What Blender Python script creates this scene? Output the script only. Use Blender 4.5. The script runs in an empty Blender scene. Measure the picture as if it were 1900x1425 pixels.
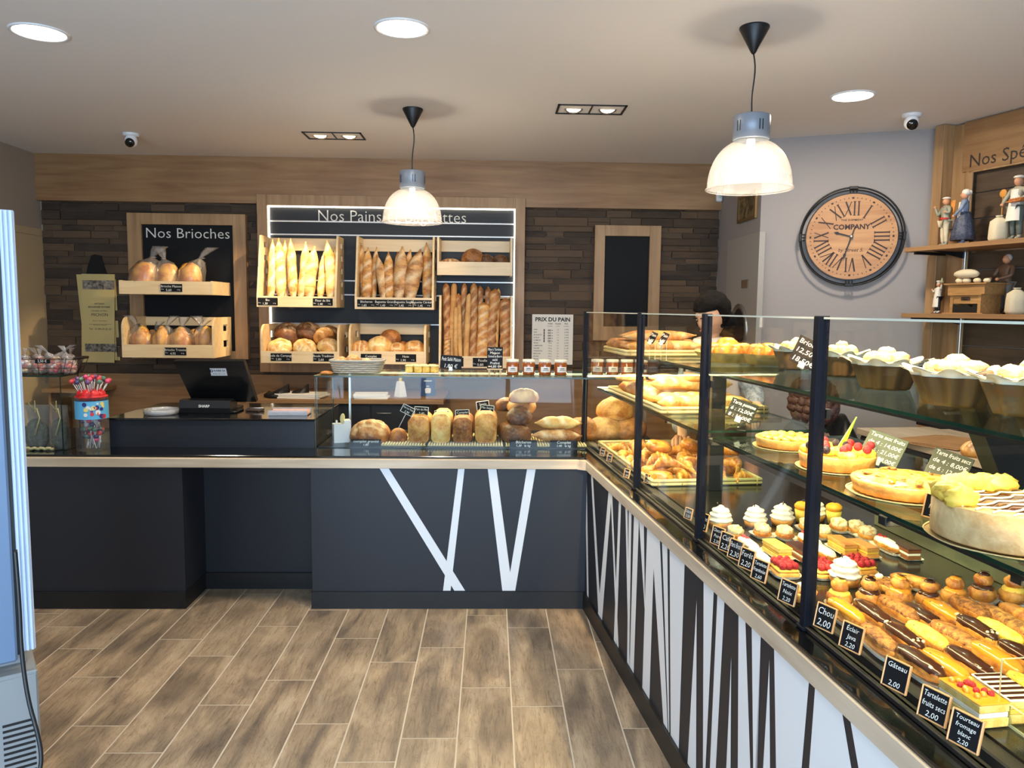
import bpy, math, random
from mathutils import Matrix, Vector, noise as mnoise
random.seed(7)
C = bpy.context.scene
COL = C.collection
# ---------------------------------------------------------------- camera
F_PX = 1430.0; EYE = 1.58
YAW = math.atan(40.5/F_PX); PITCH = math.atan(139/F_PX); ROLL = 0.0107
def cam_axes():
    cy, sy, cp, sp = math.cos(YAW), math.sin(YAW), math.cos(PITCH), math.sin(PITCH)
    fwd = Vector((sy*cp, cy*cp, -sp)); r = Vector((cy, -sy, 0)); u = Vector((sy*sp, cy*sp, cp))
    cr, sr = math.cos(ROLL), math.sin(ROLL)
    return cr*r+sr*u, cr*u-sr*r, fwd
AR, AU, AF = cam_axes()
def at(x, y, Z=None, Y=None, X=None, pl=None):
    """the point of the place that the photo shows at pixel x, y, on a plane Z=, Y=, X= or on a vertical plane pl=(x0,y0,dx,dy)"""
    d = AR*((x-950)/F_PX) + AU*((712.5-y)/F_PX) + AF
    if Z is not None: t = (Z-EYE)/d.z
    elif Y is not None: t = Y/d.y
    elif X is not None: t = X/d.x
    else:
        n = (pl[3], -pl[2]); t = (n[0]*pl[0]+n[1]*pl[1])/(n[0]*d.x+n[1]*d.y)
    return Vector((0, 0, EYE)) + d*t
cam = bpy.data.objects.new('camera', bpy.data.cameras.new('camera')); COL.objects.link(cam)
cam.data.sensor_width = 36; cam.data.lens = 36*F_PX/1900; cam.data.clip_start = .05
cam.matrix_world = Matrix((( AR.x, AU.x, -AF.x, 0), (AR.y, AU.y, -AF.y, 0), (AR.z, AU.z, -AF.z, EYE), (0, 0, 0, 1)))
C.camera = cam
# ---------------------------------------------------------------- world, exposure, render settings
w = bpy.data.worlds.new('world'); C.world = w; w.use_nodes = True
w.node_tree.nodes['Background'].inputs[0].default_value = (.55, .72, 1, 1)
w.node_tree.nodes['Background'].inputs[1].default_value = .8
C.view_settings.view_transform = 'Standard'; C.view_settings.look = 'None'
C.view_settings.gamma = 1; C.view_settings.use_curve_mapping = False
C.view_settings.exposure = 0.45
C.cycles.use_denoising = True
C.cycles.max_bounces = 10; C.cycles.diffuse_bounces = 3; C.cycles.glossy_bounces = 3
C.cycles.transmission_bounces = 4; C.cycles.transparent_max_bounces = 24
C.cycles.caustics_reflective = False; C.cycles.caustics_refractive = False
C.cycles.sample_clamp_indirect = 4.0
ROOM_H = 2.79; BACK = 6.52
def lamp(kind, name, loc, energy, color, aim=None, parent=None, **kw):
    l = bpy.data.lights.new(name, kind); l.energy = energy; l.color = color
    for k, v in kw.items(): setattr(l, k, v)
    o = bpy.data.objects.new(name, l); COL.objects.link(o); o.location = loc
    if aim is not None: o.rotation_euler = (Vector(aim)-Vector(loc)).to_track_quat('-Z', 'Y').to_euler()
    if parent is not None: o.parent = parent
    return o
WARM = (1, .73, .42); NEUT = (1, .86, .68); DAY = (.56, .77, 1)
# daylight falling in through the glazed shopfront behind the photographer
lamp('AREA', 'shopfront_daylight', (-.5, -1.75, 1.5), 265, DAY, aim=(-.3, 4, 1.7), shape='RECTANGLE', size=4.6, size_y=2.3)
# ---------------------------------------------------------------- helpers
class MB:
    def __init__(s): s.v=[]; s.f=[]; s.m=[]; s.s=[]; s.t=[]; s.M=Matrix.Identity(4)
    def add(s, vs, fs, mat=0, smooth=False, tone=0):
        b = len(s.v)
        for i, p in enumerate(vs):
            s.v.append(s.M @ Vector(p)); s.t.append(tone[i] if isinstance(tone, (list, tuple)) else tone)
        for f in fs: s.f.append([b+i for i in f]); s.m.append(mat); s.s.append(smooth)
        return s
    def box(s, x0, x1, y0, y1, z0, z1, mat=0, b=0, tone=0):
        if b <= 0:
            vs = [(x, y, z) for x in (x0, x1) for y in (y0, y1) for z in (z0, z1)]
            return s.add(vs, [(0,1,3,2),(4,6,7,5),(0,4,5,1),(2,3,7,6),(0,2,6,4),(1,5,7,3)], mat, False, tone)
        b = min(b, (x1-x0)/2.01, (y1-y0)/2.01, (z1-z0)/2.01)
        vs = []; idx = {}
        for i, x in enumerate((x0, x1)):
            for j, y in enumerate((y0, y1)):
                for k, z in enumerate((z0, z1)):
                    sx, sy, sz = (b if i == 0 else -b), (b if j == 0 else -b), (b if k == 0 else -b)
                    idx[i,j,k] = len(vs); vs += [(x, y+sy, z+sz), (x+sx, y, z+sz), (x+sx, y+sy, z)]
        I = idx; F = []
        F += [(I[0,0,0],I[0,0,1],I[0,1,1],I[0,1,0]), (I[1,0,0],I[1,1,0],I[1,1,1],I[1,0,1])]
        F += [(I[0,0,0]+1,I[1,0,0]+1,I[1,0,1]+1,I[0,0,1]+1), (I[0,1,0]+1,I[0,1,1]+1,I[1,1,1]+1,I[1,1,0]+1)]
        F += [(I[0,0,0]+2,I[0,1,0]+2,I[1,1,0]+2,I[1,0,0]+2), (I[0,0,1]+2,I[1,0,1]+2,I[1,1,1]+2,I[0,1,1]+2)]
        for k in (0,1):
            for j in (0,1): F.append((I[0,j,k]+1,I[1,j,k]+1,I[1,j,k]+2,I[0,j,k]+2))
            for i in (0,1): F.append((I[i,0,k],I[i,1,k],I[i,1,k]+2,I[i,0,k]+2))
        for i in (0,1):
            for j in (0,1): F.append((I[i,j,0],I[i,j,1],I[i,j,1]+1,I[i,j,0]+1))
        for q in idx.values(): F.append((q, q+1, q+2))
        return s.add(vs, F, mat, False, tone)
    def rings(s, R, mat=0, smooth=True, cap=True, closed=False, tone=0, uclosed=True):
        n = len(R[0]); vs = [p for r in R for p in r]; F = []
        K = len(R)
        for i in range(K if closed else K-1):
            a, b = i*n, ((i+1) % K)*n
            for j in range(n if uclosed else n-1):
                k = (j+1) % n; F.append((a+j, a+k, b+k, b+j))
        if cap and not closed: F.append(tuple(range(n))[::-1]); F.append(tuple((K-1)*n+j for j in range(n)))
        return s.add(vs, F, mat, smooth, tone)
    def cyl(s, p0, p1, r0, r1=None, n=16, mat=0, cap=True, smooth=True, tone=0):
        r1 = r0 if r1 is None else r1
        return s.tube([p0, p1], [r0, r1], n, mat, cap, smooth=smooth, tone=tone)
    def tube(s, pts, r, n=8, mat=0, cap=True, closed=False, smooth=True, tone=0, flat=1.0):
        pts = [Vector(p) for p in pts]; K = len(pts); R = []
        up = None
        for i, p in enumerate(pts):
            a = pts[(i-1) % K] if (closed or i > 0) else p; b = pts[(i+1) % K] if (closed or i < K-1) else p
            d = (b-a).normalized()
            if up is None:
                up = Vector((0, 0, 1)) if abs(d.z) < .9 else Vector((1, 0, 0))
            x = d.cross(up)
            if x.length < 1e-4: x = d.cross(Vector((.3, 1, .2)))
            x.normalize(); y = x.cross(d).normalized(); up = y
            q = r[i] if isinstance(r, (list, tuple)) else r
            R.append([p + x*q*math.cos(2*math.pi*j/n) + y*q*flat*math.sin(2*math.pi*j/n) for j in range(n)])
        return s.rings(R, mat, smooth, cap, closed, tone)
    def lathe(s, prof, n=24, mat=0, c=(0,0,0), cap=False, smooth=True, tone=0, mod=None):
        R = []
        for (r, z) in prof:
            R.append([(c[0]+(r*(mod(a) if mod else 1))*math.cos(a), c[1]+(r*(mod(a) if mod else 1))*math.sin(a), c[2]+z) for a in [2*math.pi*j/n for j in range(n)]])
        tn = tone
        if isinstance(tone, (list, tuple)): tn = [tone[i] for i in range(len(prof)) for j in range(n)]
        return s.rings(R, mat, smooth, cap, tone=tn)
    def blob(s, c, r, nu=20, nv=12, mat=0, fn=None, flatb=None, seed=0, amp=0, fr=3.0, tonef=None, e=1.0):
        """ellipsoid; fn(dir)->scale; flatb flattens the underside; tonef(dir)->tone"""
        vs = []; tn = []
        for i in range(nv+1):
            th = math.pi*i/nv
            for j in range(nu):
                ph = 2*math.pi*j/nu
                d = Vector((math.sin(th)*math.cos(ph), math.sin(th)*math.sin(ph), math.cos(th)))
                k = 1.0
                if fn: k *= fn(d)
                if amp: k *= 1+amp*mnoise.noise(d*fr+Vector((seed*7.1, seed*3.3, seed)))
                dd = d
                if e != 1.0: dd = Vector([math.copysign(abs(q)**e, q) for q in d])
                p = Vector((dd.x*r[0]*k, dd.y*r[1]*k, dd.z*r[2]*k))
                if flatb is not None and p.z < -flatb*r[2]: p.z = -flatb*r[2]
                vs.append(p+Vector(c)); tn.append(tonef(d) if tonef else 0)
        F = [(i*nu+j, (i+1)*nu+j, (i+1)*nu+(j+1)%nu, i*nu+(j+1)%nu) for i in range(nv) for j in range(nu)]
        return s.add(vs, F, mat, True, tn)
    def prism(s, pts, a0, a1, axis='y', mat=0, smooth=False, tone=0):
        """2-D outline extruded along an axis; for 'y' the outline is (x,z), 'z' (x,y), 'x' (y,z)"""
        def q(p, a): return {'y': (p[0], a, p[1]), 'z': (p[0], p[1], a), 'x': (a, p[0], p[1])}[axis]
        n = len(pts); vs = [q(p, a0) for p in pts]+[q(p, a1) for p in pts]
        F = [tuple(range(n)), tuple(range(2*n-1, n-1, -1))]+[(i, (i+1)%n, n+(i+1)%n, n+i) for i in range(n)]
        return s.add(vs, F, mat, smooth, tone)
    def text(s, txt, size, o, ux=(1,0,0), uy=(0,0,1), align='CENTER', mat=0, w=1.0, bold=0, slant=0):
        vs, fs = glyphs(txt, bold); ux = Vector(ux); uy = Vector(uy)
        xs = [p[0] for p in vs] or [0]
        dx = {'CENTER': -(min(xs)+max(xs))/2, 'LEFT': 0, 'RIGHT': -max(xs)}[align]
        return s.add([Vector(o)+ux*((p[0]+dx+slant*p[1])*size*w)+uy*(p[1]*size) for p in vs], fs, mat)
    def build(s, name, mats, parent=None, loc=None, rz=0, **props):
        me = bpy.data.meshes.new(name); me.from_pydata([tuple(p) for p in s.v], [], s.f)
        for m in (mats if isinstance(mats, (list, tuple)) else [mats]): me.materials.append(m)
        me.polygons.foreach_set('material_index', s.m); me.polygons.foreach_set('use_smooth', s.s)
        if any(s.t):
            at_ = me.attributes.new('tone', 'FLOAT', 'POINT'); at_.data.foreach_set('value', s.t)
        me.update()
        o = bpy.data.objects.new(name, me); COL.objects.link(o)
        if parent is not None: o.parent = parent
        if loc is not None: o.location = loc
        if rz: o.rotation_euler = (0, 0, rz)
        tag(o, **props)
        return o
_G = {}
def glyphs(txt, bold=0):
    k = (txt, bold)
    if k not in _G:
        cu = bpy.data.curves.new('lettering', 'FONT'); cu.body = txt; cu.resolution_u = 2; cu.offset = bold
        ob = bpy.data.objects.new('lettering', cu); me = ob.to_mesh()
        _G[k] = ([tuple(v.co) for v in me.vertices], [tuple(p.vertices) for p in me.polygons])
        ob.to_mesh_clear(); bpy.data.objects.remove(ob); bpy.data.curves.remove(cu)
    return _G[k]
def tag(o, label=None, cat=None, group=None, kind=None):
    if label: o['label'] = label
    if cat: o['category'] = cat
    if group: o['group'] = group
    if kind: o['kind'] = kind
    return o
def thing(name, label, cat, loc=(0,0,0), rz=0, group=None):
    o = bpy.data.objects.new(name, None); COL.objects.link(o); o.empty_display_size = .05
    o.location = loc; o.rotation_euler = (0, 0, rz)
    return tag(o, label, cat, group)
def struct(name, mb, mats): return mb.build(name, mats, kind='structure')
def dup(root, loc, rz=None, label=None, group=None, scale=None, rot=None):
    r = root.copy(); COL.objects.link(r); r.location = loc
    if rz is not None: r.rotation_euler = (0, 0, rz)
    if rot is not None: r.rotation_euler = rot
    if scale is not None: r.scale = (scale,)*3 if isinstance(scale, (int, float)) else scale
    if label: r['label'] = label
    if group: r['group'] = group
    for ch in list(root.children):
        c = ch.copy(); COL.objects.link(c); c.parent = r
        for g in list(ch.children):
            d = g.copy(); COL.objects.link(d); d.parent = c
    return r
ORD = ['first','second','third','fourth','fifth','sixth','seventh','eighth','ninth','tenth','eleventh','twelfth','thirteenth','fourteenth','fifteenth','sixteenth']
def T(loc=(0,0,0), rz=0, rx=0, ry=0, s=1):
    return Matrix.Translation(loc) @ Matrix.Rotation(rz, 4, 'Z') @ Matrix.Rotation(ry, 4, 'Y') @ Matrix.Rotation(rx, 4, 'X') @ Matrix.Scale(s, 4)
# ---------------------------------------------------------------- materials
def new_mat(name):
    m = bpy.data.materials.new(name); m.use_nodes = True; return m, m.node_tree.nodes, m.node_tree.links
def srgb(c):
    return tuple(((v/255)/12.92 if v/255 <= .04045 else ((v/255+.055)/1.055)**2.4) for v in c)
def mat(name, col, rough=.5, metal=0, spec=.5, emit=0, ecol=None, coat=0, bump=0, bscale=60, vary=0, vscale=8, trans=0):
    m, N, L = new_mat(name); b = N['Principled BSDF']; c = srgb(col)
    b.inputs['Base Color'].default_value = (*c, 1); b.inputs['Roughness'].default_value = rough
    b.inputs['Metallic'].default_value = metal; b.inputs['Specular IOR Level'].default_value = spec
    b.inputs['Coat Weight'].default_value = coat
    if emit:
        b.inputs['Emission Color'].default_value = (*(ecol or c), 1); b.inputs['Emission Strength'].default_value = emit
    if vary:
        n = noise(N, L, vscale, 4); r = ramp(N, L, n.outputs[0], [(.3, tuple(v*(1-vary) for v in c)), (.7, tuple(min(1, v*(1+vary)) for v in c))])
        L.new(r.outputs[0], b.inputs['Base Color'])
    if bump:
        n = noise(N, L, bscale, 3); bp = N.new('ShaderNodeBump'); bp.inputs['Strength'].default_value = bump; bp.inputs['Distance'].default_value = .005
        L.new(n.outputs[0], bp.inputs['Height']); L.new(bp.outputs[0], b.inputs['Normal'])
    return m
def noise(N, L, scale, detail=3, vec=None, dist=0, stretch=None):
    n = N.new('ShaderNodeTexNoise'); n.inputs['Scale'].default_value = scale; n.inputs['Detail'].default_value = detail
    n.inputs['Distortion'].default_value = dist
    if vec is None:
        tc = N.new('ShaderNodeTexCoord'); vec = tc.outputs['Object']
    if stretch:
        mp = N.new('ShaderNodeMapping'); mp.inputs['Scale'].default_value = stretch; L.new(vec, mp.inputs[0]); vec = mp.outputs[0]
    L.new(vec, n.inputs['Vector']); return n
def ramp(N, L, src, stops):
    r = N.new('ShaderNodeValToRGB'); el = r.color_ramp.elements
    while len(el) < len(stops): el.new(.5)
    for e, (p, c) in zip(el, stops): e.position = p; e.color = (*c[:3], 1)
    L.new(src, r.inputs[0]); return r
def wood(name, c0, c1, axis='x', scale=1.0, rough=.45):
    m, N, L = new_mat(name); b = N['Principled BSDF']; b.inputs['Roughness'].default_value = rough
    st = {'x': (1.2, 14, 14), 'y': (14, 1.2, 14), 'z': (14, 14, 1.2)}[axis]
    n = noise(N, L, 1.6*scale, 6, stretch=st, dist=.6); n2 = noise(N, L, 2.2*scale, 2)
    mx = N.new('ShaderNodeMath'); mx.operation = 'MULTIPLY_ADD'; mx.inputs[1].default_value = .65
    L.new(n.outputs[0], mx.inputs[0])
    m2 = N.new('ShaderNodeMath'); m2.operation = 'MULTIPLY'; m2.inputs[1].default_value = .35; L.new(n2.outputs[0], m2.inputs[0]); L.new(m2.outputs[0], mx.inputs[2])
    r = ramp(N, L, mx.outputs[0], [(.35, srgb(c0)), (.65, srgb(c1))]); L.new(r.outputs[0], b.inputs['Base Color'])
    return m
def crust(name, dark, light, flour=(245, 225, 190), scale=14, rough=.55, floury=0, bump=.35, lo=.38, hi=.62, coat=0):
    """baked crust: mottled dark to light; vertex attribute tone brings out cuts and flour"""
    m, N, L = new_mat(name); b = N['Principled BSDF']; b.inputs['Roughness'].default_value = rough; b.inputs['Coat Weight'].default_value = coat
    oi = N.new('ShaderNodeObjectInfo'); tc = N.new('ShaderNodeTexCoord')
    ad = N.new('ShaderNodeVectorMath'); ad.operation = 'ADD'; L.new(tc.outputs['Object'], ad.inputs[0])
    sc = N.new('ShaderNodeVectorMath'); sc.operation = 'SCALE'; sc.inputs['Scale'].default_value = 9; L.new(oi.outputs['Location'], sc.inputs[0]); L.new(sc.outputs[0], ad.inputs[1])
    n = noise(N, L, scale, 5, vec=ad.outputs[0], dist=.4)
    r = ramp(N, L, n.outputs[0], [(lo, srgb(dark)), (hi, srgb(light))])
    a = N.new('ShaderNodeAttribute'); a.attribute_name = 'tone'
    n2 = noise(N, L, scale*5, 3, vec=ad.outputs[0])
    mm = N.new('ShaderNodeMath'); mm.operation = 'MULTIPLY_ADD'; L.new(n2.outputs[0], mm.inputs[0]); mm.inputs[1].default_value = .8
    m3 = N.new('ShaderNodeMath'); m3.operation = 'ADD'; m3.inputs[1].default_value = -.4+floury; L.new(a.outputs['Fac'], m3.inputs[0]); L.new(m3.outputs[0], mm.inputs[2])
    mm.use_clamp = True
    mx = N.new('ShaderNodeMix'); mx.data_type = 'RGBA'; L.new(mm.outputs[0], mx.inputs[0]); L.new(r.outputs[0], mx.inputs[6]); mx.inputs[7].default_value = (*srgb(flour), 1)
    L.new(mx.outputs[2], b.inputs['Base Color'])
    bp = N.new('ShaderNodeBump'); bp.inputs['Strength'].default_value = bump; bp.inputs['Distance'].default_value = .004
    L.new(n2.outputs[0], bp.inputs['Height']); L.new(bp.outputs[0], b.inputs['Normal'])
    return m
def glass(name, tint=(248, 250, 249), rough=.02, refl=.42, edge=None, ior=1.45):
    """clear sheet: tinted see-through with a Fresnel reflection"""
    m, N, L = new_mat(name); N.remove(N['Principled BSDF']); out = N['Material Output']
    tr = N.new('ShaderNodeBsdfTransparent'); tr.inputs[0].default_value = (*srgb(tint), 1)
    gl = N.new('ShaderNodeBsdfGlossy'); gl.inputs['Roughness'].default_value = rough
    fr = N.new('ShaderNodeFresnel'); ge = N.new('ShaderNodeNewGeometry')
    im = N.new('ShaderNodeMath'); im.operation = 'MULTIPLY_ADD'; im.inputs[1].default_value = 1/ior-ior; im.inputs[2].default_value = ior
    L.new(ge.outputs['Backfacing'], im.inputs[0]); L.new(im.outputs[0], fr.inputs[0])
    mu = N.new('ShaderNodeMath'); mu.operation = 'MULTIPLY'; mu.inputs[1].default_value = refl; L.new(fr.outputs[0], mu.inputs[0]); mu.use_clamp = True
    ms = N.new('ShaderNodeMixShader'); L.new(mu.outputs[0], ms.inputs[0]); L.new(tr.outputs[0], ms.inputs[1]); L.new(gl.outputs[0], ms.inputs[2])
    L.new(ms.outputs[0], out.inputs[0]); return m
def emis(name, col, strength):
    m, N, L = new_mat(name); N.remove(N['Principled BSDF']); e = N.new('ShaderNodeEmission')
    e.inputs[0].default_value = (*col, 1); e.inputs[1].default_value = strength; L.new(e.outputs[0], N['Material Output'].inputs[0]); return m
def plastic_film(name, tint=(255, 255, 255), haze=.09, gloss=.22):
    m, N, L = new_mat(name); N.remove(N['Principled BSDF']); out = N['Material Output']
    tr = N.new('ShaderNodeBsdfTransparent'); tr.inputs[0].default_value = (*srgb(tint), 1)
    gl = N.new('ShaderNodeBsdfGlossy'); gl.inputs['Roughness'].default_value = .22
    df = N.new('ShaderNodeBsdfDiffuse'); df.inputs[0].default_value = (.9, .9, .9, 1)
    n = noise(N, L, 45, 3); bp = N.new('ShaderNodeBump'); bp.inputs['Strength'].default_value = .9; bp.inputs['Distance'].default_value = .01
    L.new(n.outputs[0], bp.inputs['Height']); L.new(bp.outputs[0], gl.inputs['Normal'])
    lw = N.new('ShaderNodeLayerWeight'); lw.inputs[0].default_value = gloss
    a = N.new('ShaderNodeMixShader'); a.inputs[0].default_value = haze; L.new(tr.outputs[0], a.inputs[1]); L.new(df.outputs[0], a.inputs[2])
    b = N.new('ShaderNodeMixShader'); L.new(lw.outputs['Facing'], b.inputs[0]); L.new(a.outputs[0], b.inputs[1]); L.new(gl.outputs[0], b.inputs[2])
    L.new(b.outputs[0], out.inputs[0]); return m
M_ = {}
M_['ceiling'] = mat('ceiling_paint', (240, 237, 233), .8)
M_['wall'] = mat('grey_beige_paint', (160, 148, 134), .8)
M_['greywall'] = mat('light_grey_paint', (160, 154, 152), .8)
M_['oak'] = wood('oak_laminate', (136, 98, 62), (166, 128, 86), 'x')
M_['oakv'] = wood('oak_laminate_upright', (148, 112, 74), (180, 144, 102), 'z')
M_['ash'] = wood('pale_counter_oak', (180, 160, 134), (216, 198, 172), 'x')
M_['ashy'] = wood('pale_counter_oak_long', (172, 154, 132), (206, 190, 168), 'y')
M_['birch'] = wood('birch_plywood', (220, 190, 142), (240, 216, 172), 'x', rough=.4)
M_['char'] = mat('charcoal_laminate', (34, 36, 43), .45, spec=.4)
M_['black'] = mat('black_gloss', (8, 9, 11), .12, coat=.5)
M_['blackm'] = mat('black_matt', (16, 17, 19), .45)
M_['post'] = mat('anodised_blue_black', (13, 17, 28), .6, spec=.15)
M_['white'] = mat('white_laminate', (225, 228, 232), .45)
M_['whitep'] = mat('white_plastic', (235, 235, 235), .3)
M_['steel'] = mat('brushed_aluminium', (190, 190, 190), .3, metal=.9)
M_['slate'] = mat('slate_board', (17, 18, 21), .6, spec=.2)
M_['panel'] = mat('dark_slatwall', (44, 46, 49), .5, spec=.3)
M_['chalk'] = mat('chalk_lettering', (230, 228, 220), .8)
M_['glass'] = glass('clear_glass')
M_['glassg'] = glass('greenish_shelf_glass', (226, 240, 232), refl=.7)
M_['edge'] = mat('green_glass_edge', (14, 46, 36), .2, spec=.5)
M_['edgel'] = mat('pale_glass_edge', (206, 212, 198), .2, spec=.8)
M_['film'] = plastic_film('clear_bag_film')
# ================================================================ THE SETTING
def kx(y): return .497+.0973*(3.965-y)       # the kick line of the long right-hand counter
RZ = math.atan(.0973)
def RC(o, y, z=0): return Vector((kx(y)+o, y, z))
def rpl(o): return (kx(0)+o, 0, -.0973, 1)
# floor: every plank tile a face of its own inside one mesh, grout below
def floor_mat():
    m, N, L = new_mat('wood_look_tiles'); b = N['Principled BSDF']; b.inputs['Roughness'].default_value = .38
    a = N.new('ShaderNodeAttribute'); a.attribute_name = 'tone'
    tc = N.new('ShaderNodeTexCoord'); cb = N.new('ShaderNodeCombineXYZ'); L.new(a.outputs['Fac'], cb.inputs[2])
    sc = N.new('ShaderNodeVectorMath'); sc.operation = 'SCALE'; sc.inputs['Scale'].default_value = 37; L.new(cb.outputs[0], sc.inputs[0])
    ad = N.new('ShaderNodeVectorMath'); ad.operation = 'ADD'; L.new(tc.outputs['Object'], ad.inputs[0]); L.new(sc.outputs[0], ad.inputs[1])
    n1 = noise(N, L, 2.2, 5, vec=ad.outputs[0], stretch=(3.2, .75, 1), dist=1.2)
    n2 = noise(N, L, 16, 8, vec=ad.outputs[0], stretch=(7, .6, 1), dist=.8)
    n3 = noise(N, L, 3.2, 3, vec=ad.outputs[0])
    r1 = ramp(N, L, n1.outputs[0], [(.28, srgb((116, 104, 92))), (.42, srgb((150, 132, 110))), (.58, srgb((182, 160, 132))), (.8, srgb((206, 188, 160)))])
    r2 = ramp(N, L, n2.outputs[0], [(.32, (.55, .52, .50)), (.45, (.90, .90, .90)), (.6, (1.0, 1, 1))])
    r3 = ramp(N, L, n3.outputs[0], [(.3, (.56, .56, .59)), (.64, (1.0, 1, 1))])
    m1 = N.new('ShaderNodeMix'); m1.data_type = 'RGBA'; m1.blend_type = 'MULTIPLY'; m1.inputs[0].default_value = .75
    L.new(r1.outputs[0], m1.inputs[6]); L.new(r2.outputs[0], m1.inputs[7])
    m2 = N.new('ShaderNodeMix'); m2.data_type = 'RGBA'; m2.blend_type = 'MULTIPLY'; m2.inputs[0].default_value = .9
    L.new(m1.outputs[2], m2.inputs[6]); L.new(r3.outputs[0], m2.inputs[7])
    wv = noise(N, L, 2.4, 2, vec=ad.outputs[0], stretch=(5, 1.1, 1), dist=5)
    rw = ramp(N, L, wv.outputs[0], [(.44, (1, 1, 1)), (.475, (.42, .36, .32)), (.50, (1, 1, 1)), (.56, (1, 1, 1)), (.585, (.6, .54, .5)), (.61, (1, 1, 1))])
    m3 = N.new('ShaderNodeMix'); m3.data_type = 'RGBA'; m3.blend_type = 'MULTIPLY'; m3.inputs[0].default_value = .40
    L.new(m2.outputs[2], m3.inputs[6]); L.new(rw.outputs[0], m3.inputs[7])
    L.new(m3.outputs[2], b.inputs['Base Color']); return m
mb = MB(); PW = .2075; TL = .765; X00 = -.112; G = .0030
JT = {0: 3.093, 1: 3.70, 2: 3.35, -1: 3.477, -2: 3.84, -3: 3.58, -4: 3.71+.0, -5: 3.722, -6: 3.393, -7: 3.573, -8: 3.196}
JT[1] = at(983, 1080+.3789*223, Z=0).y; JT[2] = at(1085, 1080+.3789*427, Z=0).y; JT[-2] = at(740, 1080+.3789*392, Z=0).y; JT[-4] = at(600, 1080+.3789*480, Z=0).y
rnd = random.Random(3)
mb.box(-3.75, 3.6, -1.9, 6.6, -.08, -.001, 1)
for c in range(-18, 17):
    x0 = X00+c*PW; y0 = JT.get(c, 3+rnd.random()*TL); k = math.ceil((y0+1.9)/TL); y = y0-k*TL
    while y < 6.6:
        if y+TL > -1.9:
            mb.add([(x0+G, y+G, 0), (x0+PW-G, y+G, 0), (x0+PW-G, y+TL-G, 0), (x0+G, y+TL-G, 0)], [(0,1,2,3)], 0, False, .05+rnd.random())
        y += TL
struct('floor', mb, [floor_mat(), mat('pale_grout', (205, 192, 172), .8)])
mb = MB(); mb.box(-3.9, 3.7, -1.9, 6.7, ROOM_H, ROOM_H+.1); struct('ceiling', mb, M_['ceiling'])
# stone-effect cladding for the rear wall
def stone_mat():
    m, N, L = new_mat('stacked_slate_panels'); b = N['Principled BSDF']; b.inputs['Roughness'].default_value = .75
    tc = N.new('ShaderNodeTexCoord'); mp = N.new('ShaderNodeMapping'); mp.inputs['Rotation'].default_value = (math.pi/2, 0, 0)
    L.new(tc.outputs['Object'], mp.inputs[0])
    dn = noise(N, L, 5, 2, vec=mp.outputs[0]); mxv = N.new('ShaderNodeMix'); mxv.data_type = 'RGBA'; mxv.blend_type = 'LINEAR_LIGHT'; mxv.inputs[0].default_value = .025
    L.new(mp.outputs[0], mxv.inputs[6]); L.new(dn.outputs[1], mxv.inputs[7])
    def brick(sc, bw, rh, off):
        br = N.new('ShaderNodeTexBrick'); br.inputs['Scale'].default_value = sc; br.inputs['Brick Width'].default_value = bw; br.inputs['Row Height'].default_value = rh
        br.inputs['Mortar Size'].default_value = .006; br.inputs['Mortar Smooth'].default_value = .3; br.offset = off; br.inputs['Bias'].default_value = 0
        br.inputs[1].default_value = (0, 0, 0, 1); br.inputs[2].default_value = (1, 1, 1, 1); br.inputs[3].default_value = (0, 0, 0, 1)
        L.new(mxv.outputs[2], br.inputs[0]); return br
    b1 = brick(1, .34, .075, .37); b2 = brick(1, .19, .0375, .62)
    sel = noise(N, L, 3.1, 0, vec=mp.outputs[0]); r = ramp(N, L, sel.outputs[0], [(.50, (0, 0, 0)), (.51, (1, 1, 1))])
    mc = N.new('ShaderNodeMix'); mc.data_type = 'RGBA'; L.new(r.outputs[0], mc.inputs[0]); L.new(b1.outputs[0], mc.inputs[6]); L.new(b2.outputs[0], mc.inputs[7])
    mf = N.new('ShaderNodeMix'); mf.data_type = 'RGBA'; L.new(r.outputs[0], mf.inputs[0]); L.new(b1.outputs['Fac'], mf.inputs[6]); L.new(b2.outputs['Fac'], mf.inputs[7])
    n2 = noise(N, L, 6, 6, vec=mp.outputs[0], stretch=(1, 4, 1))
    su = N.new('ShaderNodeMix'); su.data_type = 'RGBA'; su.inputs[0].default_value = .55; L.new(mc.outputs[2], su.inputs[6]); L.new(n2.outputs[0], su.inputs[7])
    cr = ramp(N, L, su.outputs[2], [(.15, srgb((62, 50, 40))), (.4, srgb((96, 78, 62))), (.6, srgb((124, 100, 78))), (.85, srgb((104, 92, 82)))])
    mm = N.new('ShaderNodeMix'); mm.data_type = 'RGBA'; L.new(mf.outputs[2], mm.inputs[0]); L.new(cr.outputs[0], mm.inputs[6]); mm.inputs[7].default_value = (*srgb((26, 21, 18)), 1)
    L.new(mm.outputs[2], b.inputs['Base Color'])
    iv = N.new('ShaderNodeMix'); iv.data_type = 'RGBA'; L.new(mf.outputs[2], iv.inputs[0]); L.new(su.outputs[2], iv.inputs[6]); iv.inputs[7].default_value = (0, 0, 0, 1)
    bp = N.new('ShaderNodeBump'); bp.inputs['Strength'].default_value = 1; bp.inputs['Distance'].default_value = .03; L.new(iv.outputs[2], bp.inputs['Height']); L.new(bp.outputs[0], b.inputs['Normal'])
    return m
STONE = stone_mat()
LX = -3.69
mb = MB(); mb.box(LX-.1, 2.05, BACK, BACK+.15, 0, ROOM_H+.05)
struct('wall_back', mb, M_['wall'])
zh = at(600, 379, Y=BACK-.06).z; zl = at(120, 692, Y=BACK-.03).z
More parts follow.
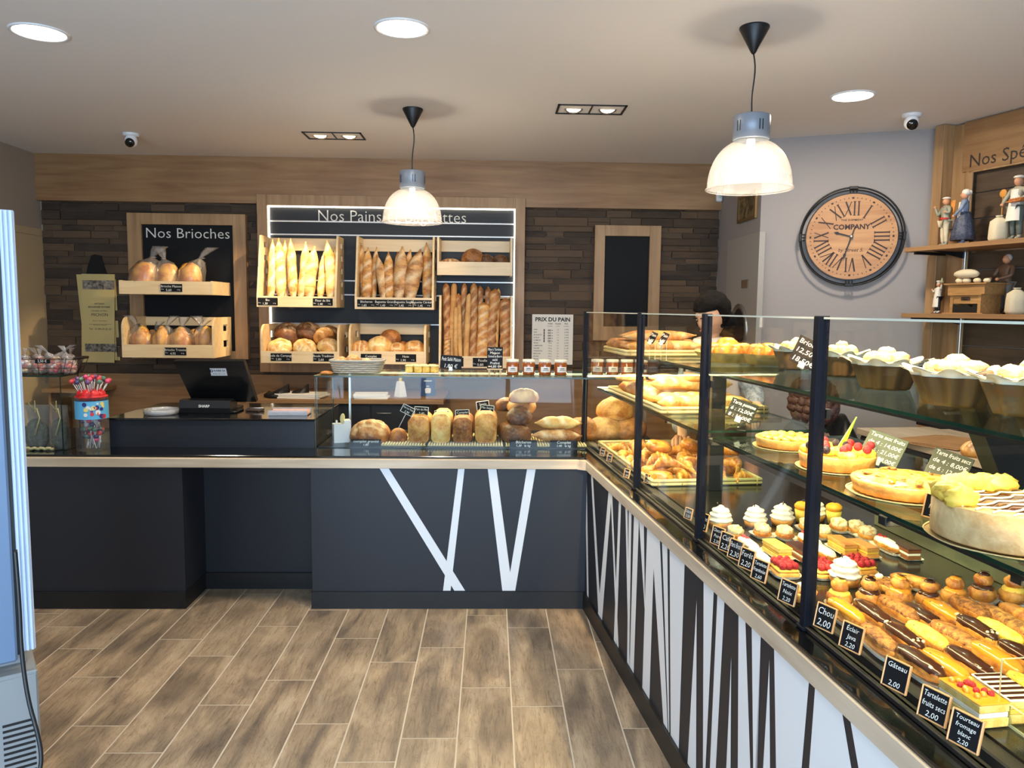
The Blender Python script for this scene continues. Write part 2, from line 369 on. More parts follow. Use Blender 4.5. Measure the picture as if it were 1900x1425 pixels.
# irregular stacked stones in real relief along the rear wall
mb = MB(); rs = random.Random(5); z = zl
xr = 1.905
while z < zh+.02:
    h = rs.choice((.045, .06, .075, .09)); x = LX+.002-rs.random()*.2
    while x < xr:
        wd = rs.uniform(.12, .5); d = rs.uniform(.006, .026)
        xa, xb = max(x, LX+.012), min(x+wd, xr)
        if xb-xa > .02:
            if h > .07 and rs.random() < .35:
                mb.box(xa+.001, xb-.001, BACK-d, BACK+.01, z+.001, z+h*.5-.001, 0, .003, rs.random())
                d = rs.uniform(.006, .026); mb.box(xa+.001, xb-.001, BACK-d, BACK+.01, z+h*.5+.001, z+h-.001, 0, .003, rs.random())
            else: mb.box(xa+.001, xb-.001, BACK-d, BACK+.01, z+.001, z+h-.001, 0, .003, rs.random())
        x += wd
    z += h
def stone_face():
    m, N, L = new_mat('stacked_slate'); b = N['Principled BSDF']; b.inputs['Roughness'].default_value = .75
    a = N.new('ShaderNodeAttribute'); a.attribute_name = 'tone'
    n = noise(N, L, 5, 7, stretch=(1, 1, 4)); mx = N.new('ShaderNodeMix'); mx.data_type = 'RGBA'; mx.inputs[0].default_value = .5
    L.new(a.outputs['Color'], mx.inputs[6]); L.new(n.outputs[0], mx.inputs[7])
    cr = ramp(N, L, mx.outputs[2], [(.22, srgb((48, 36, 26))), (.45, srgb((72, 55, 39))), (.65, srgb((94, 72, 50))), (.82, srgb((82, 66, 52)))])
    L.new(cr.outputs[0], b.inputs['Base Color'])
    bp = N.new('ShaderNodeBump'); bp.inputs['Strength'].default_value = .8; bp.inputs['Distance'].default_value = .015; L.new(n.outputs[0], bp.inputs['Height']); L.new(bp.outputs[0], b.inputs['Normal'])
    return m
SF = stone_face()
struct('wall_back_stone_cladding', mb, [SF])
mb = MB(); mb.box(LX, 1.93, BACK-.06, BACK+.01, zh, ROOM_H); struct('trim_1', mb, M_['oak'])      # oak header above the cladding
mb = MB(); mb.box(LX, 1.93, BACK-.035, BACK+.01, 0, zl-.012)
mb.box(LX, 1.93, BACK-.04, BACK+.01, zl-.012, zl)
struct('trim_2', mb, M_['oak'])                                                                      # oak wainscot
mb = MB(); mb.box(LX-.12, LX, -1.8, 6.6, 0, ROOM_H); struct('wall_left', mb, M_['wall'])
# flush door in the left wall
d0, d1 = at(84, 440, X=LX+.01).y, at(20, 430, X=LX+.01).y
zt = at(60, 436, X=LX+.01).z
mb = MB(); mb.box(LX-.03, LX+.012, d1-.35, d0, 0, zt); mb.box(LX-.02, LX+.006, d0+.005, d0+.06, 0, zt+.06, 0); mb.box(LX-.02, LX+.006, d1-.35, d0+.06, zt+.004, zt+.06, 0)
dr = struct('door_1', mb, mat('beige_door', (186, 166, 132), .6))
mb = MB(); yh = d0-.09; mb.cyl((LX+.012, yh, 1.02), (LX+.05, yh, 1.02), .01); mb.tube([(LX+.05, yh, 1.02), (LX+.055, yh-.06, 1.02), (LX+.05, yh-.12, 1.015)], .009); mb.box(LX+.01, LX+.016, yh-.02, yh+.02, .93, 1.1)
mb.build('door_handle', M_['steel'], dr)
# hall wall with porthole door, angled clock wall, oak wall on the right
HX = 1.91; A1 = Vector((HX, 5.515, 0)); A2 = Vector((2.998, 5.095, 0)); A3 = A2+Vector((.151, -.476, 0)).normalized()*4.6
def slab(name, p, q, t, z0, z1, m):
    d = (q-p).normalized(); n = Vector((-d.y, d.x, 0))*t; mb = MB()
    vs = [p, q, q+n, p+n]; mb.add([(a.x, a.y, z) for z in (z0, z1) for a in vs], [(3,2,1,0),(4,5,6,7),(0,1,5,4),(1,2,6,5),(2,3,7,6),(3,0,4,7)])
    return struct(name, mb, m)
slab('wall_hall', Vector((HX, BACK+.1, 0)), A1, .1, 0, ROOM_H, M_['greywall'])
slab('wall_clock', A1, A2, .1, 0, ROOM_H, M_['greywall'])
slab('wall_right', A2, A3, .1, 0, ROOM_H, M_['greywall'])
mb = MB(); mb.box(3.62, 3.7, -1.9, 3.2, 0, ROOM_H); struct('wall_right_front', mb, M_['greywall'])
# shopfront behind the camera: wall piers, sill, glazing bars; the daylight comes through it
mb = MB(); mb.box(LX-.1, -2.9, -1.7, -1.55, 0, ROOM_H); mb.box(2.0, 3.7, -1.7, -1.55, 0, ROOM_H); mb.box(-2.9, 2.0, -1.7, -1.55, 2.5, ROOM_H); mb.box(-2.9, .2, -1.7, -1.55, 0, .35)
struct('wall_front', mb, M_['wall'])
mb = MB()
for x in (-2.9, -1.9, -.9, .2, 1.1, 1.95): mb.box(x, x+.06, -1.68, -1.6, 0, 2.5)
mb.box(-2.9, 2.0, -1.68, -1.6, 2.44, 2.5); mb.box(-2.9, .2, -1.68, -1.6, .33, .4); mb.box(-2.9, 2.0, -1.68, -1.6, 2.0, 2.05)
struct('window_1', mb, M_['blackm'])
# porthole door in the hall wall
yd0, yd1 = at(1351, 500, X=HX).y, at(1414, 500, X=HX).y; zd = at(1380, 440, X=HX).z
mb = MB(); mb.box(HX-.02, HX+.02, yd1+.02, yd0-.03, 0, zd); pd = struct('door_2', mb, mat('pale_grey_door', (168, 164, 158), .6))
pc = at(1381, 600, X=HX-.02); pr = .16
mb = MB()
mb.M = T((HX-.02, (yd0+yd1)/2, pc.z-.05), ry=-math.pi/2)
mb.lathe([(pr+.035, 0), (pr+.035, .012), (pr, .016), (pr, .002)], 40, 0); mb.build('porthole_ring', M_['steel'], pd)
mb = MB(); mb.M = T((HX-.024, (yd0+yd1)/2, pc.z-.05), ry=-math.pi/2); mb.lathe([(0.0001, .004), (pr, .004)], 40); mb.build('porthole_pane', mat('dark_porthole', (18, 18, 20), .08), pd)
mb = MB(); s0 = at(1380, 527, X=HX-.025); mb.box(HX-.028, HX-.02, s0.y-.09, s0.y+.05, s0.z-.03, s0.z+.03); mb.build('door_plate', mat('brown_plate', (120, 100, 80), .5), pd)
# ================================================================ COUNTERS
FY = 3.945; KZ = .092; B0 = .752; CT = .80
# cash and bread counter along the back of the shop floor
cash = thing('service_counter', 'charcoal front counter with white slanting stripes and knee recess', 'counter', (0, 0, 0))
mb = MB(); XL = -3.05
mb.box(XL, -1.585, FY+.01, 4.85, KZ, B0); mb.box(-.926, kx(FY)+.012, FY+.01, 4.25, KZ, B0); mb.box(-1.6, -.9, 4.25, 4.85, KZ, B0); mb.box(-.926, .9, 4.30, 4.85, KZ, B0)
def stripe(pts, off):
    vs = [at(x, y, Y=FY+.01) for x, y in pts]; mb.add([(p.x, FY+.0095-off, max(min(p.z, B0-.001), KZ+.001)) for p in vs], [tuple(range(len(vs)))], 1)
stripe([(704, 866), (721, 866), (863, 1096), (843, 1096)], 0); stripe([(850, 866), (862, 866), (836, 1096), (822, 1096)], .0003)
stripe([(905, 866), (921, 866), (951, 1096), (932, 1096)], .0006); stripe([(978, 866), (994, 866), (956, 1096), (941, 1096)], 0)
mb.build('panel', [M_['char'], M_['white']], cash)
mb = MB(); mb.box(XL, -1.583, FY, 4.8, 0, KZ); mb.box(-.93, kx(FY)+.01, FY, 4.2, 0, KZ); mb.box(-1.6, -.9, 4.235, 4.8, 0, KZ); mb.build('plinth', M_['blackm'], cash)
mb = MB(); mb.box(XL, kx(FY)-.035, FY-.004, FY+.30, B0, CT, 0, .002); mb.build('wood_edge', M_['ash'], cash)
mb = MB(); mb.box(XL, kx(FY)-.0, FY+.02, 4.85, CT-.002, CT+.012, 0, .002); mb.build('black_top', M_['black'], cash)
mb = MB(); tz = .972; mb.box(-2.06, at(585, 800, Y=4.19).x-.004, 4.19, 4.85, CT+.012, tz-.012, 0); mb.build('upstand', M_['char'], cash)
mb = MB(); mb.box(-2.065, at(585, 800, Y=4.19).x-.004, 4.18, 4.87, tz-.012, tz, 0, .002); mb.build('till_top', M_['black'], cash)
# long pastry counter
pc_ = thing('pastry_counter', 'long charcoal display counter with many pale slanting stripes and oak edge', 'counter', RC(0, 0), RZ)
inv = (Matrix.Translation(RC(0, 0)) @ Matrix.Rotation(RZ, 4, 'Z')).inverted()
LEN = FY/math.cos(RZ)
mb = MB(); mb.box(.012, .7, -.9, LEN, KZ, B0)
def pq(X, Y):                                       # photo crop point -> (along, up) on the stripe panel
    p = inv @ at(1058+.6105*X, 844+.6105*Y, pl=rpl(.012)); return p.y, p.z
def ext(a, b, z): return a[0]+(b[0]-a[0])*(z-a[1])/(b[1]-a[1])
STR = [(30,70,20,415,33,70,24,415),(46,90,52,470,51,90,57,480),(66,105,88,520,72,110,97,545),(113,155,83,500,123,160,95,530),(125,165,136,430,130,165,141,430),(147,180,132,590,154,185,140,610),
 (169,205,178,660,175,207,181,670),(178,215,173,660,186,222,179,670),(193,232,180,690,208,245,192,705),(281,312,300,870,296,325,302,880),(303,332,306,880,347,372,330,905),
 (406,432,404,950,435,460,412,950),(446,467,425,950,467,490,443,950),(512,535,510,950,535,560,548,950),(553,570,557,950,578,600,564,950),(621,640,626,950,722,738,704,950),(742,748,727,950,838,848,855,950),(864,875,877,950,1010,990,1000,1100),(1040,1020,1060,1250,1120,1100,1090,1250),(1160,1140,1120,1350,1300,1260,1330,1450)]
for k, (a, b, c, d, e, f, g, h) in enumerate(STR):
    l0, l1, r0, r1 = pq(a, b), pq(c, d), pq(e, f), pq(g, h); off = .0115-.0002*(k % 3); t_, u_ = B0-.001, KZ+.001
    mb.add([(off, ext(l0, l1, t_), t_), (off, ext(r0, r1, t_), t_), (off, ext(r0, r1, u_), u_), (off, ext(l0, l1, u_), u_)], [(0,1,2,3)], 1)
for ap, l, r, down in (((254,345),(240,780),(287,865),'gap'), ((385,440),(357,940),(383,950),1), ((490,612),(475,950),(488,950),1), ((606,622),(587,950),(608,950),1), ((228,490),(213,250),(225,260),0)):
    A_, L_, R_ = pq(*ap), pq(*l), pq(*r)
    if down == 'gap':                               # broad white figure with a dark wedge between its two legs
        o1, o2, o3, o4 = pq(233, 265), pq(218, 765), pq(275, 305), pq(299, 885); t_, u_ = B0-.001, KZ+.001
        mb.add([(.0112, ext(o1, o2, t_), t_), (.0112, ext(A_, L_, t_)+.0, t_), (.0112, A_[0], A_[1]), (.0112, ext(A_, L_, u_), u_), (.0112, ext(o1, o2, u_), u_)], [(0,1,2,3,4)], 1)
        mb.add([(.0112, ext(A_, L_, t_), t_), (.0112, ext(o3, o4, t_), t_), (.0112, ext(o3, o4, u_), u_), (.0112, ext(A_, R_, u_), u_), (.0112, A_[0], A_[1])], [(0,1,2,3,4)], 1)
    else:
        z = KZ+.001 if down else B0-.001; mb.add([(.0113, A_[0], A_[1]), (.0113, ext(A_, L_, z), z), (.0113, ext(A_, R_, z), z)], [(0,1,2)], 1)
mb.build('panel', [M_['char'], M_['white']], pc_)
mb = MB(); mb.box(0, .65, -.9, LEN, 0, KZ); mb.build('plinth', M_['blackm'], pc_)
mb = MB(); mb.box(-.004, .018, -.9, LEN-.03, B0, CT, 0, .002)
mb.prism([(-.004, LEN-.03), (.1, LEN-.03), (.1, LEN+.02), (-.035, LEN+.02), (-.043, LEN-.002), (-.036, LEN-.004)], B0, CT-.0005, 'z')
mb.build('wood_edge', M_['ashy'], pc_)
mb = MB(); mb.box(.004, .16, -.9, LEN+.30, CT-.002, CT+.010, 0, .002)
mb.box(.02, .70, -.9, LEN+.45, CT-.05, CT-.002, 0)
mb.build('black_ledge', M_['black'], pc_)
# ================================================================ CEILING FIXTURES
DL = emis('downlight_diffuser_glow', (1, .93, .80), 9)
def downlight(p, label, k=1):
    t = thing('ceiling_downlight', label, 'ceiling light', (p.x, p.y, ROOM_H), 0, 'round recessed ceiling downlights')
    mb = MB(); mb.lathe([(.122, .001), (.122, -.004), (.112, -.007), (.106, -.003)], 40); mb.build('trim_ring', M_['whitep'], t)
    mb = MB(); mb.lathe([(.0001, -.004), (.106, -.004)], 40); mb.build('diffuser', DL, t)
    lamp('AREA', 'downlight_lamp', (0, 0, -.012), 16*k, NEUT, parent=t, shape='DISK', size=.2)
downlight(at(73, 60, Z=ROOM_H), 'round glowing downlight at the left end of the ceiling, nearest the fridge')
downlight(at(746, 52, Z=ROOM_H), 'round glowing downlight in the middle of the ceiling, left of the large pendant')
downlight(at(1582, 178, Z=ROOM_H), 'round glowing downlight on the right of the ceiling, in front of the clock wall')
# unseen downlights of the same grid over the shopper's side of the room
SPG = emis('spot_lens_glow', (1, .85, .6), 14)
def twin(p0, p1, p2, label, lit, aims, e=60):
    """square twin spot box; two seen in the ceiling, one added out of view"""
    c = (p0+p1)/2; t = thing('twin_spotlight', label, 'spotlight', (c.x, c.y, ROOM_H), 0, 'black recessed twin spotlight boxes')
    hw = (p1-p0).length/2; hd = abs(p2.y-p0.y)/2; yc = p2.y-p0.y
    cy = (p2.y-p0.y)/2
    mb = MB()
    mb.box(-hw, hw, cy-hd, cy-hd+.012, -.006, .06); mb.box(-hw, hw, cy+hd-.012, cy+hd, -.006, .06); mb.box(-hw, -hw+.012, cy-hd, cy+hd, -.006, .06); mb.box(hw-.012, hw, cy-hd, cy+hd, -.006, .06)
    mb.box(-hw, hw, cy-hd, cy+hd, .058, .062); mb.box(-.004, .004, cy-hd, cy+hd, -.004, .06)
    mb.build('housing', M_['blackm'], t)
    for s, on, am in zip((-1, 1), lit, aims):
        h = MB(); h.M = T((s*hw*.5, cy, .012), rx=math.radians(-18)); h.lathe([(.02, .04), (.05, .03), (.056, -.012), (.05, -.016), (.044, -.01)], 24)
        sp = h.build('spot_head', M_['steel'] if on else M_['blackm'], t)
        h = MB(); h.M = T((s*hw*.5, cy, .012), rx=math.radians(-18)); h.lathe([(.0001, -.010), (.044, -.010)], 24); h.build('spot_lens', SPG if on else M_['steel'], sp)
        if on:
            loc = Vector((s*hw*.5, cy, -.03))
            lamp('SPOT', 'spot_lamp', loc, e, WARM, aim=Vector(am)-Vector((c.x, c.y, ROOM_H)), parent=t, spot_size=math.radians(38), spot_blend=.5, shadow_soft_size=.03)
    return t
q = lambda x, y: at(x, y, Z=ROOM_H)
twin(q(576, 259), q(677, 257), q(620, 247), 'black twin spotlight box in the ceiling left of the far pendant', (1, 1), [at(545, 510, Y=BACK-.3), at(360, 575, Y=BACK-.35)], 125)
twin(q(1030, 211), q(1154, 211), q(1090, 195), 'black twin spotlight box in the ceiling between the two pendants', (1, 1), [at(690, 560, Y=BACK-.3), (1.0, 4.2, 1.2)], 45)
twin(Vector((.55, 1.55, 0)), Vector((.87, 1.55, 0)), Vector((.6, 1.72, 0)), 'unseen twin spotlight box added to brighten the top shelf of the pastry case', (1, 1), [(1.2, 1.9, 1.4), (1.06, 2.9, 1.4)], 420)  # added fixture out of view, brightens the moulded brioches on the top shelf
def camera_dome(p, label, aim):
    t = thing('security_camera', label, 'security camera', (p.x, p.y, ROOM_H), aim, 'white dome cameras on the ceiling')
    mb = MB(); mb.lathe([(.055, 0), (.055, -.012), (.05, -.02), (.0001, -.02)], 28); mb.build('mount', M_['whitep'], t)
    mb = MB(); mb.blob((0, 0, -.05), (.043, .043, .045), 24, 16); b = mb.build('housing', M_['whitep'], t)
    mb = MB(); mb.M = T((0, 0, -.052), rx=math.radians(118)); mb.lathe([(.032, .03), (.030, .045), (.0001, .045)], 24)
    mb.build('lens', M_['black'], b)
camera_dome(at(243, 248, Z=ROOM_H), 'white dome camera with black lens on the ceiling above the left wall', .1)
camera_dome(at(1692, 212, Z=ROOM_H), 'white dome camera with black lens on the ceiling above the clock wall', -.3)
# pendants
def ribbed():
    m, N, L = new_mat('ribbed_clear_acrylic'); N.remove(N['Principled BSDF']); out = N['Material Output']
    tr = N.new('ShaderNodeBsdfTransparent'); tr.inputs[0].default_value = (.95, .95, .95, 1)
    tl = N.new('ShaderNodeBsdfTranslucent'); tl.inputs[0].default_value = (1, .96, .9, 1)
    df = N.new('ShaderNodeBsdfDiffuse'); df.inputs[0].default_value = (.9, .88, .85, 1)
    gl = N.new('ShaderNodeBsdfGlossy'); gl.inputs['Roughness'].default_value = .15
    a = N.new('ShaderNodeMixShader'); a.inputs[0].default_value = .5; L.new(tl.outputs[0], a.inputs[1]); L.new(df.outputs[0], a.inputs[2])
    b = N.new('ShaderNodeMixShader'); b.inputs[0].default_value = .20; L.new(tr.outputs[0], b.inputs[1]); L.new(a.outputs[0], b.inputs[2])
    lw = N.new('ShaderNodeLayerWeight'); lw.inputs[0].default_value = .35
    c = N.new('ShaderNodeMixShader'); L.new(lw.outputs['Facing'], c.inputs[0]); L.new(b.outputs[0], c.inputs[1]); L.new(gl.outputs[0], c.inputs[2])
    L.new(c.outputs[0], out.inputs[0]); return m
RIB = ribbed(); BULB = emis('bulb_glow', (1, .86, .62), 22); M_['lampgrey'] = mat('grey_lamp_cap', (128, 136, 148), .4, metal=.2)
def pendant(ctop, zcap, zrim, R, rc, label, sway):
    t = thing('pendant_lamp', label, 'pendant lamp', (ctop.x, ctop.y, ROOM_H), 0, 'ribbed bell pendant lamps')
    H0 = ROOM_H; zc = zcap-H0; zr = zrim-H0; dx, dy = sway
    mb = MB(); mb.lathe([(.0001, 0), (.062, 0), (.063, -.006), (.012, -.104), (.006, -.112), (.0001, -.112)], 32); mb.build('ceiling_rose', M_['blackm'], t)
    L_ = zc+.108; pts = [(dx*u*0+dx*u+.012*math.sin(u*math.pi*1.6)*(1-u), dy*u, -.108+L_*u) for u in [i/10 for i in range(11)]]
    mb = MB(); mb.tube(pts, .0035, 8); mb.build('flex', M_['blackm'], t)
    g = MB(); h = .105*R/.19
    g.lathe([(.0001, zc), (rc*.97, zc), (rc, zc-.004), (rc, zc-h), (rc*.9, zc-h-.003)], 40, c=(dx, dy, 0))
    for k in range(5):
        for s in (-1, 1):
            a = 2*math.pi*k/5-1.35+s*.09; g.M = T((dx+(rc+.0005)*math.cos(a), dy+(rc+.0005)*math.sin(a), zc-h*.5), a+math.pi/2)
            g.box(-.002, .002, -.0006, .0006, -h*.22, h*.22, 1)
    g.M = Matrix.Identity(4); cap = g.build('lamp_cap', [M_['lampgrey'], M_['blackm']], t)
    n = 180; zb = zc-h; prof = []
    for i in range(15):
        a = math.radians(14+76*i/14); prof.append((R*math.sin(a)**.8*.985, zb+(zr-zb)*(1-math.cos(a))/(1-math.cos(math.radians(90)))))
    prof = [(max(rc*.8, r), z) for r, z in prof]; prof += [(R*.992, zr+.001), (R*1.02, zr-.002), (R*1.02, zr-.007), (R*.99, zr-.008)]
    mb = MB(); mb.lathe(prof, n, c=(dx, dy, 0), mod=None)
    mb2 = MB(); mb2.rings([[(dx+r*(1+(.008 if j % 2 else -.0)*1)*math.cos(2*math.pi*j/n), dy+r*(1+(.008 if j % 2 else 0))*math.sin(2*math.pi*j/n), z) for j in range(n)] for r, z in prof], 0, False, False)
    mb2.build('ribbed_shade', RIB, t)
    mb = MB(); mb.lathe([(.0001, zb), (.016, zb), (.018, zb-.03), (.03, zb-.055), (.036, zb-.085), (.03, zb-.11), (.0001, zb-.12)], 20, c=(dx, dy, 0)); mb.build('bulb', BULB, t)
    lamp('SPOT', 'pendant_lamp_light', (dx, dy, zb-.14), 26, WARM, parent=t, shadow_soft_size=.04, spot_size=math.radians(158), spot_blend=.6)
    lamp('POINT', 'pendant_bulb_light', (dx, dy, zb-.135), 8, NEUT, parent=t, shadow_soft_size=.036)
p = at(1400, 50, Z=ROOM_H); yb = p.y
pendant(p, at(1395, 215, Y=yb).z, at(1389, 349, Y=yb).z, 76*yb/F_PX*1.0, 33*yb/F_PX*1.0, 'large ribbed bell pendant lamp hanging over the pastry display, nearer to the viewer', (at(1395, 215, Y=yb).x-p.x, 0))
p = at(766, 202, Z=ROOM_H); yb = p.y
pendant(p, at(765, 318, Y=yb).z, at(766, 411, Y=yb).z, 54*yb/F_PX, 23*yb/F_PX, 'smaller-looking ribbed bell pendant lamp in front of the baguette board', (at(765, 318, Y=yb).x-p.x, 0))
# ================================================================ REAR WALL BOARDS
def frame_bars(mb, x0, x1, z0, z1, X0, X1, Z0, Z1, yf, yb, m=0):
    """four mitre-less bars: outer x0..x1,z0..z1; opening X0..X1,Z0..Z1"""
    mb.box(x0, X0, yf, yb, z0, z1, m, .002); mb.box(X1, x1, yf, yb, z0, z1, m, .002)
    mb.box(X0, X1, yf+.001, yb, Z1, z1, m, .002); mb.box(X0, X1, yf+.001, yb, z0, Z0, m, .002)
BY = 6.45
def bz(x, y, Y=BY): return at(x, y, Y=Y).z
def bx(x, y, Y=BY): return at(x, y, Y=Y).x
# brioche board
t = thing('display_board', 'oak framed slate board headed Nos Brioches with two birch trays', 'display board', (bx(347, 540), BACK, 0))
ox = t.location.x
mb = MB(); x0, x1, X0, X1 = bx(238, 500)-ox, bx(457, 500)-ox, bx(264, 500)-ox, bx(433, 500)-ox
z0, z1, Z0, Z1 = bz(350, 666), bz(350, 396), bz(350, 651), bz(350, 417)
frame_bars(mb, x0, x1, z0, z1, X0, X1, Z0, Z1, BY-BACK, -.012); mb.build('frame', M_['oakv'], t)
mb = MB(); mb.box(X0-.01, X1+.01, -.045, -.012, Z0-.01, Z1+.01); sl = mb.build('slate_panel', M_['slate'], t)
mb = MB(); mb.text('Nos Brioches', .118, ((X0+X1)/2, -.047, bz(349, 442, BACK-.045)), w=1.06, bold=-.008); mb.build('lettering', M_['chalk'], sl)
# bread board
t2 = thing('display_board', 'large lit oak board headed Nos Pains et Baguettes with six birch bins', 'display board', (bx(725, 540), BACK, 0))
ox = t2.location.x
mb = MB(); x0, x1, X0, X1 = bx(480, 520)-ox, bx(973, 520)-ox, bx(498.5, 520)-ox, bx(955, 520)-ox
z0, z1, Z0, Z1 = bz(725, 692), bz(725, 364), bz(725, 674), bz(725, 384)
frame_bars(mb, x0, x1, z0, z1, X0, X1, Z0, Z1, BY-.015-BACK, -.012); mb.build('frame', M_['oakv'], t2)
mb = MB(); mb.box(X0-.01, X1+.01, -.03, -.012, Z0-.01, Z1+.01); pn = mb.build('slatwall_panel', M_['panel'], t2)
mb = MB()
for y in (413, 437.5, 522, 548, 602): zz = bz(725, y, BACK-.035); mb.box(X0+.012, X1-.012, -.038, -.028, zz-.006, zz+.006, 0, .002)
mb.build('aluminium_rail', mat('satin_rail', (205, 205, 205), .35, metal=.4), pn)
LED = emis('led_strip_glow', (1, .88, .68), 7)
for a in ((X0, X0+.010, Z0, Z1), (X1-.010, X1, Z0, Z1), (X0, X1, Z1-.010, Z1)):
    mb = MB(); mb.box(a[0], a[1], -.05, -.04, a[2], a[3]); mb.build('led_strip', LED, t2)
mb = MB(); mb.text('Nos Pains et Baguettes', .132, (bx(728, 398, BACK-.035)-ox, -.033, bz(728, 412, BACK-.035)), w=1.0, bold=-.008); mb.build('lettering', M_['chalk'], pn)
# narrow chalk board
t3 = thing('chalkboard', 'narrow empty blackboard in an oak frame between bread board and hall', 'chalkboard', (bx(1165, 500), BACK, 0))
ox = t3.location.x; x0, x1, X0, X1 = bx(1104, 440)-ox, bx(1227, 440)-ox, bx(1123, 440)-ox, bx(1206, 440)-ox
z0, z1, Z0, Z1 = bz(1160, 632), bz(1160, 418), bz(1160, 606), bz(1160, 438)
mb = MB(); frame_bars(mb, x0, x1, z0, z1, X0, X1, Z0, Z1, BY-BACK, -.026); mb.build('frame', M_['oakv'], t3)
mb = MB(); mb.box(X0-.005, X1+.005, -.045, -.026, Z0-.005, Z1+.005); mb.build('board', M_['slate'], t3)
# price list
PY = BACK-.032
t4 = thing('price_list', 'white printed price sheet headed PRIX DU PAIN on the stone wall', 'sign', (bx(1025, 630, PY), PY, bz(1025, 630, PY)))
hw = (bx(1063, 630, PY)-bx(987, 630, PY))/2; hh = (bz(1025, 583, PY)-bz(1025, 676, PY))/2
mb = MB(); mb.box(-hw, hw, 0, .003, -hh, hh); mb.build('sheet', mat('white_card', (232, 226, 214), .7), t4)
mb = MB(); mb.text('PRIX DU PAIN', .047, (0, -.001, hh-.058), w=1.0, bold=.03)
for s, x in (('POIDS', -.02), ('VALEUR', .045), ('PRIX', .115)): mb.text(s, .014, (x, -.001, hh-.083), bold=.02)
for s, x in (('à la pièce', -.025), ('au kilo', .045), ('à la pièce', .115)): mb.text(s, .012, (x, -.001, hh-.102))
rows = ['PAIN', 'BAG', 'BAGUETTE', 'FICELLE', 'COMPLET', 'SEIGLE', 'CAMPAGNE', 'FLEURIE', 'TRADITION', 'BRIOCHE', 'BOULE', 'MICHE']
for i, s in enumerate(rows):
    zz = hh-.132-i*.0225
    mb.text(s, .014, (-hw+.014, -.001, zz), align='LEFT', bold=.01)
    if i < 5: mb.text('%d g' % (400-i*50), .019, (-.02, -.001, zz-.008), bold=.03); mb.box(-.075, -.066, -.0012, -.0002, zz-.012, zz+.008)
    else: mb.text('%d g' % (250+i*10), .014, (-.02, -.001, zz))
    mb.text('%d,%d' % (2+i % 3, i*7 % 10), .014, (.045, -.001, zz)); mb.text('%d,%d5€' % (1+i % 2, i*3 % 10), .016, (.118, -.001, zz))
mb.build('print', mat('black_ink', (30, 28, 26), .7), t4)
# bread bag hung on the stone wall
GY = BACK-.04
KR = mat('beige_kraft_bag', (196, 176, 116), .7, bump=.15, bscale=25); INK = mat('brown_black_ink', (62, 52, 44), .7)
t5 = thing('paper_bread_bag', 'beige printed paper bread bags hung by a black cloth loop on the wall', 'paper bag', (bx(178, 590, GY), GY, bz(178, 590, GY)))
def gp(x, y): return (bx(x, y, GY)-t5.location.x, bz(x, y, GY)-t5.location.z)
mb = MB()
for k, (tx, bx_) in enumerate(((140, 157), (147, 165))):
    a, b, c, d = gp(tx, 509), gp(tx+60, 509), gp(bx_+52, 668), gp(bx_, 668)
    mb.prism([d, c, b, a], .012-.006*k, .016-.006*k, 'y')
a, b, c, d = gp(165, 509), gp(212, 509), gp(221, 669), gp(175, 669); mb.prism([d, c, b, a], .018, .021, 'y')
mb.build('rear_bag', KR, t5)
a, b, c, d = gp(152, 508), gp(213.5, 509), gp(213, 673), gp(152.5, 672)
mb = MB(); mb.prism([d, c, b, a], -.008, -.001, 'y'); fb = mb.build('front_bag', KR, t5)
mb = MB(); cx = (a[0]+b[0])/2; fw = b[0]-a[0]
for s, sz, y, bo in (('ARTISAN', .020, 565, .01), ('BOULANGER PATISSIER', .018, 571, .02), ('Christine et Marc', .019, 578, 0), ('MICHON', .034, 586.5, 0), ('Pains et Viennoiseries', .013, 596, 0), ('Fabrication artisanale', .013, 604, 0), ('Tél : 03.84.20.20.20', .023, 612, 0)):
    mb.text(s, sz, (cx, -.009, gp(182, y)[1]), bold=bo, w=1 if sz != .018 else .95)
mb.box(cx-fw*.33, cx+fw*.33, -.0095, -.0085, gp(0, 599.8)[1], gp(0, 599.4)[1])
mb.build('print', INK, fb)
PH = mat('faded_photo_print', (120, 112, 100), .7, vary=.9, vscale=45)
for ya, yb_ in ((535, 518), (651, 636)): mb = MB(); mb.box(-fw*.48+cx, cx+fw*.48, -.0092, -.008, gp(0, ya)[1], gp(0, yb_)[1]); mb.build('picture_band', PH, fb)
mb = MB(); s0, s1, s2 = gp(160, 509), gp(176, 472), gp(198, 509)
mb.prism([s0, s2, (s2[0]-.02, s2[1]+.06), (s1[0]+.045, s1[1]-.01), (s1[0], s1[1]), (s1[0]-.03, s1[1]-.01), (s0[0]+.012, s0[1]+.06)], .0, .014, 'y'); mb.build('cloth_loop', mat('black_cloth', (14, 12, 12), .9), t5)
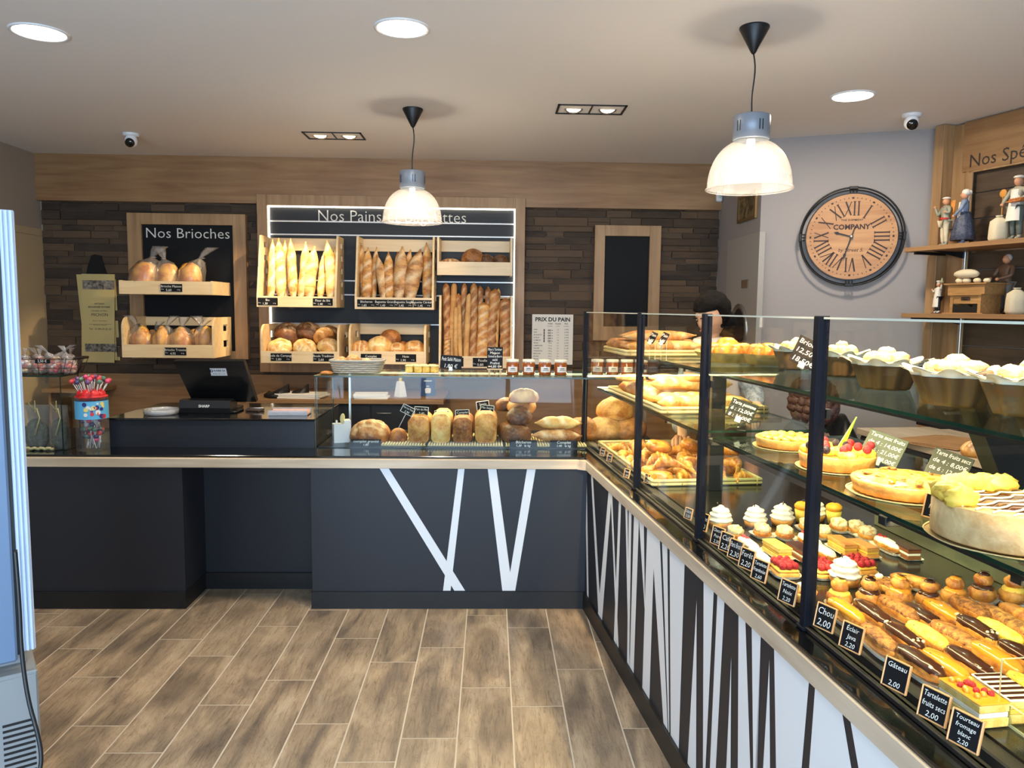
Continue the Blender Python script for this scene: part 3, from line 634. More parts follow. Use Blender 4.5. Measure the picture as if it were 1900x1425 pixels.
# ---------------------------------------------------------------- slotted birch bins
def crate(label, X0, X1, yf, z0, zf, zs, ytop=None, slots=(5, True), back=None, tags=(), round_=False, group='birch bins on the bread board', cat='bread bin', backz=None, depth=None, bz0=0):
    """front lip z0..zf, sides rising to zs, back strip below zs"""
    yb = BACK-.05 if depth is None else yf+depth
    o = thing('bread_bin', label, cat, ((X0+X1)/2, yf, z0), 0, group)
    w = (X1-X0)/2; d = yb-yf; h = zs-z0; t_ = .016; ft = 0 if ytop is None else ytop-yf
    mb = MB(); mb.box(-w+t_, w-t_, .0005, .015, 0, zf-z0, 0, .001); mb.build('front_lip', M_['birch'], o)
    mb = MB(); mb.prism([(.015, bz0), (d-.001, bz0), (d-.001, bz0+.014), (.015, bz0+.014)], -w+t_, w-t_, 'x'); mb.build('base', M_['birch'], o)
    mb = MB(); bh = (backz if backz is not None else .11); mb.box(-w+t_, w-t_, d-.014, d, h-bh, h-.004, 0, .002)
    mb.build('back_strip', M_['birch'], o)
    for s in (-1, 1):
        mb = MB(); xa, xb = (-w, -w+t_) if s < 0 else (w-t_, w)
        out = [(.0, 0), (d, 0), (d, h)]
        if round_:
            r = min(.09, d*.5); out += [(ft+r, h)]+[(ft+r-r*math.sin(a), h-r+r*math.cos(a)) for a in [math.radians(q) for q in range(10, 91, 16)]]
        else: out += [(ft, h)]
        out += [(.0, zf-z0)]
        ns, on = slots
        if not ns: mb.prism(out, xa, xb, 'x')
        else:
            # side cut by a column of grip slots: strips in front, behind and between
            y1, y2 = d*.52, d*.80; sh = (h-(zf-z0)*.6)/ns; zb_ = (zf-z0)*.75
            mb.prism([(.0, 0), (y1, 0), (y1, h)]+out[3:], xa, xb, 'x'); mb.box(xa, xb, y2, d, 0, h)
            prev = 0
            for k in range(ns):
                a = zb_+k*sh; mb.box(xa, xb, y1, y2, prev, a); prev = a+sh*.42
            mb.box(xa, xb, y1, y2, min(prev, h), h)
        mb.build('side_panel', M_['birch'], o)
    for (fx, tw, th, lines) in tags:
        g = MB(); g.box(-w+2*w*fx-tw/2, -w+2*w*fx+tw/2, -.004, 0, (zf-z0)*.5-th/2, (zf-z0)*.5+th/2, 0, .001)
        g.build('price_tag', M_['slate'], o)
        g2 = MB(); cx_ = -w+2*w*fx
        g2.text(lines[0], th*.42, (cx_, -.0052, (zf-z0)*.5+th*.06)); g2.text(lines[1], th*.42, (cx_-tw*.12, -.0052, (zf-z0)*.5-th*.42)); g2.text('le kg', th*.2, (cx_+tw*.34, -.0052, (zf-z0)*.5-th*.3)); g2.text('Prix', th*.2, (cx_-tw*.4, -.0052, (zf-z0)*.5-th*.25))
        g2.build('tag_lettering', M_['chalk'], [c for c in o.children if c.name.startswith('price_tag')][-1])
    return o
def cz(y, Y, x=700): return at(x, y, Y=Y).z
BIN = {}
yf = 6.136
BIN['a'] = crate('top left birch bin holding pale floury baguettes, strongly lit', -1.838, -1.216, yf, cz(570, yf, 560), cz(550, yf, 560), cz(438, 6.3, 560), 6.25, (5, True), tags=((.14, .155, .058, ('Bio', '1,30')), (.83, .155, .058, ('Fleur de Blé', '1,40'))), backz=.105)
BIN['b'] = crate('top middle birch bin holding browner floured baguettes', -1.073, -.452, yf, cz(574, yf, 730), cz(552, yf, 730), cz(440, 6.3, 730), 6.25, (5, True), tags=((.15, .145, .058, ('Bûcheron', '1,65')), (.385, .145, .058, ('Baguette Grains', '1,40')), (.62, .145, .058, ('Baguette Seigle', '1,45')), (.86, .145, .058, ('Baguette Céréales', '1,45'))), backz=.105)
yf3 = 6.2
BIN['c'] = crate('small top right birch bin with four dark round loaves', bx(811, 500, yf3), bx(950.5, 500, yf3), yf3, cz(511, yf3, 880), cz(486, yf3, 880), cz(443, yf3+.1, 880), None, (0, True), backz=.095, bz0=.06)
BIN['d'] = crate('tall lower right birch bin full of long sticks and twisted loaves', bx(814, 600, 6.15), bx(951, 600, 6.15), 6.15, cz(683, 6.15, 880), cz(661, 6.15, 880), cz(549, 6.3, 880), 6.22, (0, True), tags=((.2, .16, .07, ('Pain Long', '1,05')), (.6, .16, .07, ('Ficelle', '0,80'))), backz=.02)
yf5 = 6.017
BIN['e'] = crate('lower left birch bin with big dark loaves over pale round loaves', -1.78, -1.175, yf5, cz(674, yf5, 560), cz(652, yf5, 560), cz(602, yf5+.1, 560), None, (2, True), round_=True, tags=((.26, .16, .06, ('Boule de Campagne', '2,80')), (.80, .16, .06, ('Boule Tradition', '2,60'))), backz=.0901, bz0=.05)
BIN['f'] = crate('lower middle birch bin with four round loaves marked with letters', -1.102, -.503, yf5, cz(676, yf5, 720), cz(652, yf5, 720), cz(602, yf5+.1, 720), None, (2, True), round_=True, tags=((.29, .16, .06, ('Complet', '1,70')), (.74, .16, .06, ('Noix', '1,90'))), backz=.0901, bz0=.05)
# brioche trays
yt = 6.06
BIN['g'] = crate('shallow birch tray with three bagged brioches, upper of the brioche board', -2.865, -2.15, yt, cz(546.5, yt, 330), cz(522, yt, 330), cz(521, yt, 330), None, (0, True), backz=.04, group='birch trays on the brioche board', tags=((.56, .165, .06, ('Brioche Maison', '5,60')),))
BIN['h'] = crate('deep birch bin with bagged plaited brioches, lower of the brioche board', -2.86, -2.15, yt, cz(664, yt, 330), cz(640, yt, 330), cz(588, yt+.12, 330), None, (2, True), round_=True, backz=.075, group='birch trays on the brioche board', tags=((.58, .165, .06, ('Brioche Tressée', '4,95')),))
# ================================================================ CLOCK
u = (A2-A1).normalized(); nrm = Vector((u.y, -u.x, 0))      # towards the shop
wpl = (A1.x, A1.y, u.x, u.y)
cc = at(1578, 441, pl=wpl); az = math.atan2(u.y, u.x)
ck = thing('wall_clock', 'big round wooden wall clock with roman numerals in a black wire ring', 'clock', cc, az)
Lc = (at(1676, 441, pl=wpl)-at(1484, 441, pl=wpl)).length/2
def face(mb, r, z, n=72): pass
RO = Lc; RF = Lc*.875
FM = Matrix.Rotation(math.pi/2, 4, 'X')                       # lathe axis to -Y (local front)
mb = MB(); mb.M = FM; mb.lathe([(.0001, .07), (RF, .07), (RF, .055), (.0001, .055)], 72, smooth=False)
fc = mb.build('clock_face', wood('clock_pine', (168, 116, 68), (196, 146, 94), 'x', 1.4), ck)
BK = mat('dark_clock_iron', (24, 22, 22), .45, metal=.3); mb = MB()
mb.tube([(RO*math.cos(a), -.075, RO*math.sin(a)) for a in [2*math.pi*i/72 for i in range(72)]], .006, 8, closed=True)
mb.build('outer_ring', BK, ck)
mb = MB()
mb.tube([(RO*.975*math.cos(a), -.02, RO*.975*math.sin(a)) for a in [2*math.pi*i/72 for i in range(72)]], .005, 8, closed=True)
mb.build('rear_ring', BK, ck)
mb = MB(); R_ = [[(r*math.cos(a), y, r*math.sin(a)) for a in [2*math.pi*i/72 for i in range(72)]] for r, y in ((RF+.001, -.072), (RF+.008, -.072), (RF+.008, -.045), (RF+.001, -.045))]
mb.rings(R_, closed=True, smooth=False); mb.build('rim', BK, ck)
for k in range(4):
    a = k*math.pi/2; mb = MB(); mb.M = Matrix.Rotation(-a, 4, 'Y')
    for s in (-.02, 0, .02): mb.tube([(s, -.06, RF-.005), (s, -.075, RO), (s, -.03, RO*.98)], .004, 6)
    mb.box(-.028, .028, -.085, -.065, RO-.012, RO+.008, 0, .003); mb.build('bracket', BK, ck)
INKC = mat('clock_print', (52, 28, 24), .6); mb = MB()
nums = ['XII', 'I', 'II', 'III', 'IIII', 'V', 'VI', 'VII', 'VIII', 'IX', 'X', 'XI']
def bar(mb, x0, z0, x1, z1, w, y=-.0715):
    d = Vector((x1-x0, 0, z1-z0)); n = Vector((-d.z, 0, d.x)).normalized()*w/2; a = Vector((x0, y, z0)); b = Vector((x1, y, z1))
    mb.add([a-n, b-n, b+n, a+n], [(0,1,2,3)], 0)
for k, s in enumerate(nums):
    mb.M = Matrix.Rotation(2*math.pi*k/12, 4, 'Y'); H0_, H1_ = RF*.50, RF*.82; wd = {'I': .026, 'V': .05, 'X': .05}
    tot = sum(wd[c] for c in s); x = -tot/2
    for c in s:
        xc = x+wd[c]/2
        if c == 'I': bar(mb, xc, H0_, xc, H1_, .009); bar(mb, xc-.009, H0_, xc+.009, H0_, .004); bar(mb, xc-.009, H1_, xc+.009, H1_, .004)
        if c == 'V': bar(mb, xc-.018, H1_, xc, H0_, .010); bar(mb, xc+.018, H1_, xc, H0_, .005)
        if c == 'X': bar(mb, xc-.018, H1_, xc+.018, H0_, .010); bar(mb, xc+.018, H1_, xc-.018, H0_, .005)
        x += wd[c]
    bar(mb, 0, RF*.885, 0, RF*.925, .014)
for k in range(60):
    if k % 5:
        mb.M = Matrix.Rotation(2*math.pi*k/60, 4, 'Y'); bar(mb, 0, RF*.89, 0, RF*.92, .004)
mb.M = Matrix.Identity(4)
mb.text('COMPANY', .047, (0, -.0715, .050), bold=.035, w=1.0); mb.text('THE SHIPMENT', .019, (0, -.0715, .105), bold=.01, w=1.1); mb.text('by Street 5.', .034, (0, -.0715, -.10), slant=.25)
mb.build('dial_print', INKC, fc)
def hand(name, ang, L1, L2, w, y):
    mb = MB(); mb.M = Matrix.Rotation(ang, 4, 'Y')
    mb.prism([(-w*.3, -L2), (w*.3, -L2), (w*.4, 0), (w*.4, L1*.72), (w, L1*.80), (0, L1), (-w, L1*.80), (-w*.4, L1*.72), (-w*.4, 0)], y, y-.003, 'y')
    mb.build(name, BK, ck)
hand('hour_hand', math.radians(-74), RF*.40, .0, .010, -.076); hand('minute_hand', math.radians(197), RF*.56, RF*.25, .009, -.081)
mb = MB(); mb.M = FM; mb.lathe([(.012, .07), (.012, .088), (.0001, .088)], 20); mb.build('hand_boss', M_['steel'], ck)
# ================================================================ OAK WALL UNIT, RIGHT
v = (A3-A2).normalized(); rot = math.atan2(v.y, v.x)          # local x runs along the wall towards the viewer, local -y ... into the shop
MU = Matrix.Translation(A2) @ Matrix.Rotation(rot, 4, 'Z')
un = thing('wall_shelf_unit', 'tall oak wall unit lettered Nos Spécialités above stone effect panel', 'shelving', A2, rot)
def ul(p): return MU.inverted() @ p
def wat(x, y, off=.06):                                        # pixel on the plane `off` in front of the right wall, local coordinates
    n = Vector((v.y, -v.x, 0)) if Vector((v.y, -v.x, 0)).x < 0 else Vector((-v.y, v.x, 0))
    o = A2+n*off; return ul(at(x, y, pl=(o.x, o.y, v.x, v.y)))
sg = -1 if wat(1850, 400, .06).y < 0 else 1
def ub(mb, x0, x1, o0, o1, z0, z1, m=0, b=.002):
    a, c = sorted((sg*o0, sg*o1)); mb.box(x0, x1, a, c, z0, z1, m, b)
pz = wat(1797, 318).z; px1 = wat(1797, 330).x
mb = MB(); ub(mb, 0.005, .075, 0, .14, 0, ROOM_H-.005); ub(mb, .075, px1, 0, .05, 0, ROOM_H-.01); mb.build('side_post', M_['oakv'], un)
mb = MB(); ub(mb, px1-.05, 3.2, 0, .062, pz, ROOM_H-.006); hd = mb.build('header_panel', M_['oak'], un)
mb = MB(); p = wat(1797, 305, .065)
d = Vector((1, 0, 0)); mb.text('Nos Spécialités', .112, (p.x, sg*.0635, p.z-.02), ux=(1, 0, 0), uy=(0, 0, 1), align='LEFT'); mb.build('lettering', mat('brown_letters', (52, 42, 34), .7), hd)
SB = wood('smoked_oak_boards', (66, 52, 40), (96, 78, 60), 'x', 1.2)
mb = MB(); z = .9; k = 0
while z < pz:
    ub(mb, px1, 3.2, 0, .02, z, min(z+.155, pz)); z += .16
mb.build('back_panel', SB, un)
mb = MB(); ub(mb, px1-.02, px1+.03, .05, .062, .9, pz); ub(mb, px1, 3.2, .05, .062, pz-.012, pz); mb.build('inner_frame', M_['oakv'], un)
mb = MB(); ub(mb, px1+.0, px1+.022, .062, .07, .9, 2.35); mb.build('shelf_standard', M_['steel'], un)
SH = {}
for nm, (xp, yp), lab in (('u', (1678, 460), 'upper oak wall shelf carrying the large baker figurines'), ('l', (1672, 581), 'lower oak wall shelf carrying a toy oven and small chef')):
    # the shelf end stands where the photo shows it: 36 cm off the wall
    p = wat(xp, yp, .37); zt_ = p.z
    s = thing('wall_shelf', lab, 'shelf', MU @ Vector((0, 0, zt_)), rot, 'oak shelves on the right wall')
    x0 = p.x; mb = MB(); a, c = sorted((sg*.062, sg*.37)); mb.box(x0, 3.1, a, c, -.028, 0, 0, .002); mb.build('board', M_['oak'], s)
    for xx in (px1+.011, 1.4):
        mb = MB(); a, c = sorted((sg*.066, sg*.33))
        mb.prism([(a, -.028), (c, -.028), (c, -.036), (c-(c-a)*.0, -.07)] if sg < 0 else [(a, -.028), (c, -.028), (c, -.036), (a, -.07)], xx-.003, xx+.003, 'x'); mb.build('bracket', M_['blackm'], s)
    mb = MB(); a, c = sorted((sg*.10, sg*.345)); mb.box(x0+.055, x0+.075, a, c, -.045, -.028); mb.build('end_batten', M_['blackm'], s)
    SH[nm] = (s, x0, zt_)
# working counter along the right wall, seen through the display case
wc = thing('back_counter', 'oak topped dark work counter behind the pastry case along the right wall', 'counter', (2.18, 4.48, 0), math.atan2(-.99, .11)+math.pi/2)
mb = MB(); mb.box(0, .80, -2.6, 0, .862, .90, 0, .003); mb.build('worktop', M_['ashy'], wc)
mb = MB(); mb.box(.02, .78, -2.6, -.02, 0, .862); mb.build('carcass', M_['blackm'], wc)
for k in range(4):
    mb = MB(); mb.box(.008, .02, -.03-.62*(k+1)+.01, -.03-.62*k, .10, .85, 0, .002); d_ = mb.build('door', M_['char'], wc)
    mb = MB(); mb.tube([(.0, -.06-.62*k, .80), (-.018, -.06-.62*k, .80), (-.018, -.16-.62*k, .80), (.0, -.16-.62*k, .80)], .004, 6); mb.build('handle', M_['steel'], d_)
# desk along the rear wall
xd0, xd1 = bx(455, 745, 5.69), bx(823, 742, 5.69)
dk = thing('back_desk', 'oak topped dark desk against the rear wall behind the till', 'desk', ((xd0+xd1)/2, 5.69, 0)); w_ = (xd1-xd0)/2
mb = MB(); mb.box(-w_, w_, 0, BACK-5.69-.042, .868, .90, 0, .003); mb.build('desk_top', M_['oak'], dk)
mb = MB(); mb.box(-w_+.05, w_-.1, .04, BACK-5.69-.045, 0, .868); mb.build('carcass', M_['char'], dk)
for k in range(3):
    mb = MB(); e = (2*w_-.16)/3; mb.box(-w_+.055+k*e, -w_+.045+(k+1)*e, .026, .04, .1, .86, 0, .002); d_ = mb.build('door', M_['char'], dk)
    mb = MB(); mb.tube([(-w_+.1+k*e, .026, .80), (-w_+.1+k*e, .006, .80), (-w_+.2+k*e, .006, .80), (-w_+.2+k*e, .026, .80)], .004, 6); mb.build('handle', M_['steel'], d_)
xl = bx(120, 740, 5.9); dl = thing('side_ledge', 'small oak ledge against the rear wall seen through the left glass case', 'shelf', (xl, BACK-.04, 0))
mb = MB(); mb.box(-.3, bx(148, 740, 5.9)-xl, -.35, 0, .885, .915, 0, .002); mb.box(-.28, -.26, -.3, 0, .0, .885); mb.box(0, .02, -.3, 0, 0, .885); mb.build('board', M_['oak'], dl)
# ================================================================ BREAD BUILDERS
F_ = {}
F_['pale'] = crust('pale_floury_crust', (206, 140, 58), (240, 205, 128), (250, 236, 200), 16)
F_['gold'] = crust('golden_crust', (176, 108, 44), (226, 168, 88), (244, 224, 184), 16)
F_['brown'] = crust('brown_crust', (128, 72, 32), (186, 120, 60), (226, 190, 138), 16)
F_['dark'] = crust('dark_crust', (66, 38, 20), (116, 70, 36), (206, 176, 134), 14)
F_['stick'] = crust('plain_stick_crust', (190, 134, 70), (218, 170, 104), (236, 206, 150), 10)
F_['tan'] = crust('floured_tan_crust', (150, 92, 42), (210, 158, 96), (238, 216, 176), 18, floury=.04)
F_['glaze'] = crust('glazed_viennoiserie', (170, 88, 22), (232, 160, 62), (250, 210, 120), 22, rough=.3, coat=.3, bump=.2)
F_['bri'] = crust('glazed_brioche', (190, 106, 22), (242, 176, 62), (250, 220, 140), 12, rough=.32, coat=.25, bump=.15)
def baguette_mb(mb, L, r, seed, cuts=5, style='slash', bend=.02, flat=.85, n=16, m=0, tip=.16, depth=.10, lean=0):
    """a loaf lying along +x from 0 to L; slashes face +z"""
    rn = random.Random(seed); K = max(24, cuts*7); vs = []; tn = []
    ph0 = rn.random()*6
    for i in range(K+1):
        s = i/K; e = min(1, math.sin(math.pi*min(s/tip/2, .5)) if s < tip else (math.sin(math.pi*min((1-s)/tip/2, .5)) if s > 1-tip else 1))
        rr = r*max(e, .12)*(1+.05*math.sin(s*9+ph0)); yb = bend*math.sin(math.pi*s+ph0*.2)
        for j in range(n):
            a = 2*math.pi*j/n; c, q = math.cos(a), math.sin(a)
            k = 1; t = 0
            if style != 'plain' and .07 < s < .93:
                slant = .55 if style == 'slash' else 1.1
                u = (s*cuts + slant*c*(.5 if style == 'slash' else .42)+rn.random()*.001) % 1
                top = max(0, q+.25)
                g = math.exp(-((u-.5)/.17)**2)*min(1, top*1.6); k += -depth*g+depth*.7*math.exp(-((u-.78)/.10)**2)*min(1, top*1.6); t = .85*g
            k *= 1+.05*mnoise.noise(Vector((s*L*14, c*2, q*2+seed)))
            vs.append((s*L, yb+c*rr*k, q*rr*flat*k)); tn.append(t*.8+.25*max(0, mnoise.noise(Vector((s*L*22, c*1.5+seed, q*1.5)))))
    F = [(i*n+j, i*n+(j+1)%n, (i+1)*n+(j+1)%n, (i+1)*n+j) for i in range(K) for j in range(n)]
    F += [tuple(range(n))[::-1], tuple(K*n+j for j in range(n))]
    mb.add(vs, F, m, True, tn)
def orient(o, a, b, roll=0):
    """object modelled along +x: stretch from a to b, its +z side turned towards the shop"""
    a, b = Vector(a), Vector(b); x = (b-a).normalized(); z = Vector((0, -1, .15)); z = (z-x*z.dot(x)).normalized(); y = z.cross(x)
    M = Matrix((x, y, z)).transposed().to_4x4() @ Matrix.Rotation(roll, 4, 'X')
    o.location = a; o.rotation_euler = M.to_euler()
BG = {}
def stick_proto(key, name, L, r, matk, **kw):
    mb = MB(); baguette_mb(mb, L, r, kw.pop('seed', 1), **kw); BG[key] = (mb, name, L, r, F_[matk])
    return key
_mesh = {}
def stick(key, a, b, width, label, group, cat='bread', roll=0):
    mb, name, L, r, mt = BG[key]
    if key not in _mesh:
        o = mb.build(name, mt); _mesh[key] = o; o2 = o
    else:
        o2 = _mesh[key].copy(); COL.objects.link(o2)
    tag(o2, label, cat, group)
    orient(o2, a, b, roll); k = (Vector(b)-Vector(a)).length/L; o2.scale = (k, width/(2*r), width/(2*r)); return o2
for i in range(3):
    stick_proto('pale%d' % i, 'baguette', .6, .032, 'pale', seed=i+1, cuts=4+i % 2, bend=.012*(i-1), tip=.34)
    stick_proto('gold%d' % i, 'baguette', .6, .032, 'gold', seed=i+5, cuts=4+i % 2, bend=.014*(i-1), tip=.30)
    stick_proto('floury%d' % i, 'baguette', .6, .032, 'tan', seed=i+9, cuts=3, bend=.012*(i-1), tip=.32)
    stick_proto('twist%d' % i, 'long_loaf', .7, .034, 'brown', seed=i+13, cuts=7, style='twist', depth=.16, bend=.006*(i-1), tip=.07)
stick_proto('goldtwist', 'long_loaf', .7, .034, 'gold', seed=22, cuts=7, style='twist', depth=.15, bend=0, tip=.07)
stick_proto('plain', 'bread_stick', .7, .022, 'stick', seed=30, style='plain', bend=.004, tip=.05)
def LW(px, Y): return px*Y/F_PX
def fill_bin(rows, yf, zbase, org, sc, group, word, back=.21, front=.05, ndepth=2):
    """rows: tip x, tip y, base x, width in zoomed pixels, kind, depth layer"""
    srt = sorted(range(len(rows)), key=lambda i: rows[i][2]); rank = {i: k for k, i in enumerate(srt)}
    for i, (tx, ty, bx_, w_, kd, ly) in enumerate(rows):
        px, py, pb = org[0]+tx/sc, org[1]+ty/sc, org[0]+bx_/sc
        Yt = yf+back-.05*(1-ly); Yb = yf+front+.055*ly+.012
        b = at(px, py, Y=Yt); a = at(pb, 600, Y=Yb); a.z = zbase+.02
        nm = 'first' if rank[i] == 0 else ORD[rank[i]]
        lab = '%s, %s from the left%s' % (word[kd.rstrip('012')], nm, '' if ly == 0 else ', leaning behind the others')
        stick(kd, a, b, LW(w_/sc, yf+.1)*(1.22 if kd[:4] in ('pale', 'gold', 'flou') and kd != 'goldtwist' else 1.04), lab, group, roll=random.uniform(-.25, .25))
za = BIN['a'].location.z
fill_bin([(170,78,140,78,'pale0',0),(228,64,262,95,'pale1',0),(290,85,320,72,'pale2',1),(350,68,388,82,'pale1',0),(508,100,440,84,'pale0',0),(590,148,558,112,'pale2',0),(690,205,650,66,'pale1',1),(724,88,752,96,'pale0',0),(800,160,806,58,'pale2',1)],
         6.136, za, (475, 430), 5.48, 'pale baguettes in the top left bin', {'pale': 'pale floury baguette in the top left bin'})
fill_bin([(125,132,135,86,'gold0',1),(180,160,165,84,'gold1',0),(262,155,246,62,'gold2',1),(285,235,335,82,'floury0',0),(388,206,395,86,'gold1',0),(492,205,440,64,'gold0',1),(530,150,490,112,'floury1',0),(605,180,545,84,'gold2',1),(700,175,620,128,'floury2',0),(792,112,748,92,'gold0',1)],
         6.136, BIN['b'].location.z, (650, 430), 5.48, 'baguettes in the top middle bin', {'gold': 'golden brown baguette in the top middle bin', 'floury': 'grey floured baguette in the top middle bin'})
fill_bin([(138,462,140,66,'twist0',1),(208,462,190,56,'plain',1),(250,560,235,58,'twist1',1),(300,462,285,52,'twist2',1),(346,560,322,52,'plain',0),(222,682,232,40,'plain',0),(254,662,275,40,'plain',0),(392,462,375,66,'twist0',0),(446,490,440,60,'twist1',1),(480,642,462,104,'goldtwist',0),(576,518,548,92,'twist2',0),(612,518,592,40,'plain',0),(520,498,520,60,'twist0',1),(678,602,682,108,'twist1',0),(150,950,140,60,'goldtwist',0),(690,1036,692,70,'goldtwist',0)],
         6.15, BIN['d'].location.z, (800, 430), 4.91, 'long loaves in the tall lower right bin', {'twist': 'dark slashed long loaf in the tall bin', 'plain': 'pale plain bread stick in the tall bin', 'goldtwist': 'light slashed long loaf in the tall bin'}, back=.17)
# ---------------------------------------------------------------- round loaves
def cut_lines(d, kind):
    x, y, z = d
    if kind == 'cross': return max(math.exp(-(x/.10)**2), math.exp(-(y/.10)**2)) if z > .2 else 0
    if kind == 'grid': return max(math.exp(-((abs((x*2.2) % 1)-.5)/.12)**2), math.exp(-((abs((y*2.2) % 1)-.5)/.12)**2)) if z > .1 else 0
    if kind == 'bars': return math.exp(-((abs((x*2.6+.5) % 1)-.5)/.14)**2) if z > .1 else 0
    if kind == 'square': return math.exp(-((max(abs(x), abs(y))-.42)/.06)**2) if z > .1 else 0
    if kind == 'crack':
        q = mnoise.noise(Vector((x*2.4, y*2.4, z*1.5+4))); return math.exp(-(q/.10)**2) if z > -.1 else 0
    return 0
def loaf_mb(mb, r, h, kind, seed, m=0, flatb=.55, amp=.07, depth=.07, nu=36, nv=20, tk=.85, c=(0,0,0), ry=None):
    ry = r if ry is None else ry
    mb.blob((c[0], c[1], c[2]+h*flatb), (r, ry, h), nu, nv, m, fn=lambda d: 1-depth*cut_lines(d, kind), flatb=flatb, seed=seed, amp=amp, fr=2.2, tonef=lambda d: tk*cut_lines(d, kind)*(1 if d.z > 0 else 0)+(.22 if d.z > .3 else 0)*max(0, mnoise.noise(Vector(d)*5)+.2))
LF = {}
def loaf(key, name, r, h, kind, mk, loc, label, group, rz=0, rx=0, s=1, cat='bread', parent=None, ry=None, **kw):
    if key not in LF:
        mb = MB(); loaf_mb(mb, r, h, kind, kw.pop('seed', len(LF)+1), ry=ry, **kw); o = mb.build(name, F_[mk]); LF[key] = o
    else:
        o = LF[key].copy(); COL.objects.link(o)
    for q in ('label', 'category', 'group'):
        if q in o: del o[q]
    tag(o, label, cat, group); o.location = loc; o.rotation_euler = (rx, 0, rz); o.scale = (s, s, s); return o
def inbin(x, y, Y, z=None):
    p = at(x, y, Y=Y); return Vector((p.x, Y, z if z is not None else p.z))
g = 'round loaves in the lower left bin'; ze = BIN['e'].location.z+.066; Y0 = 6.017
for k, (x, y, key, mk, kind, lab, s, dy, up) in enumerate([
    (520,590,'e_pale1','pale','crack','pale cracked round loaf at the left of the lower left bin',1.0,.142,0),(563,590,'e_pale2','pale','crack','pale round loaf with one dark crack in the middle of the lower left bin',1.0,.142,0),(606,590,'e_pale3','pale','bars','pale yellow round loaf at the right of the lower left bin',1.05,.142,0),
    (526,560,'e_dark1','dark','bars','dark brown domed loaf stacked at the left of the lower left bin',1.2,.27,.08),(567,560,'e_dark2','dark','grid','dark brown ridged loaf stacked in the middle of the lower left bin',1.22,.27,.085),(610,560,'e_dark3','dark','crack','dark brown loaf stacked at the right of the lower left bin',1.15,.27,.065),(604,560,'e_gold','gold','bars','golden cracked loaf between dark and pale loaves, lower left bin',.86,.17,.105)]):
    p = at(x, y, Y=Y0+dy); loaf(key, 'round_loaf', .088, .072 if mk != 'dark' else .082, kind, mk, (p.x, Y0+dy, ze+up), lab, g, rz=k*.7, rx=math.radians(34), s=s*1.12, depth=.10)
g = 'round loaves in the lower middle bin'; zf_ = BIN['f'].location.z+.066
for k, (x, mk, kind, lab, s, dy, up) in enumerate([
    (671,'gold','bars','golden round loaf with a white flour mark, first in the lower middle bin',.95,.135,0),(705,'pale','square','larger pale round loaf with a flour letter, second in the lower middle bin',1.14,.148,.012),(737,'gold','square','small golden loaf with a square cut, third in the lower middle bin',.84,.125,0),(770,'gold','square','golden loaf with a square cut at the right of the lower middle bin',.98,.135,0),
    (725,'brown','none','brown loaf standing on end behind the lower middle bin loaves',.95,.24,.085),(748,'brown','none','small brown loaf half hidden at the rear of the lower middle bin',.7,.24,.02)]):
    p = at(x, 590, Y=Y0+dy); loaf('f%d' % k, 'round_loaf', .082, .075, kind, mk, (p.x, Y0+dy, zf_+up), lab, g, rz=0, rx=math.radians(40), s=s*1.12, depth=.06, amp=.05)
g = 'dark loaves in the small top right bin'; zc_ = BIN['c'].location.z+.075; Yc = 6.2
for k, (x, r_, h_, mk, kind, lab, s) in enumerate([(836,.085,.04,'tan','bars','flat floured loaf at the left of the small top right bin',1.05),(877,.085,.085,'brown','none','tall brown domed loaf in the small top right bin',1.1),(903,.085,.078,'dark','none','dark domed loaf third in the small top right bin',.85),(929,.085,.08,'dark','none','dark domed loaf at the right of the small top right bin',.82)]):
    p = at(x, 480, Y=Yc+.12); loaf('c%d' % k, 'round_loaf', r_, h_, kind, mk, (p.x, Yc+.13, zc_), lab, g, s=s, amp=.05)
# ---------------------------------------------------------------- bagged brioches
def bag_film(mb, r, h, tip, seed, m=0):
    prof = [(r*.7, 0.0), (r*1.06, .01), (r*1.1, h*.35), (r*1.04, h*.7), (r*.6, h*.98), (r*.16, h*1.08), (r*.13, h*1.12), (r*.34, h*1.28), (r*.48, h*1.44)]
    vs = []; n = 28; rn = random.Random(seed)
    R = []
    for i, (q, z) in enumerate(prof):
        R.append([(q*(1+.10*math.sin(9*a+seed+i)*(.5 if i < 4 else 1.6))*math.cos(a)+tip[0]*(z/h)**3*.12, q*(1+.10*math.cos(8*a+seed*2+i)*(.5 if i < 4 else 1.4))*math.sin(a)*(.75 if i > 6 else 1)+tip[1]*(z/h)**3*.1, z) for a in [2*math.pi*j/n for j in range(n)]])
    mb.rings(R, m, True, cap=False)
def plait(mb, r, h, seed, m=0):
    rn = random.Random(seed)
    for k in range(7):
        a = k*2.39; q = r*.42*(1 if k < 5 else .15); mb.blob((q*math.cos(a), q*.8*math.sin(a), h*(.42+.09*(k % 3)+(.12 if k > 4 else 0))), (r*.58, r*.5, h*.36), 18, 10, m, seed=seed+k, amp=.08, tonef=lambda d: .3 if d.z > .75 else 0)
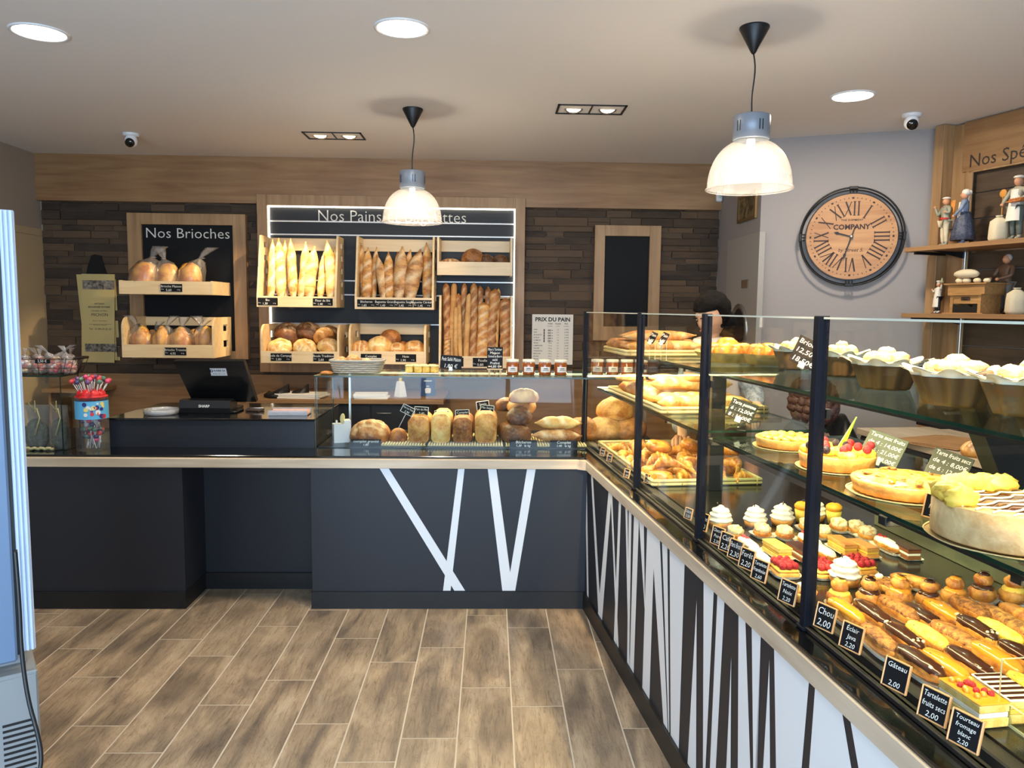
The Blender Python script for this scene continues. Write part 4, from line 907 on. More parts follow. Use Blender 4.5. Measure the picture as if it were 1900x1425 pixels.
def bagged(loc, r, h, kind, seed, tip, label, group, rz=0):
    t = thing('bagged_brioche', label, 'brioche', loc, rz, group)
    mb = MB()
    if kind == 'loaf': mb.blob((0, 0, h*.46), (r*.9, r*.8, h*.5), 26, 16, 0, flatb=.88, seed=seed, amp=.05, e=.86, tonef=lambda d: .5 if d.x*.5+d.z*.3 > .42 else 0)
    else: plait(mb, r*.98, h, seed)
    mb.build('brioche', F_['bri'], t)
    mb = MB(); bag_film(mb, r, h, tip, seed); b = mb.build('clear_bag', M_['film'], t)
    mb = MB(); z = h*1.10; mb.tube([(r*.17*math.cos(a)+tip[0]*1.7*.12, r*.17*math.sin(a)+tip[1]*1.7*.1, z) for a in [2*math.pi*i/10 for i in range(10)]], .002, 5, closed=True); mb.build('bag_tie', M_['steel'], b)
    return t
g = 'bagged brioches on the upper tray'; zg = BIN['g'].location.z+.015; Yg = 6.06
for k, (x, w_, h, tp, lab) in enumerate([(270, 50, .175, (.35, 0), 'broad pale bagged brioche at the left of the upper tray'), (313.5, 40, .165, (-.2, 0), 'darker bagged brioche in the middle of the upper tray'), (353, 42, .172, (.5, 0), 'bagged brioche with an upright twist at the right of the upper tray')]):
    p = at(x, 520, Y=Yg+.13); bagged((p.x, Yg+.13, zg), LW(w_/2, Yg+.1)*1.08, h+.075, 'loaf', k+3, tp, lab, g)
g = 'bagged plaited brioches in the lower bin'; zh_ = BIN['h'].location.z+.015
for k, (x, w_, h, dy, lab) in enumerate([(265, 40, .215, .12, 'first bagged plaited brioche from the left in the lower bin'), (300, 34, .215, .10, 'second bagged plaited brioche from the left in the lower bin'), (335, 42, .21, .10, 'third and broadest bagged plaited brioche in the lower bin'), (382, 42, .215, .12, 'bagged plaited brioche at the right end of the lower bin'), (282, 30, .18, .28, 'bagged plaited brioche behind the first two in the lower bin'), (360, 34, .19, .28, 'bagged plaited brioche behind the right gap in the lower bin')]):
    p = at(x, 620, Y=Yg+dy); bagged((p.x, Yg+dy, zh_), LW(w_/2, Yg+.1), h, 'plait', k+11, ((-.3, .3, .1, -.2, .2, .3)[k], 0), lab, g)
# ================================================================ GLASS BREAD CASE ON THE FRONT COUNTER
def pane(mb, p, q, mat_face=0, mat_edge=1, clear_ends=False):
    """thin glass sheet between two corners of a box; the narrow sides take the edge material"""
    x0, y0, z0 = p; x1, y1, z1 = q; e = (x1-x0, y1-y0, z1-z0); k = e.index(min(e))
    vs = [(x, y, z) for x in (x0, x1) for y in (y0, y1) for z in (z0, z1)]
    F = [((0,1,3,2),0),((4,6,7,5),0),((0,4,5,1),1),((2,3,7,6),1),((0,2,6,4),2),((1,5,7,3),2)]
    for f, ax in F: mb.add([vs[i] for i in f], [(0,1,2,3)], mat_face if ax == k or (clear_ends and ax == 1) else mat_edge)
GM = [M_['glass'], M_['edgel']]; GG = [M_['glassg'], M_['edge']]
CX0, CX1, CY, CYB, CZT = -.952, .96, 4.19, 4.66, 1.202; CB = CT+.012
bc = thing('glass_bread_case', 'low clear glass case full of loaves on the front counter', 'display case', (0, CY, CB))
mb = MB(); pane(mb, (CX0, 0, 0), (kx(4.19)+.05, .006, CZT-CB)); mb.build('front_pane', GM, bc)
mb = MB(); pane(mb, (CX0, .006, 0), (CX0+.006, CYB-CY, CZT-CB)); mb.build('side_pane', [M_['glass'], M_['edge']], bc)
mb = MB(); pane(mb, (CX0-.004, -.004, CZT-CB), (CX1, CYB-CY, CZT-CB+.008)); mb.build('top_pane', GG, bc)
mb = MB(); mb.box(CX0+.01, CX1, .012, CYB-CY, .0, .006); mb.build('base', M_['blackm'], bc)
for x in (CX0+.10, CX1-.02): mb = MB(); mb.box(x, x+.012, CYB-CY-.02, CYB-CY, 0, CZT-CB); mb.build('rear_support', M_['steel'], bc)
mb = MB(); mb.box(CX0+.05, CX1-.05, .40, .415, CZT-CB-.014, CZT-CB-.002); mb.build('lamp_strip', emis('case_lamp_glow', (1, .84, .6), 3), bc)
lamp('AREA', 'case_lamp', (-.05, .41, CZT-CB-.02), 8.5, (1, .76, .42), aim=(-.05, .15, 0), parent=bc, shape='RECTANGLE', size=1.6, size_y=.02)
# bamboo racks
BAM = mat('pale_bamboo', (214, 196, 140), .5, vary=.12)
ZR = CB+.022
def rack(x0, x1, label, y0=4.205, y1=4.60):
    o = thing('bread_rack', label, 'rack', ((x0+x1)/2, y0, CB+.006), 0, 'bamboo racks in the glass bread case')
    mb = MB(); n = int((x1-x0)/.0145)
    for i in range(n): x = (i+.5)*(x1-x0)/n-(x1-x0)/2; mb.cyl((x, 0, .010), (x, y1-y0, .010), .0058, n=7)
    mb.build('bamboo_rods', BAM, o)
    mb = MB()
    for y in (.03, y1-y0-.03): mb.box(-(x1-x0)/2, (x1-x0)/2, y-.006, y+.006, 0, .005)
    mb.build('cross_slat', BAM, o)
def cx(px, Y, y=800): return at(px, y, Y=Y).x
rack(cx(706, 4.21), cx(789, 4.21), 'left bamboo rack under the first tin loaf'); rack(cx(793, 4.21), cx(934, 4.21), 'middle bamboo rack under the tin loaves'); rack(cx(938, 4.21), cx(1083, 4.21)+.02, 'right bamboo rack under the stacked dark loaves')
g = 'loaves in the glass bread case'
Yc = 4.33
loaf('cr', 'round_loaf', .115, .088, 'grid', 'brown', (cx(687, Yc), Yc, CB+.006), 'broad white floured crackle loaf at the left of the bread case', g, depth=.05, tk=1.2, seed=61)
loaf('sm', 'round_loaf', .052, .056, 'none', 'brown', (cx(739, 4.33), 4.33, CB+.006), 'small plain brown round loaf with a sign stick in it', g, seed=62, amp=.04)
def tin_loaf(px, w, h, mk, label, seed, top='smooth', Y=4.24, L=.28):
    rw = LW(w/2, Y); mb = MB(); n = 22; R = []; T_ = []
    for i in range(13):
        s = i/12; e = 1-.10*(abs(s-.5)*2)**6; yy = s*L
        ring = []
        for j in range(n):
            a = 2*math.pi*j/n; c, q = math.cos(a), math.sin(a)
            x = rw*e*math.copysign(abs(c)**.45, c); z = (math.copysign(abs(q)**.45, q)+1)/2*h*.62
            if q > .15: x *= 1.0+.06*math.sin(math.pi*q); z = h*.60+h*.40*e*(1-(min(abs(x)/(rw*1.08), 1))**2)**.5*(1+.05*math.sin(s*14+seed))
            ring.append((x*(1+.02*mnoise.noise(Vector((x*20, yy*12, z*20+seed)))), yy, z)); T_.append(.06 if (q < .15 or i == 0) else (.3*max(0, mnoise.noise(Vector((x*25, yy*25, seed))))))
        R.append(ring)
    mb.rings(R, 0, True, True, tone=T_)
    o = mb.build('tin_loaf', F_[mk], label=label, cat='bread', group=g); o.location = (cx(px, Y), Y, ZR+.001)
tin_loaf(776, 41, .150, 'gold', 'golden tin loaf with a smooth dome, first in the bread case', 1); tin_loaf(817.5, 38, .168, 'pale', 'pale yellow tin loaf, second in the bread case', 2)
tin_loaf(858, 38, .150, 'brown', 'brown tin loaf with floury white top, third in the bread case', 3); tin_loaf(901.5, 42, .175, 'gold', 'tall dark topped tin loaf, fourth in the bread case', 4)
loaf('st1', 'round_loaf', .088, .068, 'none', 'dark', (cx(958, 4.32), 4.32, ZR), 'floury dark loaf at the bottom of the stack in the bread case', g, seed=63, tk=.1)
loaf('st2', 'round_loaf', .074, .062, 'none', 'dark', (cx(963, 4.34), 4.34, ZR+.100), 'glossy dark loaf in the middle of the stack in the bread case', g, seed=64)
loaf('st3', 'round_loaf', .085, .060, 'none', 'gold', (cx(967, 4.47), 4.47, ZR+.145), 'golden brown loaf behind the stack in the bread case', g, seed=65)
loaf('st5', 'round_loaf', .06, .05, 'none', 'dark', (cx(938, 4.52), 4.52, ZR+.15), 'small dark loaf behind the left of the stack in the bread case', g, seed=66)
loaf('st6', 'round_loaf', .085, .060, 'none', 'brown', (cx(948, 4.5), 4.5, ZR), 'brown loaf at the foot of the rear stack in the bread case', g, seed=68)
loaf('st4', 'round_loaf', .088, .052, 'bars', 'gold', (cx(971, 4.38), 4.38, ZR+.215), 'oval cracked loaf on top of the stack in the bread case', g, rz=.2, seed=67, ry=.06, tk=.25)
for k, (px, z, y, w_, mk, lab, s0) in enumerate([(1034, 0, 4.27, 96, 'tan', 'flat floury long loaf at the bottom right of the bread case', 71), (1037, .068, 4.29, 90, 'pale', 'golden slashed long loaf lying on the flat one, bread case', 72)]):
    mb = MB(); baguette_mb(mb, LW(w_, y), .062, s0, cuts=3, style='slash', flat=.62, n=24, tip=.4, depth=.08)
    o = mb.build('bloomer_loaf', F_[mk], label=lab, cat='bread', group=g); o.location = (cx(px-w_/2, y), y+.02, ZR+.038+z)
for k, (px, y_, z, r, mk, lab) in enumerate([(1082, 4.42, 0, .10, 'brown', 'big brown loaf in the corner of the bread case, beside the first post'), (1122, 4.45, .0, .12, 'tan', 'big floured loaf seen through the first bay of the pastry case'), (1162, 4.47, .0, .12, 'brown', 'big round loaf behind the second post of the pastry case'), (1140, 4.5, .11, .11, 'gold', 'big round loaf lying on the others behind the first bay')]):
    loaf('cn%d' % k, 'round_loaf', r, .082, 'none', mk, (cx(px, y_), y_, ZR+z), lab, g, seed=80+k)
# chalk signs on sticks
def chalk_sign(p, w, h, lines, label, stick_to=None, rz=0, rx=0, ry=0, white=True, name='price_sign', group='chalk signs in the bread case', frame_m=None, tsz=None, stand=None):
    t = thing(name, label, 'price sign', p, rz, group); t.rotation_euler = (rx, ry, rz)
    mb = MB(); mb.box(-w/2, w/2, -.002, .002, -h/2, h/2); b = mb.build('slate_panel', M_['slate'], t)
    fm = frame_m or M_['whitep']; f = .07*h
    mb = MB(); frame_bars(mb, -w/2-f, w/2+f, -h/2-f, h/2+f, -w/2+f*.2, w/2-f*.2, -h/2+f*.2, h/2-f*.2, -.004, .003); mb.build('frame', fm, t)
    mb = MB(); n = len(lines)
    for i, s in enumerate(lines):
        sz = (tsz or h*.8/max(n, 2)); wv_, _ = glyphs(s); tw = (max([q[0] for q in wv_] or [1]))*sz
        mb.text(s, sz, (0, -.0032, h/2-(i+.80)*h/n), w=min(1, w*.9/max(tw, 1e-4)), slant=.15)
    mb.build('chalk_writing', M_['chalk'], b)
    if stick_to is not None:
        mb = MB(); mb.tube([(0, .004, -h/2), stick_to], .0016, 6); mb.build('stick', fm, t)
    return t
def stick_sign(px, py, Y, w_, h_, lines, lab, drop, ry=0):
    p = at(px, py, Y=Y); chalk_sign(p, LW(w_, Y)*.93, LW(h_, Y)*.93, lines, lab, (.0, .005, -drop), ry=ry, rx=-.06)
stick_sign(756.5, 761, 4.30, 24, 15, ['Pain aux Noix', '2,90'], 'tilted chalk sign on a long stick over the small round loaf', .115, ry=math.radians(27))
stick_sign(782, 763, 4.36, 26, 16, ['Pain de Mie', '2,40'], 'chalk sign above the first tin loaf', .05, ry=math.radians(3))
stick_sign(819.5, 770, 4.36, 27, 16, ['Brioché', '2,00'], 'chalk sign above the pale tin loaf', .05, ry=math.radians(1))
stick_sign(858, 768.5, 4.36, 26, 16, ['Complet', '2,20'], 'chalk sign above the floury topped tin loaf', .05, ry=math.radians(-3))
stick_sign(896, 753, 4.52, 24, 17, ['Seigle', '2,60'], 'rear chalk sign above the tall tin loaf', .09, ry=math.radians(-8)); stick_sign(903.5, 760, 4.38, 26, 16, ['Mie Seigle', '2,30'], 'front chalk sign above the tall tin loaf', .05, ry=math.radians(6))
for px, py, w_, lines, lab in ((679, 830, 56, ['complet granité', '1,80'], 'long slate label before the white floured loaf'), (971, 830, 52, ['Bûcheron', '1,30   le kg'], 'long slate label before the dark loaf stack'), (1046, 830, 52, ['Complet', '1,40   le kg'], 'long slate label before the flat long loaf')):
    Y = 4.2; p = at(px, py, Y=Y+.001); p.z = CB+.026; t = thing('shelf_label', lab, 'price label', (p.x, 4.202, CB+.006), 0, 'long slate labels at the front of the bread case')
    W = LW(w_, Y); mb = MB(); mb.box(-W/2, W/2, 0, .003, 0, .042); b = mb.build('slate_panel', M_['slate'], t)
    mb = MB(); mb.text(lines[0], .022, (0, -.001, .024), slant=.2); mb.text(lines[1], .018, (0, -.001, .006), slant=.2); mb.build('chalk_writing', M_['chalk'], b)
# white knife block
p = at(632, 826, Y=4.34); kb = thing('knife_block', 'white plastic knife block with a bread knife and wooden handle', 'knife block', (p.x, 4.36, CB+.006), .35)
mb = MB(); mb.prism([(-.045, 0), (.04, 0), (.05, .03), (.05, .125), (.015, .125), (.01, .105), (-.045, .105)], -.035, .035, 'y'); mb.build('block', M_['whitep'], kb)
mb = MB(); mb.M = T((.008, 0, .135), ry=.1); mb.blob((0, 0, 0), (.014, .012, .028), 14, 10); mb.build('knife_handle', BAM, kb)
mb = MB(); mb.box(-.03, -.02, -.012, .012, .105, .125, 0, .003); mb.build('knife_tip', M_['whitep'], kb)
# ---------------------------------------------------------------- things standing on the glass top
ZT = CZT+.0085
wk = mat('grey_wicker', (176, 170, 156), .7)
def basket(name, label, loc, lx, ly, h, m, flare=1.18, n=56, rows=7, rz=0, group=None, cat='basket'):
    """woven basket: stakes with weavers passing in and out"""
    o = thing(name, label, cat, loc, rz, group)
    def P_(k, z, off=0):
        a = 2*math.pi*k/n; f = 1+(flare-1)*z/h; c, q = math.cos(a), math.sin(a)
        return Vector(((lx/2*f+off)*math.copysign(abs(c)**.45, c), (ly/2*f+off)*math.copysign(abs(q)**.45, q), z))
    mb = MB()
    for r in range(rows):
        z = h*(r+.5)/rows
        mb.tube([P_(k, z, .003*(1 if (k+r) % 2 else -1)) for k in range(n)], h/rows*.42, 5, closed=True)
    mb.build('woven_side', m, o)
    mb = MB(); mb.tube([P_(k, h, .002) for k in range(n)], h/rows*.55, 6, closed=True); mb.build('rim', m, o)
    mb = MB(); mb.prism([tuple(P_(k, 0)[:2]) for k in range(0, n, 2)], .001, .005, 'z'); mb.build('basket_floor', m, o)
    return o
Y = 4.40; x0, x1 = cx(620, Y, 690), cx(708, Y, 690)
basket('wicker_basket', 'small grey wicker basket of bread pieces on the glass top', ((x0+x1)/2, Y, ZT), x1-x0-.02, .17, .072, wk, rows=6)
rn = random.Random(4)
for k in range(9):
    xx = x0+.035+(x1-x0-.07)*((k*3) % 9)/8
    loaf('bit', 'bread_piece', .032, .024, 'crack', 'gold', (xx, Y+rn.uniform(-.04, .04), ZT+.042+.018*rn.random()), 'torn piece of bread in the grey wicker basket', 'bread pieces in the wicker basket', rz=rn.random()*6, rx=rn.uniform(-.5, .5), s=rn.uniform(.8, 1.3), cat='bread piece')
loaf('disc', 'flat_roll', .034, .012, 'none', 'gold', (cx(606, 4.28, 697), 4.28, ZT), 'thin flat golden roll at the left end of the glass top', None, cat='bread')
Y = 4.36; pl_ = thing('pastry_plate', 'oblong white plate on the glass top holding yellow cakes', 'plate', (cx(783, Y, 700), Y, ZT))
mb = MB(); mb.box(-.10, .10, -.06, .06, .003, .008, 0, .004); mb.box(-.08, .08, -.045, .045, 0, .004); mb.build('dish', M_['whitep'], pl_)
SPN = crust('yellow_sponge', (214, 166, 60), (240, 206, 106), (250, 236, 170), 30)
for k, (dx, dy, dz) in enumerate([(-.068, -.02, 0), (-.02, -.025, 0), (.028, -.02, 0), (.072, -.018, 0), (-.045, .03, 0), (.005, .03, 0), (.055, .03, 0)]):
    mb = MB(); mb.box(-.021, .021, -.021, .021, 0, .036, 0, .006, tone=0); mb.box(-.0225, .0225, -.0225, .0225, .033, .043, 0, .004, tone=.7)
    o = mb.build('sponge_square', SPN, label='yellow sponge square on the oblong plate, %s from the left %s' % (ORD[k if k < 4 else k-4], 'front' if k < 4 else 'rear'), cat='cake', group='sponge squares on the plate'); o.location = (pl_.location.x+dx, Y+dy, ZT+.0085); o.rotation_euler = (0, 0, rn.uniform(-.2, .2))
# acrylic stand with slate card
CLR = M_['glass']
def acrylic_card(p, w, h, lines, label, foot, rz=0, tilt=.0, ry=0, green=False, foot_h=.04, group='slate cards in clear holders'):
    t = thing('card_holder', label, 'price sign', foot, rz, group)
    d = Vector(p)-Vector(foot)
    mb = MB(); mb.box(-.017, .017, -.012, .014, 0, .003); pane(mb, (-.015, -.0015, .003), (.015, .0015, max(.02, d.z-h*.25))); mb.build('clear_holder', [M_['glass'], M_['edgel']], t)
    mb = MB(); mb.M = T((0, 0, d.z), rx=tilt, ry=ry); mb.box(-w/2, w/2, -.0015, .0015, -h/2, h/2, 0, .001); b = mb.build('slate_card', mat('green_slate_card', (52, 60, 50), .5) if green else M_['slate'], t)
    mb = MB(); mb.M = T((0, 0, d.z), rx=tilt, ry=ry); n = len(lines)
    for i, s in enumerate(lines):
        sz = h*.78/n; tw = (max([q[0] for q in glyphs(s)[0]] or [1]))*sz; mb.text(s, sz, (0, -.0028, h/2-(i+.82)*h/n), w=min(1, w*.88/max(tw, 1e-4)), slant=.15)
    mb.build('chalk_writing', M_['chalk'], b)
    mb = MB(); mb.M = T((0, 0, d.z), rx=tilt, ry=ry); mb.box(-.010, .010, -.004, .004, -h/2-.01, -h/2+.012, 0, .001); mb.build('clip', M_['edgel'], t)
    return t
Y = 4.36; p = at(837, 672, Y=Y); acrylic_card(p, LW(40, Y), LW(25, Y), ['Petit Sablé Maison', '1,80 €'], 'slate card in a clear holder beside the yellow cakes on the glass top', (p.x, Y, ZT), ry=math.radians(4))
# easel
Y = 4.34; p = at(918, 700, Y=Y); es = thing('easel_sign', 'small wooden easel with slate text card on the glass top', 'price sign', (p.x, Y, ZT))
ew, eh = LW(29, Y), LW(40, Y); PIN = mat('pale_pine', (222, 190, 140), .6)
mb = MB()
for s in (-1, 1): mb.box(s*ew*.36-.006, s*ew*.36+.006, -.003, .005, 0, .05)
mb.box(-ew*.5, ew*.5, -.012, .005, .028, .034); mb.tube([(0, .006, .12), (0, .06, .002)], .004, 6); mb.build('easel_legs', PIN, es)
mb = MB(); mb.M = T((0, 0, .034), rx=-.12); mb.box(-ew/2, ew/2, -.004, 0, 0, eh, 0, .001); b = mb.build('slate_card', M_['slate'], es)
mb = MB(); mb.M = T((0, 0, .034), rx=-.12)
for i, s in enumerate(('Pâte à Tartiner', 'Maison', 'Caramel au Beurre', 'salé', 'Praliné', '4,80 €')):
    sz = .020; tw = max(q[0] for q in glyphs(s)[0])*sz; mb.text(s, sz, (0, -.0052, eh-.020-i*eh/6.3), w=min(1, ew*.9/tw), slant=.1)
mb.build('chalk_writing', M_['chalk'], b)
# jars
HON = mat('amber_preserve', (150, 78, 30), .12, coat=.8, spec=.6); LBL = mat('white_paper_label', (222, 216, 206), .7); LID = mat('cream_metal_lid', (226, 220, 200), .35)
def jar_proto():
    t = thing('preserve_jar', '', 'jar', (0, 0, 0))
    mb = MB(); mb.lathe([(.0001, 0), (.032, 0), (.035, .004), (.036, .012), (.036, .062), (.033, .071), (.031, .075)], 28, cap=False); mb.build('jar_body', HON, t)
    mb = MB(); mb.lathe([(.0345, .073), (.0355, .075), (.0355, .086), (.034, .088), (.0001, .088)], 28); mb.build('lid', LID, t)
    mb = MB(); n = 12
    mb.rings([[(.0365*math.sin(a), -.0365*math.cos(a), z) for a in [math.radians(-46+92*j/n) for j in range(n+1)]] for z in (.018, .048)], cap=False, uclosed=False)
    l = mb.build('label', LBL, t)
    mb = MB(); mb.box(-.012, .012, -.0372, -.0366, .036, .040); mb.box(-.016, .016, -.0372, -.0366, .028, .030); mb.build('label_print', M_['slate'], l)
    return t
jp = None
for k, px in enumerate((951, 981, 1011, 1040, 1108, 1136, 1163, 1190)):
    Y = 4.34+(.06 if k > 3 else 0)+.005*(k % 2); p = at(px, 690, Y=Y)
    lab = '%s preserve jar from the left on the glass top' % ORD[k] if k < 4 else '%s of the preserve jars seen through the pastry case glass' % ORD[k-4]
    if jp is None: jp = jar_proto(); jp.location = (p.x, Y, ZT); jp['label'] = lab; jp['group'] = 'amber preserve jars'; o = jp
    else: o = dup(jp, (p.x, Y, ZT), (k*.13) % .4-.2, lab, 'amber preserve jars')
# ================================================================ TILL SIDE
ZC = tz+.001
Y = 4.50; p = at(404, 765, Y=Y)
till = thing('till_monitor', 'black point of sale monitor seen from the back with a white sticker', 'till', (p.x, Y+.02, ZC))
a, b, c, d = [at(x, y, Y=Y) for x, y in ((335, 668), (462, 668), (473, 747), (354, 747))]
mb = MB(); L0 = till.location
def lq(v, dy): return (v.x-L0.x, v.y-L0.y+dy, v.z-L0.z)
vs = [lq(a, -.10), lq(b, -.10), lq(c, .03), lq(d, .03)]; vs += [(v_[0], v_[1]+.035, v_[2]+.01) for v_ in vs]
mb.add(vs, [(0,1,2,3),(7,6,5,4),(0,4,5,1),(1,5,6,2),(2,6,7,3),(3,7,4,0)], 0); mn = mb.build('monitor_shell', mat('black_plastic', (12, 13, 15), .35), till)
uu = (Vector(vs[1])-Vector(vs[0])).normalized(); vv = (Vector(vs[0])-Vector(vs[3])).normalized(); vv = (vv-uu*vv.dot(uu)).normalized(); nn = uu.cross(vv)
cs = (Vector(vs[0])+Vector(vs[1])*1.35+Vector(vs[2])*.5+Vector(vs[3])*.3)/3.15+nn*.002
mb = MB(); W, H_ = .092, .05
mb.add([cs-uu*W/2-vv*H_/2, cs+uu*W/2-vv*H_/2, cs+uu*W/2+vv*H_/2, cs-uu*W/2+vv*H_/2], [(0,1,2,3)]); st = mb.build('sticker', M_['whitep'], mn)
mb = MB(); mb.text('RABBI SA', .016, cs+nn*.001+uu*.008+vv*.004, ux=uu, uy=vv, bold=.02); mb.text('03 84 24 11 52', .011, cs+nn*.001-vv*.016, ux=uu, uy=vv); mb.text('D', .024, cs+nn*.001-uu*.037+vv*.0, ux=uu, uy=vv, bold=.04); mb.build('sticker_print', mat('blue_ink', (40, 44, 90), .6), st)
mb = MB(); mb.box(-.02, .10, .02, .14, 0, .016, 0, .004); mb.box(.02, .07, .06, .09, .01, .12, 0, .004); mb.build('stand', M_['blackm'], till)
Y = 4.42; p = at(384, 768, Y=Y); pr_ = thing('customer_display', 'low black customer display box in front of the till monitor', 'till', (p.x, Y, ZC))
mb = MB(); W = LW(93, Y)/2; mb.prism([(-.035, 0), (.09, 0), (.09, .05), (.03, .078), (-.025, .072), (-.04, .03)], -W, W, 'x'); cdm = mb.build('display_body', mat('satin_black', (20, 20, 22), .3), pr_)
mb = MB(); mb.text('SHARP', .021, (0, -.0415, .034), bold=.03); mb.build('maker_lettering', M_['chalk'], cdm)
mb = MB(); mb.box(-W-.015, W+.03, -.02, .12, .0, .01, 0, .003); mb.build('base_plate', M_['blackm'], pr_)
Y = 4.30; p = at(294, 776, Y=Y); W = LW(31, Y)
cd_ = thing('coin_dish', 'shallow clear round plastic dish on the till counter', 'dish', (p.x, Y+.04, ZC))
FRO = plastic_film('frosted_plastic', (225, 232, 238), .35, .45)
mb = MB(); mb.lathe([(.0001, .004), (W*.86, .004), (W*.9, .001), (W*.96, .0), (W, .012), (W*1.02, .030), (W*.97, .030), (W*.93, .012)], 48); mb.build('dish', FRO, cd_)
p = at(534, 775, Y=4.32); ct_ = thing('flyer_stack', 'low stack of pink and cream flyers in a clear tray beside the bread case', 'flyers', (p.x, 4.37, ZC), .05); W = LW(36, 4.32)
mb = MB(); mb.box(-W, W, -.06, .06, .001, .006, 0, .002); mb.box(-W, W, -.064, -.06, 0, .03); mb.box(-W, W, .06, .064, 0, .03); mb.build('tray', FRO, ct_)
mb = MB(); mb.box(-W+.006, W-.006, -.055, .055, .006, .022, 0, .001); mb.build('papers', mat('pink_paper', (226, 170, 160), .7, vary=.25, vscale=60), ct_)
p = at(470, 770, Y=4.5); kn = thing('notepad', 'small dark notepad and pen at the foot of the till monitor', 'notepad', (p.x+.01, 4.5, ZC), -.3)
mb = MB(); mb.box(-.045, .045, -.03, .03, 0, .012, 0, .002); mb.build('pad', mat('brown_pad', (70, 54, 44), .6), kn)
mb = MB(); mb.tube([(-.04, -.01, .016), (.05, .015, .016)], .004, 8); mb.build('pen', M_['steel'], kn)
# things on the rear desk
DZ = .901
for k, (px, w_, lab) in enumerate(((560, 90, 'white paper stack on the rear desk, left pile'), (690, 66, 'white paper stack on the rear desk, right pile'))):
    Y = 5.82; p = at(px, 735, Y=Y); t = thing('paper_stack', lab, 'papers', (p.x, Y, DZ), .06*(1 if k else -1), 'white paper stacks on the rear desk')
    for j in range(3):
        mb = MB(); mb.M = T((rn.uniform(-.02, .02), 0, 0), rn.uniform(-.08, .08)); W = LW(w_/2, Y)*.92; mb.box(-W, W, -.1, .1, j*.012, j*.012+.010, 0, .001); mb.build('paper_bundle', mat('bright_paper', (240, 234, 220), .8), t)
Y = 5.9; p = at(743, 741, Y=Y); t = thing('spray_bottle', 'white tapering bottle with yellow neck on the rear desk', 'bottle', (p.x, Y, DZ))
mb = MB(); mb.lathe([(.0001, 0), (.047, 0), (.048, .01), (.030, .115), (.022, .12), (.0001, .12)], 4, smooth=False); mb.build('bottle_body', M_['whitep'], t)
mb = MB(); mb.lathe([(.013, .118), (.013, .16), (.0001, .16)], 14); mb.build('neck', mat('yellow_cap', (214, 190, 90), .5), t)
Y = 5.95; p = at(794, 740, Y=Y); t = thing('blue_carton', 'dark blue carton with a white pot drawn on it on the rear desk', 'box', (p.x, Y, DZ), .12); W = LW(14, Y)
mb = MB(); mb.box(-W, W, 0, .09, 0, .155, 0, .002); b = mb.build('carton', mat('navy_card', (38, 62, 104), .5), t)
mb = MB(); mb.M = T((0, -.002, .045), rx=0); mb.prism([(-.02, -.02), (.02, -.02), (.024, .012), (.014, .02), (-.014, .02), (-.024, .012)], -.001, 0, 'y'); mb.box(-.03, .03, -.001, 0, .07, .078); mb.box(-.01, .01, -.001, 0, .03, .036); mb.build('printed_picture', LBL, b)
for k, (px, w_) in enumerate(((512, 44), (552, 36))):
    Y = 5.8+.03*k; p = at(px, 733, Y=Y); mb = MB(); W = LW(w_/2, Y)
    vs = [(W*math.cos(a)*(1+.25*math.sin(3*a+k)), .07*math.sin(a), 0) for a in [2*math.pi*i/14 for i in range(14)]]
    top = [(v_[0]*.75+.02, v_[1]*.7, .045+.045*max(0, v_[0]/W)+.01*math.sin(i*2.1)) for i, v_ in enumerate(vs)]
    mb.rings([vs, [(v_[0], v_[1], .02) for v_ in vs], top], 0, True, True)
    o = mb.build('folded_bag', mat('black_nylon', (16, 15, 16), .45, bump=.5, bscale=30), label='crumpled black bag on the rear desk, %s of the two' % ('left' if k == 0 else 'right'), cat='bag', group='black bags on the rear desk'); o.location = (p.x, Y, DZ)
# ---------------------------------------------------------------- left end: candy
rs = random.Random(12)
GX0, GX1, GY0, GY1, GZ = -2.52, -2.232, 4.045, 4.225, 1.204
gc = thing('glass_candy_case', 'small open glass display at the left end of the counter', 'display case', (0, 0, CB))
mb = MB(); pane(mb, (GX0, GY0, .0), (GX1, GY0+.006, GZ-CB)); mb.build('front_pane', [M_['glass'], M_['edge']], gc)
mb = MB(); pane(mb, (GX1-.006, GY0+.006, .0), (GX1, GY1, GZ-CB)); mb.build('side_pane', [M_['glass'], M_['edge']], gc)
mb = MB(); pane(mb, (GX0, GY0-.003, GZ-CB), (GX1+.003, GY1, GZ-CB+.008)); mb.build('top_pane', GG, gc)
WR = mat('rusty_black_wire', (46, 26, 22), .5, metal=.3)
bx0, bx1 = at(38, 690, Y=4.09).x, at(150, 690, Y=4.09).x; zb = GZ+.009
wb = thing('wire_basket', 'black wire basket of tied sweet bags on the glass candy display', 'basket', ((bx0+bx1)/2-.04, 4.135, zb))
hw = (bx1-bx0)/2+.03
def rc(z, f): return [(f*hw*math.copysign(abs(math.cos(a))**.35, math.cos(a)), f*.095*math.copysign(abs(math.sin(a))**.35, math.sin(a)), z) for a in [2*math.pi*i/48 for i in range(48)]]
for z, f, r in ((.002, .82, .0018), (.036, .9, .0014), (.082, 1.0, .0026), (.089, 1.01, .0018)): mb = MB(); mb.tube(rc(z, f), r, 5, closed=True); mb.build('wire_hoop', WR, wb)
mb = MB()
for i in range(0, 48, 4): mb.tube([rc(.002, .82)[i], rc(.089, 1.01)[i]], .0016, 5)
for i in range(-3, 4): mb.tube([(hw*.25*i, -.07, .002), (hw*.25*i, .07, .002)], .0014, 5)
mb.build('upright_wires', WR, wb)
mb = MB(); mb.box(-.005, .07, -.103, -.099, .062, .085); lbx = mb.build('slate_tag', M_['slate'], wb)
mb = MB(); mb.text('2,50 €', .018, (.032, -.104, .068)); mb.build('chalk_writing', M_['chalk'], lbx)
